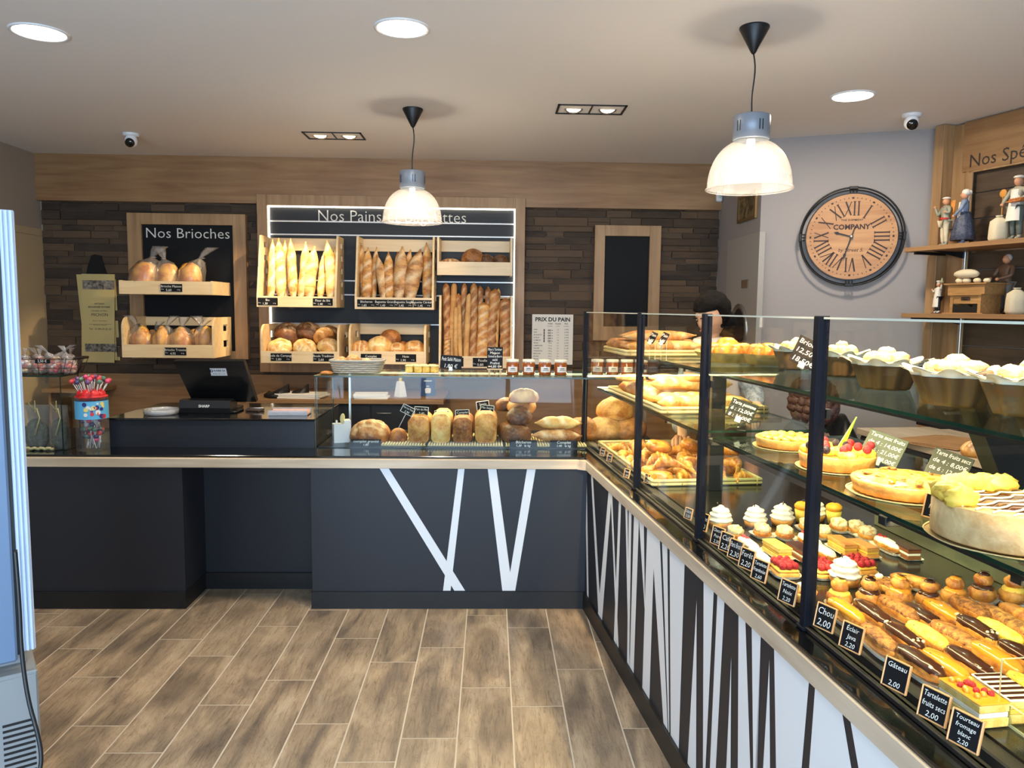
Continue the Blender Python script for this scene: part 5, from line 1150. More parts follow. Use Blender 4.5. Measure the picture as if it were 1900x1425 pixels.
mb = MB(); mb.box(hw*.86, hw*1.02, -.05, .03, .083, .092, 0, .003); mb.build('folding_handle', M_['blackm'], wb)
CAN = [mat('candy_'+n_, c_, .35) for n_, c_ in (('red', (196, 44, 52)), ('pink', (232, 130, 130)), ('white', (236, 226, 214)), ('orange', (224, 120, 70)), ('cream', (226, 206, 150)))]
for k in range(8):
    fx = (-.83+1.66*((k*3) % 8)/7); x = wb.location.x+fx*hw*.86; y = 4.135+(-.035 if k % 2 else .035); h = .10+.02*rs.random()
    t = thing('sweet_bag', 'tied clear bag of red and white sweets in the wire basket', 'sweets', (x, y, zb+.004), rs.random()*6, 'tied sweet bags in the wire basket')
    mb = MB()
    for j in range(24):
        a = rs.random()*6.28; q = rs.random()**.5*.026; mb.blob((q*math.cos(a), q*math.sin(a), .012+rs.random()*.066), (.012, .010, .009), 8, 6, rs.randrange(5))
    sw = mb.build('sweets', CAN, t); sw['kind'] = 'stuff'
    mb = MB(); bag_film(mb, .034, .085+.02*rs.random(), (rs.uniform(-.3, .3), 0), k+30); mb.build('clear_bag', plastic_film('sweet_bag_film', (250, 250, 252), .12, .25) if k == 0 else bpy.data.materials['sweet_bag_film'], t)
# herb tea bags inside
HB = mat('dried_herbs', (74, 72, 54), .9, vary=.7, vscale=70)
for k, (px, w_, lab) in enumerate(((70, 46, 'clear bag of dark dried herbs at the left in the candy display'), (112, 34, 'clear bag of dried herbs beside the glass edge in the candy display'))):
    Y = 4.12; p = at(px, 830, Y=Y); t = thing('herb_bag', lab, 'herb bag', (p.x, Y, CB+.002), .1-.2*k, 'clear herb bags in the candy display'); W = LW(w_/2, Y)
    mb = MB(); mb.blob((0, 0, .075), (W*.9, .03, .085), 22, 14, amp=.25, fr=5, seed=k, flatb=.85); hb_ = mb.build('herbs', HB, t)
    mb = MB(); R_ = []
    for i, (f, d, z) in enumerate(((1, .03, 0), (1.04, .038, .03), (1.02, .038, .12), (1.0, .02, .19), (1.0, .004, .235))): R_.append([(W*f*math.copysign(abs(math.cos(a))**.5, math.cos(a)), d*math.sin(a), z) for a in [2*math.pi*j/24 for j in range(24)]])
    mb.rings(R_, cap=False); mb.build('clear_bag', M_['film'], t)
    mb = MB(); mb.tube([(-.01, -.02, .21), (.02, -.035, .22), (.035, -.04, .17), (.01, -.045, .08)], .0035, 6); mb.tube([(.0, -.03, .22), (-.02, -.035, .25), (.01, -.03, .26), (.015, -.04, .2)], .003, 6); mb.build('raffia_tie', BAM, t)
for k, (x, y) in enumerate(((GX1-.05, 4.08), (GX1-.17, 4.07))):
    pass
tw = MB(); pts = [(GX0+.02+i*.011, 4.062+.004*math.sin(i*1.9), CB+.012+.004*math.cos(i*1.9)) for i in range(20)]; tw.tube(pts, .008, 8)
o = tw.build('rope_twist', BAM, label='pale twisted cord lying along the front of the candy display', cat='cord')
# lollipop jar
Y = 4.10; p = at(174, 845, Y=Y); JR = LW(27.5, Y); jx = p.x; JH = LW(100, Y)
lj = thing('lollipop_tub', 'tall clear tub of lollipops with a blue printed band', 'sweet tub', (jx, Y, CB))
mb = MB(); mb.lathe([(.0001, .002), (JR*.97, .002), (JR, .006), (JR, JH)], 40); mb.build('tub_wall', plastic_film('tub_plastic', (250, 252, 255), .03, .12), lj)
z0, z1 = JH*.60, JH*.93
mb = MB(); mb.lathe([(JR+.0012, z0), (JR+.0012, z1)], 48); bnd = mb.build('printed_band', mat('sky_blue_print', (96, 184, 232), .5), lj)
mb = MB(); cl = [mat('band_red', (214, 60, 64), .5), mat('band_navy', (40, 50, 120), .5), M_['whitep'], mat('band_yellow', (236, 220, 130), .5)]
for k in range(22):
    a = math.radians(rs.uniform(-96, -18)); zz = rs.uniform(z0+.012, z1-.012); q = rs.uniform(.005, .013); M0 = T((jx*0+(JR+.0016)*math.cos(a), (JR+.0016)*math.sin(a), zz), a+math.pi/2)
    mb.M = M0; mb.prism([(q*math.cos(b_), q*math.sin(b_)) for b_ in [2*math.pi*i/10 for i in range(10)]], -.001, .0005+.00001*k, 'y', k % 4)
mb.M = Matrix.Identity(4); mb.build('band_picture', cl, bnd)
mb = MB()
for k in range(8):
    a = 2*math.pi*k/8; mb.M = T((JR*.62*math.cos(a), JR*.62*math.sin(a), JH), a); mb.blob((0, 0, .008), (.022, .030, .028), 12, 8, 0, amp=.2, seed=k)
mb.M = Matrix.Identity(4); mb.lathe([(.0001, JH-.004), (JR*1.0, JH-.004), (JR*1.0, JH+.003), (JR*.5, JH+.02), (.0001, JH+.03)], 30); mb.build('red_holder', mat('red_plastic', (214, 36, 40), .4), lj)
LC = [mat('lolly_'+n_, c_, .3, coat=.4, vary=.3, vscale=90) for n_, c_ in (('pink', (226, 82, 120)), ('navy', (62, 66, 104)), ('green', (86, 124, 104)), ('red', (206, 62, 66)), ('purple', (110, 70, 120)))]
WH = M_['whitep']; cols = ['pink', 'dark blue', 'green', 'red', 'purple']; prs = []
for k, m_ in enumerate(LC):
    mb = MB(); mb.tube([(0, 0, 0), (0, 0, .075)], .0022, 6, 0); mb.blob((0, 0, .086), (.0135, .0135, .0125), 14, 10, 1)
    prs.append(mb)
pobj = [None]*5
def lolly(k, loc, rot, lab, grp):
    if pobj[k] is None: o = prs[k].build('lollipop', [WH, LC[k]]); pobj[k] = o
    else: o = pobj[k].copy(); COL.objects.link(o)
    tag(o, lab, 'lollipop', grp); o.location = loc; o.rotation_euler = rot; return o
ks = 0
for ring, n_, tl, rr in ((0, 10, .50, .74), (1, 8, .32, .50), (2, 4, .12, .2)):
    for i in range(n_):
        a = 2*math.pi*i/n_+ring*.4; d = Vector((math.cos(a)*math.sin(tl), math.sin(a)*math.sin(tl), math.cos(tl)))
        k = (i*3+ring*2) % 5; lolly(k, Vector((jx, Y, CB+JH+.006+.006*ring))+Vector((math.cos(a), math.sin(a), 0))*JR*rr*.8, d.to_track_quat('Z', 'Y').to_euler(), '%s wrapped lollipop standing in the red holder' % cols[k], 'lollipops in the red holder, %s ones' % cols[k])
for i in range(64):
    a = rs.random()*6.28; q = rs.random()**.5*(JR-.045); zz = .03+rs.random()*.155; k = rs.randrange(5); up = rs.random() < .5
    d = Vector((rs.uniform(-.5, .5), rs.uniform(-.5, .5), 1 if rs.random() < .5 else -1)).normalized()
    c_ = Vector((jx+q*math.cos(a), Y+q*math.sin(a), CB+max(zz, .05) if d.z > 0 else CB+.075+zz*.75)); c_.z = min(c_.z, CB+JH*.55)
    lolly(k, c_-d*.04, d.to_track_quat('Z', 'Y').to_euler(), 'loose %s lollipop inside the clear tub' % cols[k], 'loose lollipops in the tub, %s ones' % cols[k])
# ================================================================ LONG PASTRY CASE
MP = Matrix.Translation(RC(0, 0)) @ Matrix.Rotation(RZ, 4, 'Z')
def loc_at(x, y, o): return inv @ at(x, y, pl=rpl(o))       # (across, along, up) of a pixel on the plane `o` behind the kick line
GO = .07; GTZ = 1.568; FZ = .845
pcase = thing('pastry_case', 'long glass pastry case with dark posts and two glass shelves on the right counter', 'display case', RC(0, 0), RZ)
postl = [loc_at(x, y, GO).y for x, y in ((1088, 578), (1190, 582), (1312, 588), (1525, 592))]
postl[0] = loc_at(1088, 578, GO).y
d_ = postl[2]-postl[3]; allp = postl+[postl[3]-d_, postl[3]-2*d_]
L1 = postl[0]; LN = allp[-1]
for k, l in enumerate(allp):
    mb = MB(); mb.box(GO-.014, GO+.014, l-.013, l+.013, CT+.010, GTZ+.004, 0, .002)
    if k: mb.box(GO-.020, GO+.016, l-.018, l+.018, CT+.010, CT+.02, 0, .002)
    mb.build('post', M_['post'], pcase)
    mb = MB(); mb.box(GO+.014, GO+.026, l-.016, l+.016, 1.33, 1.352); mb.build('shelf_clamp', M_['blackm'], pcase)
for k in range(len(allp)-1):
    mb = MB(); pane(mb, (GO-.003, allp[k+1]+.014, CT+.022), (GO+.003, allp[k]-.014, GTZ), clear_ends=True); pp_ = mb.build('front_pane', [M_['glass'], M_['edgel']], pcase)
    mb = MB(); mb.box(GO-.0032, GO+.0032, allp[k+1]+.0135, allp[k]-.0135, GTZ-.0035, GTZ+.001); mb.build('polished_top_edge', M_['edgel'], pp_)
BO = .74
mb = MB(); mb.box(GO-.012, GO+.014, LN, L1, CT+.010, CT+.022, 0, .002); mb.box(GO+.014, GO+.05, LN, L1, CT+.012, FZ-.004, 0, .003); mb.build('sill', M_['blackm'], pcase)
mb = MB(); mb.box(GO+.05, BO, LN, L1-.02, FZ-.02, FZ, 0, 0); mb.build('display_floor', mat('black_steel_floor', (26, 26, 22), .16, spec=.6), pcase)
mb = MB(); mb.box(BO-.03, BO, LN, postl[2]+.02, FZ, .925, 0, .002); mb.box(BO-.03, BO+.01, LN, postl[2]+.02, .925, .935, 0, .002); mb.build('rear_riser', mat('grey_green_steel', (118, 122, 104), .3, metal=.5), pcase)
mb = MB(); mb.box(.16, BO+.12, LN, L1-.12, CT-.002, FZ-.022); mb.build('underframe', M_['blackm'], pcase)
S1, S2 = 1.362, 1.152
mb = MB(); pane(mb, (.20, LN, S1-.008), (.66, L1-.05, S1)); mb.build('glass_shelf', GG, pcase)
s2l = loc_at(1322, 806, .13).y
mb = MB(); pane(mb, (.13, LN, S2-.008), (.62, s2l, S2)); mb.build('glass_shelf', GG, pcase)
mb = MB(); pane(mb, (.13, postl[2]+.20, S2-.008), (.62, L1-.05, S2)); mb.build('glass_shelf', GG, pcase)
for l, o0, o1 in ((inv @ Vector((.92, 3.10, 1))).to_tuple()[1:2]+(.315, .375), (s2l-1.35, .36, .42)):
    mb = MB(); mb.box(o0, o1, l-.015, l+.015, FZ, S1-.03, 0, .002); mb.box(.2, .62, l-.012, l+.012, S1-.026, S1-.009); mb.box(.13, .62, l-.012, l+.012, S2-.026, S2-.009); mb.build('shelf_upright', M_['blackm'], pcase)
mb = MB(); l = inv @ at(1850, 860, X=1.30); 
mb.prism([(.50, S1-.01), (.60, S1-.01), (.84, .90), (.72, .90)], l.y-.03, l.y+.03, 'y'); mb.build('sloping_bracket', M_['blackm'], pcase)
for l in (loc_at(1643, 942, .13).y, loc_at(1320, 806, .13).y): mb = MB(); mb.box(.122, .16, l-.014, l+.014, S2-.03, S2-.008, 0, .002); mb.build('shelf_foot', M_['blackm'], pcase)
STRIP = emis('case_led_glow', (1, .82, .50), 9)
YEL = (1, .76, .38)
for o, z, a0, a1, e in ((.205, S1-.0095, LN+.1, postl[2]+.15, 13), (.205, S1-.0095, postl[2]+.22, L1-.1, 6), (.135, S2-.0095, LN+.1, s2l-.02, 9), (.135, S2-.0095, postl[2]+.24, L1-.1, 5), (.09, GTZ-.01, LN+.1, L1-.05, 10)):
    mb = MB()
    if z < 1.5: mb.box(o, o+.009, a0, a1, z-.003, z)
    else: continue
    mb.build('led_strip', STRIP, pcase)
    mb = MB(); mb.box(o-.005, o, a0-.1, a1+.05, z-.006, z+.0012); mb.box(o, o+.014, a0-.1, a1+.05, z+.0002, z+.0012); mb.build('led_profile', M_['blackm'], pcase)
    lamp('AREA', 'case_lamp', (o+.006, (a0+a1)/2, z-.004), e, YEL, aim=(o+.17, (a0+a1)/2, z-.4), parent=pcase, shape='RECTANGLE', size=.012, size_y=a1-a0)
for ob in [c for c in pcase.children if c.name.startswith('case_lamp')]:
    ob.rotation_euler = (0, -math.radians(22), 0)
def wpos(px, py, z=FZ): return at(px, py, Z=z)
# ---------------------------------------------------------------- pastries
CH = crust('choux_pastry', (150, 80, 24), (222, 156, 66), (250, 226, 160), 30, rough=.45)
CHOC = mat('chocolate_icing', (62, 30, 18), .22, coat=.4); MILKC = mat('coffee_icing', (206, 136, 66), .25, coat=.4); CARA = mat('caramel_glaze', (226, 150, 44), .15, coat=.8)
CREAM = mat('whipped_cream', (250, 244, 226), .6); CUST = mat('custard_cream', (240, 200, 84), .5, vary=.1, vscale=60); SHORT = crust('shortcrust', (204, 138, 62), (234, 176, 92), (246, 220, 160), 24)
PRA = crust('praline_crumble', (112, 58, 22), (206, 136, 62), (250, 230, 180), 90, bump=.8); SUG = crust('sugared_crumble', (206, 160, 84), (250, 236, 196), (255, 250, 236), 80, bump=.8, lo=.35, hi=.55)
RASP = mat('raspberry', (176, 34, 48), .5, bump=.8, bscale=350); BLK = mat('blackberry', (34, 18, 40), .4, bump=.8, bscale=350); GRN = mat('lime_leaf', (150, 196, 60), .4); YB = crust('yellow_crumble', (226, 186, 50), (252, 232, 110), (255, 244, 180), 80, bump=.8)
NUT = mat('chopped_nut', (236, 220, 180), .6); PAPER = mat('white_cake_paper', (240, 238, 228), .6); SPG = crust('cake_sponge', (226, 186, 90), (246, 220, 140), (250, 236, 190), 40); CHB = mat('chocolate_biscuit', (120, 66, 32), .6, bump=.4, bscale=120)
PROTO = {}
def paper(mb, a, b, n=40, h=.010, m=0, e=.5):
    R_ = [[((a+f)*math.copysign(abs(math.cos(t_))**e, math.cos(t_))*(1+g_*(.035 if j % 2 else -.0)), (b+f)*math.copysign(abs(math.sin(t_))**e, math.sin(t_))*(1+g_*(.05 if j % 2 else 0)), z) for j, t_ in enumerate([2*math.pi*i/n for i in range(n)])] for f, z, g_ in ((-.004, .0012, 0), (0, .0015, 0), (.004, h, 1))]
    mb.rings(R_, m, False, cap=False); mb.prism([p[:2] for p in R_[0]], .0004, .0012, 'z', m)
def berry(mb, c, r, m): mb.blob(c, (r, r, r*1.05), 10, 7, m)
def proto(kind):
    if kind in PROTO: return None
    t = thing(kind_name[kind], '', kind_cat[kind], (0, 0, 0)); r_ = random.Random(hash(kind) % 97 if False else sum(map(ord, kind)))
    def part(name, ms, f, par=None): mb = MB(); f(mb); return mb.build(name, ms, par or t)
    base = kind.split('_')[0]
    if base == 'eclair':
        L, W, H = .062, .020, .030
        part('paper_tray', PAPER, lambda mb: paper(mb, L+.004, W+.003))
        part('choux_shell', CH, lambda mb: mb.blob((0, 0, .003+H*.5), (L, W, H*.52), 22, 12, e=.8, amp=.06, fr=3, flatb=.8, seed=2))
        ic = {'choc': CHOC, 'coffee': MILKC, 'caramel': CARA, 'praline': PRA, 'yellow': YB, 'nut': CHOC, 'cream': CREAM, 'stripe': CHOC, 'plain': None, 'rasp': CREAM}[kind.split('_')[1]]
        if ic:
            def f(mb):
                mb.blob((0, 0, .004+H*.66), (L*.96, W*.97, H*.46), 22, 12, e=.8, amp=.10, fr=5, seed=3)
                k2 = kind.split('_')[1]
                if k2 == 'nut':
                    for i in range(26): berry(mb, (r_.uniform(-.05, .05), r_.uniform(-.011, .011), H*1.07), .0034, 1)
                if k2 == 'stripe':
                    for i in range(5): mb.box(-.045+i*.02, -.039+i*.02, -.013, .013, H*1.04, H*1.10, 1)
                if k2 in ('caramel', 'coffee', 'yellow', 'praline'): mb.M = T((.02, 0, H*1.12), .5); mb.box(-.012, .012, -.009, .009, -.001, .0012, 1)
                if k2 == 'rasp':
                    for i in range(3): berry(mb, (.02+i*.014, -.006+.004*(i % 2), H*1.08), .0085, 1)
            part('icing', [ic, {'nut': NUT, 'stripe': CREAM, 'rasp': RASP}.get(kind.split('_')[1], CHOC)], f)
    elif base == 'religieuse':
        two = kind.endswith('double')
        part('paper_case', PAPER, lambda mb: paper(mb, .031, .031, e=1))
        part('large_choux', CH, lambda mb: mb.blob((0, 0, .022), (.032, .032, .024), 22, 12, amp=.09, fr=3, flatb=.85, seed=5))
        im = CHOC if 'choc' in kind else CARA if 'cara' in kind else CUST
        part('icing', im, lambda mb: (mb.blob((0, 0, .036), (.026, .026, .013), 20, 8, amp=.05), None))
        part('small_choux', CH, lambda mb: mb.blob((0, 0, .056), (.022, .022, .017), 18, 10, amp=.09, fr=3, seed=8))
        part('top_icing', im if not two else CH, lambda mb: mb.blob((0, 0, .069), (.014, .014, .006), 16, 8, amp=.1))
        if not two: part('chocolate_piece', CHOC, lambda mb: (setattr(mb, 'M', T((.003, 0, .077), .4, ry=.25)), mb.box(-.009, .009, -.008, .008, -.001, .001)))
    elif base == 'creamtart':
        part('tart_shell', SHORT, lambda mb: mb.lathe([(.0001, .001), (.031, .001), (.036, .020), (.0345, .022), (.0001, .018)], 36, mod=lambda a: 1+.015*math.cos(a*18)))
        def f(mb):
            mb.lathe([(.032, .020), (.038, .026), (.038, .030), (.030, .035), (.030, .037), (.034, .042), (.033, .046), (.024, .050), (.024, .052), (.028, .056), (.025, .061), (.012, .066), (.009, .071), (.0001, .075)], 36, mod=lambda a: 1+.05*math.sin(a*8))
        part('cream_dome', CREAM, f)
        part('chocolate_stick', CHOC, lambda mb: mb.tube([(-.006, 0, .062), (-.012, -.004, .082)], .0018, 6))
    elif base == 'praline':
        part('paper_tray', PAPER, lambda mb: paper(mb, .036, .028))
        part('choux_shell', CH, lambda mb: mb.blob((0, 0, .014), (.034, .027, .015), 20, 10, flatb=.8, seed=4, amp=.08))
        part('crumble_top', SUG, lambda mb: mb.blob((0, 0, .026), (.030, .024, .019), 22, 12, amp=.2, fr=5, seed=6))
    elif base == 'rasptart':
        part('paper_tray', PAPER, lambda mb: paper(mb, .047, .035))
        part('pastry_base', SHORT, lambda mb: mb.box(-.044, .044, -.032, .032, .002, .019, 0, .006))
        part('custard', CUST, lambda mb: mb.box(-.042, .042, -.030, .030, .018, .026, 0, .006))
        for i in range(12):
            x, y = -.030+.020*(i % 4)+r_.uniform(-.003, .003), -.018+.018*(i//4)+r_.uniform(-.003, .003)
            part('raspberry', RASP, lambda mb: berry(mb, (x, y, .033+r_.random()*.004), .0105, 0))
    elif base == 'nuttart':
        part('tart_shell', SHORT, lambda mb: mb.lathe([(.0001, .001), (.036, .001), (.042, .022), (.040, .024), (.0001, .019)], 36, mod=lambda a: 1+.015*math.cos(a*20)))
        part('filling', PRA, lambda mb: mb.blob((0, 0, .020), (.038, .038, .012), 24, 10, amp=.25, fr=6))
        part('cream_dab', CREAM, lambda mb: mb.blob((.0, 0, .034), (.011, .009, .008), 12, 8, amp=.1))
    elif base == 'slice':
        k2 = kind.split('_')[1]; L, W, H = .052, .022, .036
        part('paper_tray', PAPER, lambda mb: paper(mb, L+.004, W+.004, e=.25, h=.006))
        cols_ = {'lemon': (SPG, CUST, YB), 'choc': (CHB, CREAM, CHOC), 'mille': (SHORT, CUST, MILKC), 'fruit': (SPG, CREAM, CARA), 'cake': (SPG, CUST, CREAM)}[k2]
        if k2 in ('fruit', 'cake'): L, W, H = .060, .035, .055
        part('lower_layer', cols_[0], lambda mb: mb.box(-L, L, -W, W, .002, H*.40, 0, .002))
        part('cream_layer', cols_[1], lambda mb: mb.box(-L+.001, L-.001, -W+.001, W-.001, H*.40, H*.62, 0, .002))
        part('upper_layer', cols_[0], lambda mb: mb.box(-L, L, -W, W, H*.62, H*.92, 0, .002))
        def f(mb):
            mb.box(-L-.0005, L+.0005, -W-.0005, W+.0005, H*.92, H, 0, .002)
            if k2 == 'fruit':
                for i in range(14): berry(mb, (r_.uniform(-L*.8, L*.8), r_.uniform(-W*.7, W*.7), H+.003), .007, 1+i % 2)
            if k2 == 'cake':
                for i in range(6): mb.box(-L+.004+i*.02, -L+.013+i*.02, -W*.95, W*.95, H, H+.0015, 1)
        part('topping', [cols_[2], RASP if k2 == 'fruit' else CHOC, CARA], f)
    elif base == 'verrine':
        part('cream_filling', CUST, lambda mb: mb.lathe([(.0001, .003), (.019, .003), (.026, .046), (.0001, .046)], 24))
        part('glass_cup', M_['glass'], lambda mb: mb.lathe([(.0001, .0), (.021, .0), (.0285, .056)], 28))
        part('orange_dome', mat('orange_mousse', (236, 160, 40), .45, vary=.15), lambda mb: mb.blob((0, 0, .058), (.027, .027, .017), 20, 10, amp=.08))
        part('leaf', BLK, lambda mb: mb.blob((.004, 0, .078), (.008, .006, .004), 8, 6))
    PROTO[kind] = t; return t
kind_name = {}; kind_cat = {}; kind_desc = {}
for kd, nm, ct_n, ds in (('eclair_choc', 'eclair', 'eclair', 'chocolate iced eclair'), ('eclair_coffee', 'eclair', 'eclair', 'coffee iced eclair'), ('eclair_caramel', 'eclair', 'eclair', 'glossy caramel eclair'), ('eclair_praline', 'eclair', 'eclair', 'brown praline crumble eclair'), ('eclair_yellow', 'eclair', 'eclair', 'eclair covered in yellow crumble'), ('eclair_nut', 'eclair', 'eclair', 'chocolate eclair dotted with chopped nuts'), ('eclair_cream', 'eclair', 'eclair', 'white cream topped eclair'), ('eclair_stripe', 'eclair', 'eclair', 'chocolate eclair with cream stripes'), ('eclair_plain', 'eclair', 'eclair', 'plain golden eclair'), ('eclair_rasp', 'eclair', 'eclair', 'white eclair with raspberries at its end'),
    ('religieuse_choc', 'choux_bun', 'choux bun', 'two tier choux bun with chocolate icing'), ('religieuse_cara', 'choux_bun', 'choux bun', 'two tier choux bun with caramel icing'), ('religieuse_cust', 'choux_bun', 'choux bun', 'two tier choux bun with custard icing'), ('religieuse_double', 'choux_bun', 'choux bun', 'two tier plain golden choux bun'), ('creamtart', 'cream_tartlet', 'tartlet', 'round tartlet with a white cream dome'), ('praline', 'crumble_choux', 'choux bun', 'sugared crumble choux in a paper tray'), ('rasptart', 'raspberry_tartlet', 'tartlet', 'raspberry tartlet in a white paper tray'), ('nuttart', 'nut_tartlet', 'tartlet', 'round nut tartlet with a cream dab'), ('slice_lemon', 'cake_slice', 'cake slice', 'yellow lemon slice'), ('slice_choc', 'cake_slice', 'cake slice', 'dark chocolate slice'), ('slice_mille', 'cake_slice', 'cake slice', 'caramel topped puff pastry slice'), ('slice_fruit', 'cake_slice', 'cake slice', 'tall layered slice with red and orange fruit'), ('slice_cake', 'cake_slice', 'cake slice', 'tall yellow slice with chocolate bars and cream'), ('verrine', 'dessert_cup', 'dessert', 'clear cup dessert with an orange dome')):
    kind_name[kd] = nm; kind_cat[kd] = ct_n; kind_desc[kd] = ds
ROWS = [  # (row phrase, [(kind, px, py of its foot, turn)])
 ('rearmost pastry row', [('creamtart', 1336, 979, 0), ('creamtart', 1401, 978, .5), ('creamtart', 1451, 974, 1), ('verrine', 1488, 970, 0), ('creamtart', 1511, 965, 0), ('verrine', 1546, 972, 1)]),
 ('crumble choux row', [('praline', 1364, 1000, 0), ('praline', 1414, 996, .1), ('praline', 1456, 999, .3), ('praline', 1497, 984, 0), ('praline', 1527, 998, 0), ('praline', 1556, 985, .2), ('praline', 1589, 990, 0), ('praline', 1610, 1001, .2)]),
 ('cream slice row', [('eclair_rasp', 1388, 1024, .0), ('eclair_cream', 1408, 1047, .0), ('slice_lemon', 1441, 1030, 0), ('slice_choc', 1484, 1034, 0), ('eclair_rasp', 1502, 1016, 0), ('eclair_cream', 1525, 1036, 0), ('slice_mille', 1562, 1022, 0), ('slice_mille', 1600, 1028, .05), ('eclair_rasp', 1645, 1021, 0), ('slice_choc', 1678, 1031, 0)]),
 ('raspberry tartlet row', [('rasptart', 1454, 1066, -.1), ('rasptart', 1524, 1068, 0), ('rasptart', 1593, 1061, .1)]),
 ('nut tartlet row', [('nuttart', 1484, 1110, 0), ('creamtart', 1566, 1085, 0), ('nuttart', 1630, 1092, 0), ('eclair_plain', 1697, 1092, .6), ('nuttart', 1660, 1100, .4)]),
 ('two tier choux row', [('religieuse_cust', 1556, 1126, 0), ('religieuse_choc', 1612, 1124, .4), ('religieuse_cara', 1668, 1122, .2), ('religieuse_choc', 1722, 1127, 1), ('religieuse_cara', 1770, 1122, 0), ('religieuse_choc', 1822, 1116, .3), ('religieuse_double', 1878, 1120, 0)]),
 ('rear eclair row', [('eclair_caramel', 1568, 1153, 0), ('eclair_choc', 1617, 1157, 0), ('eclair_praline', 1664, 1148, 0), ('eclair_choc', 1706, 1160, 0), ('eclair_caramel', 1748, 1152, 0), ('eclair_praline', 1800, 1146, 0), ('eclair_praline', 1850, 1162, 0), ('eclair_plain', 1895, 1158, 0)]),
 ('middle eclair row', [('eclair_praline', 1628, 1204, -.05), ('eclair_nut', 1675, 1200, 0), ('eclair_yellow', 1719, 1199, 0), ('eclair_praline', 1768, 1199, 0), ('eclair_nut', 1809, 1185, 0), ('eclair_yellow', 1852, 1192, .0), ('eclair_praline', 1898, 1192, 0)]),
 ('front eclair row', [('eclair_stripe', 1704, 1250, 0), ('eclair_caramel', 1752, 1256, 0), ('eclair_stripe', 1796, 1250, 0), ('eclair_caramel', 1846, 1242, 0), ('eclair_choc', 1894, 1236, 0)]),
 ('nearest cake row', [('slice_fruit', 1803, 1325, 0), ('slice_cake', 1862, 1318, 0), ('eclair_yellow', 1905, 1290, 0)])]
for phrase, its in ROWS:
    for k, (kd, px, py, tr) in enumerate(sorted(its, key=lambda q: q[1])):
        p = wpos(px, py); fresh = proto(kd)
        rzz = RZ+math.pi/2+tr+random.uniform(-.05, .05)
        if kd.startswith(('creamtart', 'verrine', 'religieuse', 'nuttart')): rzz = tr
        lab = '%s, %s from left in the %s' % (kind_desc[kd], ORD[k], phrase)
        if fresh is not None: o = fresh; o.location = p; o.rotation_euler = (0, 0, rzz); o['label'] = lab; o['group'] = kind_desc[kd].split(',')[0]+'s in the pastry case'
        else: o = dup(PROTO[kd], p, rzz, lab)
        s_ = {'creamtart': 1.05}.get(kd, 1.0)*random.uniform(.97, 1.04)
        if kd.startswith('eclair') and 'eclair' in phrase: s_ *= 1.13
        if phrase.startswith('nearest cake'): s_ *= .86
        o.scale = (s_, s_, s_)
# little framed slate tags along the glass
OAKF = mat('light_tag_wood', (214, 160, 104), .5)
def ftag(px, py, w, h, lines, lab, z=FZ, o_=None, turn=.0, group='framed slate tags in the pastry case', tilt=-.22):
    p = at(px, py, Z=z); rz = RZ-math.pi/2+math.radians(18)+turn
    t = thing('framed_price_tag', lab, 'price sign', (p.x, p.y, z+h/2+.004), rz, group); t.rotation_euler = (tilt, 0, rz)
    mb = MB(); mb.box(-w/2, w/2, -.001, .002, -h/2, h/2); b = mb.build('slate_panel', M_['slate'], t)
    f = .0035; mb = MB(); frame_bars(mb, -w/2-f, w/2+f, -h/2-f, h/2+f, -w/2, w/2, -h/2, h/2, -.003, .004); mb.build('wood_frame', OAKF, t)
    mb = MB(); n = len(lines)
    for i, s in enumerate(lines):
        sz = h*.85/n; tw = max([q[0] for q in glyphs(s)[0]] or [1])*sz; mb.text(s, sz, (0, -.0016, h/2-(i+.8)*h/n), w=min(1, w*.9/tw), slant=.15)
    mb.build('chalk_writing', M_['chalk'], b)
    mb = MB(); mb.prism([(.004, -h/2), (.004, h*.2), (.030, -h/2)], -.012, .012, 'x'); mb.build('clear_foot', M_['glass'], t)
TAGS = [(1118, 852, ['Croissant', '0,90'], 'small framed tag by the first bay, beside the corner post'), (1131, 863, ['Pain raisin', '1,10'], 'second small framed tag in the first bay'), (1163, 893, ['Chausson', '1,20'], 'third small framed tag in the first bay, left of the second post'), (1201, 903, ['Suisse', '1,30'], 'framed tag just right of the second post'),
 (1277, 970, ['Salade', '3,50'], 'framed tag on the empty floor left of the third post'), (1303, 990, ['Quiche', '2,80'], 'framed tag touching the left of the third post'),
 (1331, 1018, ['Chocolat', 'Poire', '2,30'], 'framed tag just right of the third post'), (1347, 1030, ['Café', '2,20'], 'framed tag half hidden behind its neighbour, second past the third post'), (1364, 1044, ['Paris Brest', '2,30'], 'framed tag third past the third post'), (1385, 1062, ['Forêt', '2,20'], 'framed tag fourth past the third post'), (1409, 1084, ['Tartelette', 'Framboise', '2,60'], 'framed tag in front of the raspberry tartlet'),
 (1461, 1126, ['Tartelette', 'Noix', '2,20'], 'framed tag in front of the nut tartlet'), (1530, 1175, ['Chou', '2,00'], 'framed tag peeping out right of the fourth post'), (1579, 1213, ['Éclair', 'Java', '2,20'], 'framed tag reading Éclair Java'), (1661, 1286, ['Gâteau', '', '2,00'], 'framed tag second from the right edge group, reading Gâteau'), (1731, 1345, ['Tartelette', 'fruits secs', '2,00'], 'framed tag reading Tartelette fruits secs'), (1789, 1393, ['Tourteau', 'fromage', 'blanc', '2,20'], 'framed tag nearest the viewer reading Tourteau')]
for px, py, ln, lab in TAGS:
    big = px > 1300; ftag(px, py-6, .050 if big else .034, .052 if big else .034, ln, lab, o_=None)
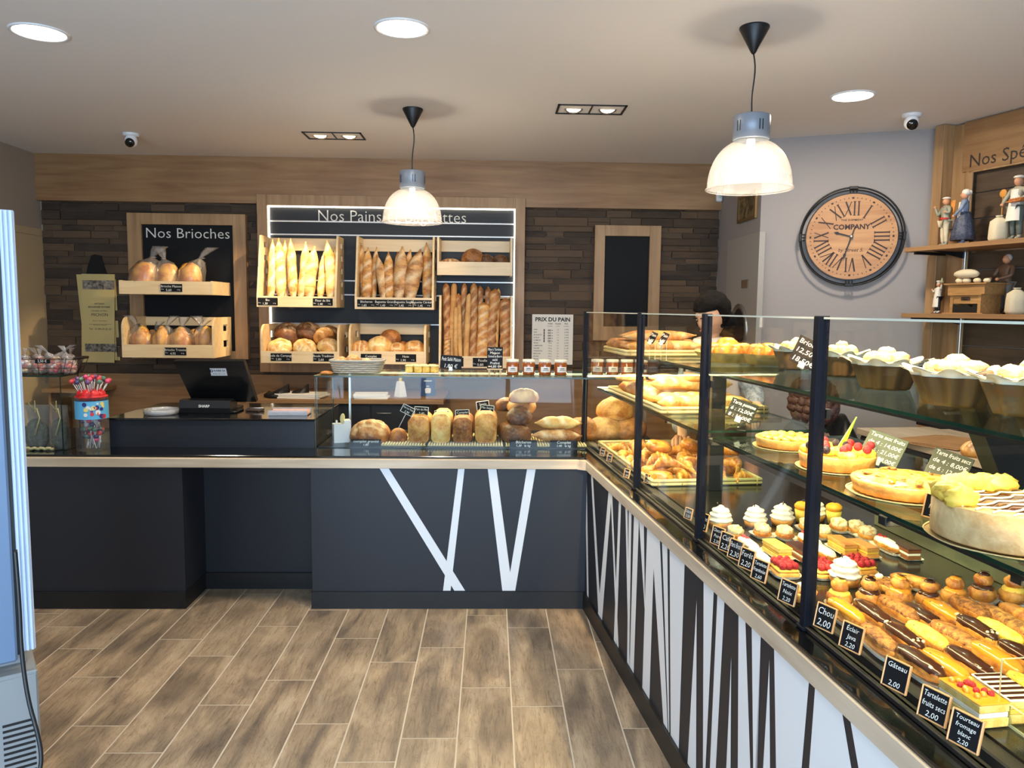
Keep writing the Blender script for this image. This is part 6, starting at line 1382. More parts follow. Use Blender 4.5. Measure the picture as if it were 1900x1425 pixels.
# shelf tarts
def tart(px, py, r, h, kind, lab, z=S2):
    p = at(px, py, Z=z); t = thing('large_tart' if kind != 'flan' else 'large_flan', lab, 'tart', p, .3, 'large tarts on the glass shelf')
    mb = MB(); mb.lathe([(.0001, .0005), (r*1.06, .0005), (r*1.08, .004), (r*1.06, .003)], 48, mod=lambda a: 1+.008*math.cos(a*40)); mb.build('gold_card', mat('card_base', (214, 190, 140), .4), t)
    if kind == 'flan':
        mb = MB(); mb.lathe([(.0001, .004), (r*.97, .004), (r, .008), (r, h), (r*.97, h), (.0001, h-.006)], 56); mb.build('flan_crust', crust('pale_flan_side', (182, 146, 100), (210, 178, 130), scale=18), t)
        mb = MB(); mb.lathe([(.0001, h+.001), (r*.96, h-.004)], 48, cap=False); b = mb.build('chocolate_glaze', CHOC, t)
        mb = MB()
        for i in range(9): y = -r*.8+i*r*.2; w_ = math.sqrt(max(0, (r*.93)**2-y*y)); mb.tube([(-w_+j*2*w_/10, y+.008*math.sin(j*2), h+.002) for j in range(11)], .0022, 5)
        mb.build('icing_drizzle', CREAM, b)
        mb = MB()
        for i in range(9):
            a = math.radians(50+120*i/8); mb.blob((r*.80*math.cos(a), r*.80*math.sin(a), h+.012), (r*.26, r*.20, .020), 14, 10, amp=.45, fr=3, seed=i)
        mb.build('yellow_rosettes', CUST, t); return t
    mb = MB(); mb.lathe([(.0001, .004), (r*.93, .004), (r, h), (r*.97, h+.003), (r*.93, h-.002), (.0001, h-.004)], 64, mod=lambda a: 1+.012*math.cos(a*32)); mb.build('tart_shell', SHORT, t)
    mb = MB(); rr = random.Random(int(px))
    if kind == 'apple':
        for ring, n_ in ((.72, 16), (.42, 9), (.12, 3)):
            for i in range(n_):
                a = 2*math.pi*i/n_; mb.M = T((r*ring*math.cos(a), r*ring*math.sin(a), h+.003), a+.5); mb.blob((0, 0, 0), (r*.20, r*.12, .008), 10, 6)
        mb.M = Matrix.Identity(4); mb.build('apple_slices', crust('baked_apple', (206, 146, 40), (248, 210, 96), scale=30, rough=.3, coat=.4), t)
    elif kind == 'almond':
        mb.blob((0, 0, h-.002), (r*.93, r*.93, .016), 36, 12, amp=.18, fr=5, seed=3); mb.build('almond_topping', crust('almond_top', (180, 104, 24), (248, 206, 100), scale=26, coat=.3), t)
        mb = MB()
        for i in range(22): a, q = rr.random()*6.28, rr.random()**.5*r*.8; mb.M = T((q*math.cos(a), q*math.sin(a), h+.012), rr.random()*6, ry=rr.uniform(-.3, .3)); mb.blob((0, 0, 0), (.014, .009, .0035), 8, 6, i % 2)
        mb.build('caramel_pieces', [CARA, PRA], t)
    else:
        for i in range(20): a, q = rr.random()*6.28, rr.random()**.5*r*.85; mb.blob((q*math.cos(a), q*math.sin(a), h+.006), (.020, .016, .014), 9, 6, seed=i, amp=.2)
        mb.build('pineapple_pieces', crust('pineapple', (236, 196, 40), (252, 232, 110), scale=40, coat=.4), t)
        for i in range(14):
            a, q = 2.4*i, (.25+.055*i)*r; mb = MB(); mb.blob((q*math.cos(a), q*math.sin(a), h+.022), (.012, .012, .012), 10, 8); mb.build('berry', BLK if i % 3 == 0 else RASP, t)
        mb = MB(); mb.prism([(-.012, 0), (.012, .004), (.05, .085)], -.002, .002, 'y'); mb.M = Matrix.Identity(4); o = mb.build('pineapple_leaf', GRN, t); o.location = (.01, 0, h+.015)
    return t
tart(1463, 829, .102, .030, 'apple', 'glazed apple tart, farthest on the glass shelf'); tart(1552, 868, .100, .040, 'fruit', 'tart heaped with pineapple and red and black berries behind the fourth post')
tart(1680, 915, .122, .032, 'almond', 'broad almond tart in the middle of the glass shelf'); tart(1872, 1000, .135, .072, 'flan', 'tall chocolate topped flan cake at the right end of the glass shelf')
ftag(1738, 965, .056, .045, ['Flan', 'Nature', '2,00€'], 'framed tag reading Flan Nature on the glass shelf', z=S2, turn=.0)
def card(px, py, fx, fy, z, w, h, lines, lab, turn=0, green=True, ry=0):
    f = at(fx, fy, Z=z); p = at(px, py, Y=f.y); rz = RZ-math.pi/2+math.radians(40)+turn
    return acrylic_card(p, w, h, lines, lab, f, rz=rz, tilt=-.5, green=green, ry=ry)
card(1660, 832, 1637, 868, S2, .105, .085, ['Tarte aux fruits', 'de 4 : 14,00€', 'de 6 : 21,00€', 'de 8 : 28,00€'], 'green slate price card behind the almond tart, the left one of two', ry=.25)
card(1782, 868, 1757, 905, S2, .090, .082, ['Tarte fruits secs', 'de 4 : 8,00€', 'de 6 : 12,00€', 'de 8 : 16,00€'], 'green slate price card behind the almond tart, the right one of two', ry=.25)
card(1398, 762, 1375, 800, S2, .095, .075, ['Tarte pomme', '6 : 12,00€', '8 : 16,00€'], 'slate price card behind the apple tart', turn=.3, green=False, ry=.3)
card(1520, 655, 1495, 705, S1, .085, .10, ['Brioche', '12,50€', '18,50€'], 'dark slate price card standing on the top shelf at the fourth post', turn=.5, green=False, ry=.45)
# ---------------------------------------------------------------- top shelf: brioches in fluted moulds
MOULD = mat('brown_fluted_paper', (84, 62, 38), .45); PALE = crust('sugared_brioche', (196, 124, 50), (246, 206, 126), (255, 248, 230), 30, floury=.15)
RIMW = mat('white_scalloped_paper', (246, 240, 224), .6)
def mould_b(px, py, r, lab, seed, z=S1, o_=None):
    p = at(px, py, Z=z+.09); p.z = z+.0005; t = thing('moulded_brioche', lab, 'brioche', p, seed*.7, 'brioches in fluted moulds on the top shelf')
    sc = lambda a: 1+.06*math.cos(a*10)
    mb = MB(); mb.lathe([(.0001, .001), (r*.66, .001), (r*.70, .01), (r*.95, .070)], 100, mod=sc); mb.build('fluted_mould', MOULD, t)
    n = 100; R_ = []
    for rr_, zz in ((r*.90, .064), (r*.99, .080), (r*1.20, .085)):
        R_.append([(rr_*(1+(.12 if rr_ > r else .07)*math.cos(a*10))*math.cos(a), rr_*(1+(.12 if rr_ > r else .07)*math.cos(a*10))*math.sin(a), zz+(.007*math.cos(a*10) if rr_ > r else 0)) for a in [2*math.pi*j/n for j in range(n)]])
    mb = MB(); mb.rings(R_, cap=False); mb.rings([[(q[0]*.985, q[1]*.985, q[2]+.002) for q in rg] for rg in R_], cap=False); mb.build('scalloped_rim', RIMW, t)
    mb = MB(); mb.blob((0, 0, .068), (r*.86, r*.86, .024), 30, 12, amp=.16, fr=4, seed=seed)
    for i in range(6): a = i*1.05+seed; mb.blob((r*.40*math.cos(a), r*.40*math.sin(a), .088), (r*.30, r*.26, .020), 14, 9, amp=.2, fr=4, seed=seed+i, tonef=lambda d: .5 if d.z > .5 else 0)
    mb.blob((0, 0, .100), (r*.30, r*.28, .022), 14, 9, amp=.2, seed=seed, tonef=lambda d: .5 if d.z > .5 else 0)
    mb.build('brioche', PALE, t)
mould_b(1478, 642, .085, 'moulded brioche left of the fourth post on the top shelf', 1); mould_b(1562, 650, .080, 'moulded brioche just behind the fourth post on the top shelf', 2)
mould_b(1645, 664, .092, 'moulded brioche in the middle of the top shelf, right of the fourth post', 3); mould_b(1775, 682, .098, 'moulded brioche second from the right edge on the top shelf', 4); mould_b(1915, 694, .10, 'moulded brioche cut by the right edge on the top shelf', 5)
for k, (px, py, r, lab) in enumerate(((1348, 672, .115, 'round glazed crown brioche in a kraft collar beside the third post'), (1424, 676, .098, 'lower glazed brioche in kraft paper, second past the third post'))):
    p = at(px, py, Z=S1); t = thing('crown_brioche', lab, 'brioche', p, k, 'glazed crown brioches on the top shelf')
    mb = MB(); mb.lathe([(.0001, .001), (r*.8, .001), (r*1.15, .045)], 60, mod=lambda a: 1+.05*math.cos(a*13)); mb.build('kraft_collar', mat('kraft_paper_%s' % ('one' if k else 'two'), (196, 164, 96), .7), t)
    mb = MB()
    for i in range(9): a = 2*math.pi*i/9; mb.blob((r*.62*math.cos(a), r*.62*math.sin(a), .050), (r*.36, r*.30, .034), 14, 10, amp=.15, seed=i+k, tonef=lambda d: .35 if d.z > .6 else 0)
    mb.blob((0, 0, .07), (r*.42, r*.42, .038 if k == 0 else .02), 16, 10, amp=.15, tonef=lambda d: .3 if d.z > .6 else 0); mb.build('brioche_ring', F_['glaze'], t)
# ---------------------------------------------------------------- bays beside the corner: baskets of bread and viennoiserie
def bamboo_tray(lab, z, Yf, Yb, o0, o1, rows=2, wov=False, h=.03):
    p = RC(0, Yf); l0 = (inv @ RC(o0, Yf)).y; l1 = (inv @ RC(o0, Yb)).y
    t = thing('bamboo_tray', lab, 'tray', MP @ Vector((0, l0, z)), RZ, 'bamboo trays in the corner bays'); L = l1-l0
    mb = MB()
    for j in range(rows): zz = .008+j*.015; mb.tube([(o0, 0, zz), (o1, .0, zz)], .0075, 8); mb.tube([(o0, L, zz), (o1, L, zz)], .0075, 8)
    mb.build('front_canes', BAM, t)
    mb = MB()
    for j in range(rows): zz = .008+j*.015; mb.tube([(o0, -.0, zz), (o0, L, zz)], .0075, 8); mb.tube([(o1, 0, zz), (o1, L, zz)], .0075, 8)
    mb.build('side_canes', BAM, t)
    mb = MB(); n = int(L/.03)
    for i in range(n): y = (i+.5)*L/n; mb.box(o0, o1, y-.012, y+.012, .001, .004)
    mb.build('slatted_floor', BAM, t)
    mb = MB()
    for x in (o0+.02, o1-.02): mb.tube([(x, -.009, -.0+.0), (x, -.009, .034), (x, .009, .034), (x, .009, .0)], .0016, 5, closed=True)
    mb.build('tied_cane', mat('cane_tie', (196, 170, 96), .6), t); return t, L
bamboo_tray('lower bamboo tray of croissants in the corner bays', FZ, 3.16, 4.12, .11, .585)
bamboo_tray('middle bamboo tray of yellow loaves in the corner bays', S2, 3.16, 4.05, .14, .60)
bamboo_tray('upper pale woven tray of baguettes in the corner bays', S1, 3.66, 4.08, .12, .52)
def croissant_mb(mb, seed, L=.13, r=.024, bend=.035):
    rn_ = random.Random(seed); K = 30; n = 14; R_ = []; tn = []
    for i in range(K+1):
        s = i/K*2-1; e = (1-abs(s)**1.7)*.85+.15; saw = (abs(s)*5.0) % 1; rr = r*e*(1-.16*saw)
        for _ in (0,): pass
        cx_, cy_ = s*L/2, -bend*s*s*1.6+bend
        R_.append([(cx_, cy_+rr*math.cos(a)*1.05, rr*.92+rr*math.sin(a)*.92) for a in [2*math.pi*j/n for j in range(n)]]); tn += [max(0, .35-.5*saw)]*n
    mb.rings(R_, 0, True, True, tone=tn)
cr_p = []
for i in range(3): mb = MB(); croissant_mb(mb, i, .125+.01*i, .026, .03+.012*i); cr_p.append(mb)
mbp = MB(); mbp.blob((0, 0, .022), (.055, .036, .024), 24, 14, e=.75, amp=.06, fr=4, seed=9, flatb=.85, fn=lambda d: 1-.07*(abs((d.x*4) % 1-.5) < .18), tonef=lambda d: .3 if abs((d.x*4) % 1-.5) < .18 else 0)
mbs = MB()
for i in range(34): a = i*.42; q = .008+.0012*i; mbs.blob((q*math.cos(a), q*math.sin(a), .012), (.0085, .0085, .012), 8, 6, 0, tonef=lambda d: .3 if d.z > .7 else 0)
VO = {}
def vien(kind, p, rot, lab, s=1):
    mbk, nm, ct_n = {'c0': (cr_p[0], 'croissant', 'croissant'), 'c1': (cr_p[1], 'croissant', 'croissant'), 'c2': (cr_p[2], 'croissant', 'croissant'), 'ch': (mbp, 'apple_turnover', 'turnover'), 'sp': (mbs, 'raisin_swirl', 'pastry')}[kind]
    if kind not in VO: o = mbk.build(nm, F_['glaze']); VO[kind] = o
    else: o = VO[kind].copy(); COL.objects.link(o)
    tag(o, lab, ct_n, {'c': 'croissants on the lower tray', 'ch': 'turnovers on the lower tray', 'sp': 'raisin swirls on the lower tray'}[kind if kind in ('ch', 'sp') else 'c']); o.location = p; o.rotation_euler = rot; o.scale = (s,)*3
rv = random.Random(21); zt0 = FZ+.006
cells = [(i, j) for j in range(8) for i in range(4)]
for i, j in cells:
    Yv = 3.22+.115*j; ov = .165+.118*i+rv.uniform(-.01, .01); kd = rv.choice(['c0', 'c1', 'c2', 'ch', 'c1']) if j < 5 else rv.choice(['sp', 'ch', 'c0'])
    nmk = {'c': 'croissant', 'h': 'turnover', 'p': 'raisin swirl'}['c' if kd[0] == 'c' and kd != 'ch' else kd[1]]
    vien(kd, RC(ov, Yv, zt0), (rv.uniform(-.1, .1), rv.uniform(-.1, .1), rv.uniform(-.9, .9)), '%s on the lower bamboo tray, %s row, %s from the glass' % (nmk, ORD[j], ORD[i]), 1.05)
for i, j in [(i, j) for j in range(4) for i in range(3)]:
    Yv = 3.27+.115*j; ov = .21+.13*i; kd = rv.choice(['c0', 'c1', 'c2', 'ch'])
    nmk = 'turnover' if kd == 'ch' else 'croissant'
    vien(kd, RC(ov, Yv, zt0+.046), (rv.uniform(-.2, .2), rv.uniform(-.2, .2), rv.uniform(-1.2, 1.2)), '%s heaped on top, %s upper row from the near end, %s from the glass' % (nmk, ORD[j], ORD[i]), 1.08)
for k, (o_, y, lab) in enumerate(((.22, 3.45, 'tipped turnover on the peak of the croissant heap, near the glass'), (.38, 3.50, 'tipped turnover on the peak of the croissant heap, middle'), (.5, 3.36, 'tipped turnover on the peak of the croissant heap, far side'))):
    vien('ch', RC(o_, y, zt0+.09), (.2, .1, k), lab, 1.1)
# middle tray
g = 'loaves on the middle bamboo tray'; zt1 = S2+.005
for k, (px, lab) in enumerate(((1170, 'pale flat round loaf on the middle tray, left of the second post'), (1233, 'pale flat round loaf on the middle tray, right of the second post'), (1288, 'pale flat round loaf on the middle tray, next to the third post'))):
    Yv = 3.75-.12*k; p = at(px, 702, Y=Yv); loaf('flat', 'flat_loaf', .075, .020, 'none', 'pale', (p.x, Yv, max(zt1, p.z-.01)), lab, g, s=1, cat='bread', amp=.03)
    mb = MB()
for k, (y, o0, L, mk, r, z, lab) in enumerate(((3.50, .15, .42, 'pale', .042, 0, 'long thick yellow loaf lying across the middle tray'), (3.38, .17, .40, 'gold', .036, 0, 'long golden slashed loaf in front of it on the middle tray'), (3.27, .16, .42, 'pale', .034, 0, 'front yellow slashed loaf on the middle tray'), (3.62, .16, .40, 'gold', .040, 0, 'golden loaf behind the thick yellow loaf on the middle tray'), (3.45, .18, .38, 'pale', .036, .062, 'pale loaf resting on top of the others, middle tray'), (3.80, .16, .3, 'tan', .04, 0, 'floured brown loaf at the far end of the middle tray'), (3.92, .16, .3, 'brown', .04, 0, 'dark loaf at the farthest end of the middle tray'))):
    mb = MB(); baguette_mb(mb, L, r, 40+k, cuts=6, style='slash', flat=.85, n=18, tip=.15, depth=.12); o = mb.build('batard_loaf', F_[mk], label=lab, cat='bread', group=g); o.location = RC(o0, y, zt1+r*.85+z); o.rotation_euler = (0, 0, RZ+.04*(k % 3-1))
# top tray of baguettes
for k, (y, mk, lab) in enumerate(((3.73, 'gold1', 'front golden baguette on the upper woven tray'), (3.80, 'gold2', 'second golden baguette on the upper woven tray'), (3.87, 'twist0', 'brown slashed stick third on the upper woven tray'), (3.94, 'gold0', 'fourth baguette on the upper woven tray'), (4.01, 'twist1', 'brown stick at the rear of the upper woven tray'))):
    stick(mk, RC(.11+.02*(k % 2), y, S1+.045), RC(.53, y+.01, S1+.05), .062, lab, 'baguettes on the upper woven tray', roll=math.pi/2.4)
for k, (y, mk, lab) in enumerate(((3.76, 'gold0', 'baguette lying on the front pair, upper tray'), (3.85, 'gold1', 'baguette lying on the rear pair, upper tray'))):
    stick(mk, RC(.13, y, S1+.092), RC(.50, y+.03, S1+.095), .058, lab, 'baguettes on the upper woven tray', roll=math.pi/2.4)
mb = MB(); 
for k, (px, py) in enumerate(((1222, 660), (1243, 662))):
    f = at(px-12, py+8, Z=S1); acrylic_card(f+Vector((0, 0, .10)), .035, .05, ['Pain', '1,05'], 'small clear card stand leaning over the upper tray, %s of two' % ('left' if k == 0 else 'right'), f, rz=-.9, tilt=-.4, ry=.3, green=False)
# clear divider and tub at the near end
p = at(1851, 1335, Z=FZ); l = inv @ p
dv = thing('clear_divider', 'clear acrylic divider and tray at the near end of the pastry floor', 'tray', p, RZ)
EDG = mat('bright_acrylic_edge', (200, 206, 170), .2, spec=.8)
mb = MB(); pane(mb, (0, -.002, .002), (.30, .002, .115)); mb.build('divider_pane', [M_['glass'], EDG], dv)
mb = MB(); pane(mb, (0, -.16, .001), (.30, -.01, .005)); pane(mb, (0, -.16, .005), (.3, -.156, .04)); pane(mb, (0, -.16, .005), (.004, -.01, .04)); mb.build('tray_pane', [M_['glass'], EDG], dv)
# breads and papers on the work counter behind
g = 'golden rolls behind the pastry case'; 
for k, (px, py) in enumerate(((1822, 838), (1850, 846), (1805, 846), (1838, 858), (1870, 858))):
    p = at(px, py, Z=.901); p.z = .9015; loaf('rl', 'bread_roll', .055, .048, 'bars', 'gold', p, 'golden roll on the rear work counter, %s of five from the left' % ORD[k], g, rz=k*.8, cat='bread roll')
p = at(1740, 820, Z=.901); t = thing('paper_sheets', 'brown paper sheets spread on the rear work counter', 'papers', (p.x, p.y, .901), .4)
for j in range(3): mb = MB(); mb.M = T((.02*j, -.05*j, 0), .1*j); mb.box(-.2, .2, -.16, .16, j*.004, j*.004+.003, 0, .001); mb.build('sheet', mat('kraft_sheet', (164, 124, 82), .7, vary=.2) if j == 0 else bpy.data.materials['kraft_sheet'], t)
p = at(1750, 795, Z=.901); t = thing('label_printer', 'black scale printer on the rear work counter under the glass shelf', 'printer', (p.x+.08, p.y+.1, .9), .2)
mb = MB(); mb.prism([(-.10, 0), (.10, 0), (.10, .10), (.0, .15), (-.10, .08)], -.13, .13, 'x'); b = mb.build('printer_body', bpy.data.materials['satin_black'], t)
mb = MB(); mb.box(-.10, .10, -.095, -.06, .083, .10, 0, .003); mb.build('printer_slot', M_['steel'], b)
# ================================================================ FIGURES
SKIN = mat('skin', (214, 164, 132), .5); HAIRB = mat('black_hair', (10, 8, 8), .7, spec=.15, bump=1, bscale=200); HAIRA = mat('auburn_hair', (48, 20, 15), .55, bump=1, bscale=160)
def skin(name, nodes, edges, m, parent=None, sub=2, smooth=True):
    """one continuous surface grown round a skeleton: nodes {key: (x,y,z,rx[,ry])}; the first node is the root"""
    keys = list(nodes); me = bpy.data.meshes.new(name); me.from_pydata([nodes[k][:3] for k in keys], [(keys.index(a), keys.index(b)) for a, b in edges], [])
    import bmesh
    bm = bmesh.new(); bm.from_mesh(me); bm.verts.layers.skin.verify(); bm.to_mesh(me); bm.free()
    o = bpy.data.objects.new(name, me); COL.objects.link(o); md = o.modifiers.new('skin', 'SKIN'); md.use_smooth_shade = True
    lay = me.skin_vertices[0].data
    for i, k in enumerate(keys):
        r = nodes[k][3:]; lay[i].radius = (r[0], r[-1]); lay[i].use_root = (i == 0)
    s = o.modifiers.new('sub', 'SUBSURF'); s.levels = sub; s.render_levels = sub
    me.materials.append(m)
    if parent is not None: o.parent = parent
    return o
def chain(*ks): return [(ks[i], ks[i+1]) for i in range(len(ks)-1)]
def head_mesh(parent, loc, rz, tilt, s=1, name='head', nod=0, m=SKIN, hair=None, style='bob'):
    """a head with brow, nose, lips, chin and ears; face towards local -y"""
    M0 = T(loc, rz, rx=nod, ry=tilt, s=s)
    mb = MB(); mb.M = M0
    def shp(d):
        k = 1.0
        if d.y < 0:
            k += .16*math.exp(-((d.x/.13)**2+((d.z+.06)/.16)**2))          # nose
            k += .05*math.exp(-((d.x/.28)**2+((d.z+.42)/.07)**2))          # lips
            k -= .07*(math.exp(-(((abs(d.x)-.36)/.16)**2+((d.z-.10)/.12)**2))) # eye sockets
            k += .04*math.exp(-((d.z-.34)/.12)**2)                          # brow
            k += .10*math.exp(-((d.x/.3)**2+((d.z+.78)/.2)**2))           # chin
        if d.z < -.2: k *= 1-.18*(abs(d.x)*min(1, (-d.z-.2)*1.6))
        return k
    mb.blob((0, 0, 0), (.074, .095, .115), 40, 30, fn=shp)
    for sx in (-1, 1):
        mb.blob((sx*.074, .012, .0), (.010, .018, .030), 10, 8)
    h = mb.build(name, m, parent)
    mb = MB(); mb.M = M0
    for sx in (-1, 1):
        mb.blob((sx*.029, -.078, .012), (.012, .008, .007), 12, 8, 0); mb.blob((sx*.029, -.084, .012), (.005, .004, .0055), 8, 6, 1)
        mb.box(sx*.029-.016, sx*.029+.016, -.094, -.086, .030, .034, 1)
    mb.build('eye', [M_['whitep'], HAIRB], h)
    mb = MB(); mb.M = M0; mb.blob((0, -.094, -.046), (.022, .008, .007), 12, 6); mb.build('lips', mat('lips', (176, 96, 88), .5) if 'lips' not in bpy.data.materials else bpy.data.materials['lips'], h)
    if hair is not None:
        mb = MB(); mb.M = M0
        if style == 'bob':
            mb.blob((0, .018, .030), (.094, .108, .118), 34, 22, amp=.10, fr=5, seed=3, fn=lambda d: (.62 if (d.y < -.30 and d.z < .16) else 1)*(1.02 if d.z > 0 else 1))
            mb.blob((0, .075, -.075), (.082, .062, .10), 20, 14, amp=.16, fr=5, seed=4)
        else:
            for i in range(110):
                a = i*2.39996; zz = 1-1.75*(i+.5)/110; q = math.sqrt(max(0, 1-zz*zz)); d = Vector((q*math.cos(a), q*math.sin(a), zz))
                if d.y < -.5 and zz < .5: continue
                mb.blob((d.x*.085, d.y*.095+.02, d.z*.115+.012), (.028, .026, .026), 8, 6, amp=.3, fr=14, seed=i)
        mb.build('hair', hair, parent)
    return h
# ---- woman leaning over the corner of the display to reach the croissants
FAB = crust('blue_grey_floral_cloth', (92, 108, 124), (150, 160, 168), (236, 236, 230), scale=40, rough=.8, floury=.05); WHC = mat('white_blouse', (240, 232, 226), .7, bump=.3, bscale=12)
pw = thing('person', 'person with short black hair in a white blouse and patterned sleeves reaching behind the glass', 'person', (1.42, 4.66, 0))
O = pw.location
def rel(d): return {k: (v[0]-O.x, v[1]-O.y, v[2])+tuple(v[3:]) for k, v in d.items()}
N_ = rel(dict(pel=(1.42,4.66,.93,.15,.11), wa=(1.40,4.60,1.08,.12,.10), ch=(1.31,4.48,1.28,.14,.10), nb=(1.275,4.43,1.38,.062), nk=(1.268,4.41,1.44,.048), hd=(1.262,4.40,1.50,.05),
    ra=(1.15,4.34,1.37,.055), re=(1.09,4.29,1.06,.042), rw=(1.0,3.94,.958,.026), rh=(.985,3.88,.930,.030,.016), la=(1.44,4.50,1.29,.055), le=(1.55,4.42,1.08,.042), lw=(1.50,4.28,1.0,.028), lh=(1.48,4.24,.99,.030,.016),
    hl=(1.35,4.66,.88,.09), kl=(1.34,4.62,.48,.06), al=(1.34,4.66,.09,.042), tl=(1.33,4.56,.04,.035), hr=(1.50,4.68,.88,.09), kr=(1.51,4.64,.48,.06), ar=(1.51,4.68,.09,.042), tr=(1.52,4.58,.04,.035)))
bd = skin('body', N_, chain('pel','wa','ch','nb','nk','hd')+chain('ch','ra','re','rw','rh')+chain('ch','la','le','lw','lh')+chain('pel','hl','kl','al','tl')+chain('pel','hr','kr','ar','tr'), SKIN, pw)
def hand(parent, wrist, palm, down, side, nm='fingers'):
    """four unequal bent fingers and a thumb closing downward from the palm"""
    wrist, palm, down, side = Vector(wrist), Vector(palm), Vector(down).normalized(), Vector(side).normalized(); f = (palm-wrist).normalized()
    for i, (off, L_) in enumerate(((-.030, .062), (-.010, .072), (.010, .068), (.029, .052))):
        b = palm+side*off; p1 = b+f*L_*.35+down*.004; p2 = p1+(f*.5+down*.8).normalized()*L_*.38; p3 = p2+(f*.1+down).normalized()*L_*.36
        mb = MB(); mb.tube([b-f*.02, b, p1, p2, p3, p3+down*.006], [.009, .0098, .0092, .0085, .0072, .003], 10); mb.build('finger', SKIN, parent)
    b = palm-side*.03-f*.02; p1 = b-side*.016+f*.02+down*.010; p2 = p1+f*.018+down*.022
    mb = MB(); mb.tube([b+side*.01, b, p1, p2, p2+down*.012], [.011, .0115, .010, .009, .004], 10); mb.build('thumb', SKIN, parent)
W_ = lambda *p: Vector((p[0]-O.x, p[1]-O.y, p[2]))
hand(bd, W_(1.0,3.94,.958), W_(.985,3.87,.927), (-.1, -.3, -1), (1, -.25, 0)); hand(bd, W_(1.50,4.28,1.0), W_(1.48,4.24,.99), (0, -.3, -1), (1, .3, 0))
N_ = rel(dict(wa=(1.41,4.62,1.02,.135,.12), w2=(1.39,4.58,1.12,.135,.115), ch=(1.29,4.47,1.30,.158,.118), nb=(1.272,4.42,1.41,.075), ra=(1.15,4.34,1.385,.080), la=(1.44,4.50,1.29,.070)))
skin('blouse', N_, chain('wa','w2','ch','nb')+chain('ch','ra')+chain('ch','la'), WHC, pw)
N_ = rel(dict(a=(1.15,4.34,1.37,.072), b=(1.13,4.34,1.22,.066), c=(1.09,4.28,1.05,.072), d=(1.05,4.12,.995,.070), e=(1.015,3.99,.968,.060))); skin('sleeve', N_, chain('a','b','c','d','e'), FAB, pw)
N_ = rel(dict(a=(1.44,4.50,1.29,.070), b=(1.51,4.45,1.17,.064), c=(1.55,4.42,1.08,.060), d=(1.52,4.34,1.03,.050))); skin('sleeve', N_, chain('a','b','c','d'), FAB, pw)
N_ = rel(dict(a=(1.42,4.65,1.0,.155,.125), b=(1.42,4.66,.86,.17,.13), hl=(1.36,4.66,.78,.10), kl=(1.34,4.63,.48,.075), al=(1.34,4.66,.12,.06), hr=(1.49,4.68,.78,.10), kr=(1.51,4.65,.48,.075), ar=(1.51,4.68,.12,.06)))
skin('trousers', N_, chain('a','b','hl','kl','al')+chain('b','hr','kr','ar'), M_['blackm'], pw)
head_mesh(pw, W_(1.262,4.388,1.548), math.radians(-62), .0, 1.0, nod=math.radians(24), hair=HAIRB)
# ---- crouching person behind the counter
p2_ = thing('person', 'person with curly auburn hair and black top crouching behind the pastry case', 'person', (1.72, 4.10, 0)); O = p2_.location
N_ = rel(dict(pel=(1.80,4.22,.42,.15,.12), wa=(1.77,4.18,.60,.13,.11), ch=(1.73,4.08,.84,.14,.10), nb=(1.68,4.03,.94,.055), hd=(1.665,4.0,1.0,.05), ra=(1.59,4.02,.90,.055), re=(1.50,3.86,.66,.042), rw=(1.46,3.70,.62,.028), rh=(1.45,3.65,.62,.03,.016),
    la=(1.88,4.12,.93,.055), le=(1.92,3.96,.70,.042), lw=(1.80,3.82,.60,.028), lh=(1.77,3.79,.60,.03,.016), hl=(1.70,4.16,.40,.09), kl=(1.58,3.84,.46,.06), al=(1.62,4.06,.09,.042), tl=(1.60,3.95,.04,.035), hr=(1.90,4.2,.40,.09), kr=(1.88,3.88,.44,.06), ar=(1.90,4.10,.09,.042), tr=(1.90,3.99,.04,.035)))
b2 = skin('body', N_, chain('pel','wa','ch','nb','hd')+chain('ch','ra','re','rw','rh')+chain('ch','la','le','lw','lh')+chain('pel','hl','kl','al','tl')+chain('pel','hr','kr','ar','tr'), SKIN, p2_)
hand(b2, W_(1.46,3.70,.62), W_(1.45,3.65,.62), (0, -.4, -1), (1, 0, 0)); hand(b2, W_(1.80,3.82,.60), W_(1.77,3.79,.60), (0, -.4, -1), (1, .5, 0))
N_ = rel(dict(wa=(1.80,4.21,.46,.165,.14), w2=(1.77,4.17,.62,.15,.13), ch=(1.73,4.08,.85,.17,.13), nb=(1.685,4.04,.93,.07), ra=(1.59,4.02,.91,.075), re=(1.50,3.86,.68,.055), rw=(1.465,3.73,.625,.042), la=(1.88,4.12,.94,.08), le=(1.92,3.96,.70,.06), lw=(1.82,3.85,.605,.042)))
skin('black_top', N_, chain('wa','w2','ch','nb')+chain('ch','ra','re','rw')+chain('ch','la','le','lw'), M_['blackm'], p2_)
N_ = rel(dict(a=(1.80,4.22,.40,.16,.13), hl=(1.70,4.14,.40,.10), kl=(1.58,3.86,.46,.075), al=(1.62,4.05,.13,.055), hr=(1.90,4.18,.40,.10), kr=(1.88,3.90,.44,.075), ar=(1.90,4.09,.13,.055)))
skin('trousers', N_, chain('a','hl','kl','al')+chain('a','hr','kr','ar'), mat('dark_trousers', (30, 30, 36), .8), p2_)
head_mesh(p2_, W_(1.665,4.0,1.05), math.radians(-165), 0, 1.16, nod=math.radians(24), hair=HAIRA, style='curly')
p2_.location = (1.75, 4.10, .03)
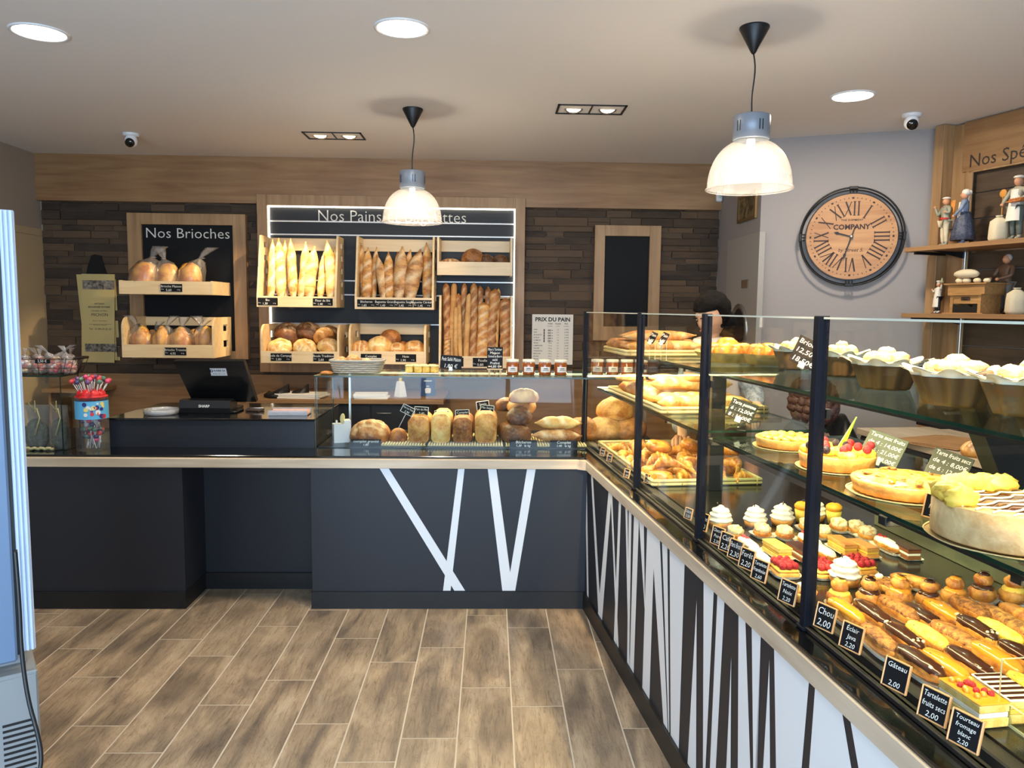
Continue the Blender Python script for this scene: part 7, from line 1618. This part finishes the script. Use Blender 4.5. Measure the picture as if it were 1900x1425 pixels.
# ================================================================ FIGURINES ON THE WALL SHELVES
FIGW = mat('painted_white_resin', (228, 220, 204), .55); FIGS = mat('painted_skin_resin', (206, 146, 108), .5); SACK = mat('cream_cloth_sack', (214, 200, 168), .8, bump=.4, bscale=60)
DOUGH = mat('dough', (232, 214, 176), .7); MH = {}
def fm(n_, c_):
    if n_ not in MH: MH[n_] = mat(n_, c_, .6, vary=.15, vscale=30)
    return MH[n_]
def shelf_pt(px, py, off, key):
    p = wat(px, py, off); return MU @ Vector((p.x, p.y, SH[key][2]+.0005))
def figurine(loc, h, rz, label, top, legs, arms, apron=None, hat='toque', skirt=None, extra=None, hc=None):
    t = thing('baker_figurine', label, 'figurine', loc, rz, 'baker figurines on the wall shelves'); s = h/1.75
    q = lambda x, y, z, *r: (x*s, y*s, z*s)+tuple(v*s for v in r)
    N_ = dict(pel=q(0,0,.92,.17,.13), wa=q(0,0,1.08,.16,.13), ch=q(0,0,1.30,.20,.14), nk=q(0,0,1.46,.06), hl=q(-.10,0,.86,.11), kl=q(-.12,-.01,.48,.08), al=q(-.12,.02,.08,.06), tl=q(-.13,-.12,.05,.05), hr=q(.10,0,.86,.11), kr=q(.12,-.01,.48,.08), ar=q(.12,.02,.08,.06), tr=q(.13,-.12,.05,.05))
    ed = chain('pel','wa','ch','nk')+chain('pel','hl','kl','al','tl')+chain('pel','hr','kr','ar','tr')
    for i, ((ex, ey, ez), (hx, hy, hz)) in enumerate(arms):
        sx = -1 if i == 0 else 1; N_['s%d' % i] = q(sx*.24, 0, 1.36, .075); N_['e%d' % i] = q(ex, ey, ez, .062); N_['w%d' % i] = q(hx, hy, hz, .04); ed += chain('ch', 's%d' % i, 'e%d' % i, 'w%d' % i)
    b = skin('figurine_body', N_, ed, top, t, sub=1)
    N2 = dict(pel=q(0,0,.90,.185,.145), hl=q(-.10,0,.84,.125), kl=q(-.12,-.01,.48,.095), al=q(-.12,.02,.12,.075), hr=q(.10,0,.84,.125), kr=q(.12,-.01,.48,.095), ar=q(.12,.02,.12,.075))
    if skirt is None: skin('painted_trousers', N2, chain('pel','hl','kl','al')+chain('pel','hr','kr','ar'), legs, t, sub=1)
    else: mb = MB(); mb.lathe([(.17*s, 1.05*s), (.24*s, .85*s), (.33*s, .4*s), (.36*s, .16*s), (.34*s, .15*s), (.0001, .2*s)], 30, mod=lambda a: 1+.05*math.sin(a*9)); mb.build('skirt', skirt, t)
    mb = MB(); mb.box(-.26*s, .26*s, -.22*s, .16*s, 0, .03*s, 0, .004); mb.build('figurine_base', M_['blackm'], t)
    mb = MB(); mb.blob((0, -.01*s, 1.58*s), (.10*s, .115*s, .13*s), 20, 14, fn=lambda d: 1+(.22*math.exp(-((d.x/.2)**2+((d.z+.05)/.2)**2)) if d.y < 0 else 0)); hd_ = mb.build('figurine_head', FIGS, t)
    if hc is not None: mb = MB(); mb.blob((0, -.07*s, 1.51*s), (.075*s, .06*s, .07*s), 14, 10, amp=.2); mb.build('beard', hc, hd_)
    mb = MB()
    if hat == 'toque': mb.lathe([(.095*s, 1.64*s), (.095*s, 1.72*s), (.13*s, 1.75*s), (.12*s, 1.80*s), (.0001, 1.82*s)], 22, c=(0, 0, 0), mod=lambda a: 1+.05*math.sin(a*8))
    elif hat == 'cap': mb.blob((0, 0, 1.69*s), (.13*s, .14*s, .055*s), 20, 10, flatb=.5)
    elif hat == 'bonnet': mb.blob((0, .03*s, 1.66*s), (.13*s, .13*s, .11*s), 20, 12, amp=.15); mb.blob((0, .14*s, 1.66*s), (.07*s, .06*s, .07*s), 12, 8)
    else: mb.blob((0, .03*s, 1.62*s), (.105*s, .11*s, .11*s), 18, 12, amp=.1)
    mb.build('figurine_hat' if hat != 'none' else 'figurine_hair', FIGW if hat != 'none' else fm('grey_hair', (190, 184, 176)), hd_)
    if apron: mb = MB(); mb.rings([[(r*s*math.sin(a), -r*s*.95*math.cos(a)-.0*s, z*s) for a in [math.radians(-62+124*j/10) for j in range(11)]] for r, z in ((.17, 1.36), (.19, 1.1), (.23, .9), (.27, apron))], cap=False, uclosed=False); mb.build('apron', FIGW, t)
    for i, (_, (hx, hy, hz)) in enumerate(arms): mb = MB(); mb.blob((hx*s, hy*s, hz*s), (.05*s, .055*s, .05*s), 10, 8, amp=.2, seed=i, fr=9); mb.build('figurine_hand', FIGS, b)
    if extra: extra(t, s)
    return t
fz = rot-math.pi/2 if sg > 0 else rot
# figurines face the shop: local -y towards the customer side
face_rz = math.atan2(v.y, v.x)+ (math.pi if sg > 0 else 0)
def ex_peel(t, s):
    mb = MB(); mb.tube([(-.42*s, -.1*s, .05*s), (-.42*s, -.1*s, 1.25*s)], .014*s, 8); mb.blob((-.42*s, -.1*s, 1.32*s), (.13*s, .02*s, .11*s), 16, 10); mb.build('bread_peel', fm('peel_wood', (206, 142, 60)), t)
    mb = MB(); mb.box(.0, .5*s, -.36*s, -.14*s, 1.0*s, 1.03*s); [mb.blob((.08*s+.09*s*i, -.25*s, 1.06*s), (.045*s, .09*s, .04*s), 10, 6) for i in range(5)]; mb.build('tray_of_loaves', fm('loaf_brown', (186, 112, 52)), t)
def ex_bask(t, s):
    mb = MB(); [mb.tube([((.10+.035*i)*s, .12*s, 1.0*s), ((.12+.04*i)*s, .14*s, (1.55+.04*(i % 2))*s)], .03*s, 7) for i in range(6)]; mb.build('loaves_on_back', fm('toy_baguettes', (214, 140, 66)), t)
    mb = MB(); mb.lathe([(.075*s, 1.40*s), (.12*s, 1.38*s), (.10*s, 1.33*s)], 16); mb.tube([(0, -.16*s, .98*s), (.19*s, -.05*s, .96*s), (.0, .15*s, .97*s), (-.19*s, -.05*s, .98*s)], .05*s, 8, closed=True); mb.build('red_sash', fm('red_cloth', (178, 44, 36)), t)
def ex_scale(t, s):
    mb = MB(); c_ = Vector((-.02*s, -.34*s, .80*s))
    for dx in (-.1, 0, .1): mb.tube([c_+Vector((0, 0, 0)), c_+Vector((dx*s, 0, -.24*s))], .008*s, 5)
    mb.box(c_.x-.16*s, c_.x+.16*s, c_.y-.05*s, c_.y+.05*s, c_.z-.28*s, c_.z-.25*s); mb.build('toy_basket', fm('dark_toy_wood', (60, 40, 30)), t)
def ex_lamp(t, s):
    mb = MB(); mb.lathe([(.0001, 1.66*s), (.10*s, 1.67*s), (.10*s, 1.72*s), (.05*s, 1.84*s), (.03*s, 1.92*s), (.0001, 1.96*s)], 14, c=(.44*s, -.1*s, 0)); mb.build('toy_cake', fm('mossy_paint', (150, 150, 110)), t)
figurine(shelf_pt(1752, 444, .22, 'u'), .31, face_rz-.4, 'baker figurine with raised hand and red sash, leftmost on the upper shelf', fm('grey_green_shirt', (150, 152, 132)), fm('cream_trousers', (206, 194, 164)), (((-.42,-.06,1.12), (-.62,-.10,1.45)), ((.36,-.05,1.15), (.20,-.12,1.2))), hat='cap', extra=ex_bask)
figurine(shelf_pt(1786, 440, .22, 'u'), .335, face_rz-.9, 'woman figurine in white apron and speckled blue skirt on the upper shelf', fm('pale_blue_blouse', (128, 142, 166)), None, (((-.34,-.08,1.12), (-.14,-.26,.98)), ((.34,-.08,1.12), (.12,-.28,.92))), apron=.30, hat='bonnet', skirt=crust('speckled_blue_cloth', (36, 44, 66), (66, 74, 96), (220, 220, 214), scale=60, floury=.0), extra=ex_scale)
figurine(shelf_pt(1884, 434, .22, 'u'), .37, face_rz-.2, 'tall baker figurine in short apron holding a tray and a bread peel, upper shelf', fm('sage_shirt', (166, 160, 138)), fm('olive_trousers', (92, 98, 88)), (((-.36,-.08,1.12), (-.40,-.12,1.0)), ((.38,-.05,1.15), (.22,-.26,1.02))), apron=.52, hat='cap', extra=ex_peel)
figurine(shelf_pt(1739, 575, .24, 'l'), .20, face_rz-.3, 'small round chef figurine in tall hat lifting a cake, left end of lower shelf', FIGW, M_['blackm'], (((-.36,-.05,1.18), (-.40,-.12,1.30)), ((.36,-.08,1.38), (.44,-.1,1.62))), apron=.35, hat='toque', extra=ex_lamp)
figurine(shelf_pt(1862, 576, .10, 'l'), .36, face_rz-.2, 'grey haired figurine in a brown jacket leaning over the toy oven, lower shelf', fm('brown_tweed', (116, 86, 64)), fm('grey_cloth', (120, 112, 104)), (((-.34,-.12,1.10), (-.20,-.34,1.02)), ((.34,-.12,1.10), (.10,-.36,1.0))), hat='none')
def sack(loc, r, h, lab):
    t = thing('flour_sack', lab, 'sack', loc, random.random(), 'toy flour sacks on the wall shelves')
    mb = MB(); mb.lathe([(.0001, 0), (r*.9, .0), (r*1.05, h*.12), (r, h*.5), (r*.92, h*.78), (r*.45, h*.90), (r*.30, h*.94), (r*.42, h)], 26, mod=lambda a: 1+.05*math.sin(a*5)); mb.build('sack_body', SACK, t)
    mb = MB(); mb.tube([(r*.34*math.cos(a), r*.34*math.sin(a), h*.93) for a in [2*math.pi*i/12 for i in range(12)]], .002, 5, closed=True); mb.build('sack_tie', fm('dark_toy_wood', (60, 40, 30)), t)
sack(shelf_pt(1852, 438, .25, 'u'), .048, .15, 'cream cloth flour sack beside the tall baker figurine, upper shelf'); sack(shelf_pt(1885, 576, .25, 'l'), .052, .15, 'cream cloth flour sack right of the toy oven, lower shelf')
ov = thing('toy_oven', 'wooden toy baker oven with scalloped mouth on the lower shelf', 'figurine', shelf_pt(1808, 574, .22, 'l'), face_rz)
OW = wood('toy_oven_wood', (150, 108, 60), (190, 146, 92), 'x', 3)
mb = MB(); mb.box(-.15, .13, -.09, .09, 0, .006); mb.box(-.105, -.085, -.08, .08, .006, .11); mb.box(.085, .105, -.08, .08, .006, .11); mb.box(-.085, .085, -.075, .08, .06, .11); mb.box(-.115, .115, -.09, .09, .11, .117); mb.box(-.125, .125, -.08, .08, .117, .175); mb.box(-.145, .145, -.095, .095, .175, .183); ob_ = mb.build('oven_box', OW, ov)
mb = MB(); pts = [(-.085, .0061), (.085, .0061), (.085, .05)]+[(.085-.17*i/14, .05+.010*math.cos(i*math.pi/3.5)) for i in range(15)]; mb.prism(pts, -.0765, -.074, 'y'); mb.build('oven_mouth', M_['blackm'], ov)
mb = MB(); mb.box(-.03, .03, -.079, -.075, .08, .10, 0, .001); mb.tube([(-.012, -.082, .09), (.012, -.082, .09)], .003, 6); mb.build('oven_plate', fm('dark_toy_wood', (60, 40, 30)), ov)
def dough(dx, dz, r, lab, long_=1):
    mb = MB(); mb.blob((0, 0, r*.6), (r*long_, r*.8, r*.65), 16, 10, flatb=.8, amp=.06); o = mb.build('toy_dough', DOUGH if long_ == 1 else SACK, label=lab, cat='figurine', group='toy dough on the wooden oven'); o.location = ov.matrix_basis @ Vector((dx, -.03, dz)) if False else Vector(ov.location)+Matrix.Rotation(face_rz, 3, 'Z') @ Vector((dx, -.035, dz)); o.rotation_euler = (0, 0, face_rz)
dough(-.085, .1835, .026, 'toy dough ball at the left on the wooden oven'); dough(-.035, .1835, .026, 'second toy dough ball on the wooden oven'); dough(.035, .1835, .024, 'third toy dough ball on the wooden oven'); dough(.10, .1835, .022, 'toy dough ball at the right on the wooden oven')
dough(-.04, .212, .045, 'long pillow shaped flour sack lying on the toy oven', 1.9)
# ================================================================ HALL BITS, FRIDGE
p = at(1388, 383, X=HX-.02); q0, q1 = at(1371, 383, X=HX-.01).y, at(1404, 383, X=HX-.01).y
pf = thing('framed_picture', 'small dark framed picture high on the hall wall beyond the pendant', 'picture', (HX, (q0+q1)/2, p.z)); hw_ = abs(q0-q1)/2; hh_ = .10
mb = MB(); mb.box(-.022, -.001, -hw_, -hw_+.03, -hh_, hh_); mb.box(-.022, -.001, hw_-.03, hw_, -hh_, hh_); mb.box(-.022, -.001, -hw_+.03, hw_-.03, hh_-.02, hh_); mb.box(-.022, -.001, -hw_+.03, hw_-.03, -hh_, -hh_+.02); mb.build('frame', mat('old_gold_frame', (120, 96, 56), .4, metal=.3), pf)
mb = MB(); mb.box(-.012, -.001, -hw_+.03, hw_-.03, -hh_+.02, hh_-.02); mb.build('picture', mat('dim_picture', (110, 92, 62), .6, vary=.9, vscale=22), pf)
p = at(1349, 364, Y=BACK-.07); sn = thing('motion_sensor', 'small white box sensor at the right end of the oak header', 'sensor', (1.90, BACK-.065, p.z))
mb = MB(); mb.box(-.05, .0, -.045, .0, -.05, .04, 0, .01); mb.build('sensor_body', M_['whitep'], sn); mb = MB(); mb.blob((-.025, -.046, -.01), (.014, .006, .014), 12, 8); mb.build('sensor_lens', M_['edgel'], sn)
FA = math.radians(35); fx, fy = -1.275, 2.13
fr = thing('drinks_fridge', 'tall upright drinks fridge at the left edge with ribbed pale door edge and grille', 'fridge', (fx, fy, 0), FA)
FB = mat('pale_blue_grey_enamel', (104, 126, 154), .35); FWH = mat('ribbed_pvc_white', (196, 210, 230), .35); FGR = mat('grey_enamel', (140, 142, 142), .45)
mb = MB(); mb.box(-.66, 0, .0, .60, .03, .55, 0, .004); mb.box(-.66, -.02, .07, .60, .55, 1.82, 0, .004); mb.build('cabinet', FGR, fr)
mb = MB(); mb.box(-.60, -.045, .0, .05, .585, 1.825, 0, .006); dp = mb.build('door', FB, fr)
mb = MB(); mb.box(-.045, -.036, .012, .06, .60, 1.826, 0, 0); mb.build('door_gasket', M_['blackm'], dp)
mb = MB(); mb.box(-.036, .0, .012, .06, .606, 1.83, 0, .003)
for x in (-.030, -.019, -.008): mb.box(x-.003, x+.003, .004, .014, .608, 1.829, 0, .002)
mb.build('ribbed_door_edge', FWH, dp)
mb = MB(); mb.box(-.56, -.10, -.002, .004, .66, 1.76); mb.build('door_glass', mat('dark_reflecting_glass', (40, 60, 84), .08, spec=.8), dp)
mb = MB(); mb.box(-.62, -.004, -.004, .0, .05, .54, 0, .003); gl_ = mb.build('base_panel', FGR, fr)
for k in range(22): mb = MB(); z = .06+.0165*k; mb.box(-.090, -.014, -.0055, -.003, z, z+.007); mb.build('vent_slot', M_['blackm'], gl_)
cb = MB(); cpts = [at(28, 1020, Y=2.02), at(36, 1120, Y=2.0), at(40, 1215, Y=1.98), at(52, 1300, Y=1.96), at(70, 1360, Y=1.94), at(78, 1405, Y=1.92), at(72, 1440, Y=1.90), at(55, 1480, Y=1.88)]
for q_ in range(2):
    cpts = [cpts[0]]+[c_ for a_, b_ in zip(cpts, cpts[1:]) for c_ in (a_*.75+b_*.25, a_*.25+b_*.75)]+[cpts[-1]]
cpts.append(Vector((cpts[-1].x, cpts[-1].y, .004))); cb.tube(cpts, .0055, 8)
o = cb.build('power_cable', M_['blackm'], label='black power cable hanging down in front of the fridge grille', cat='cable')
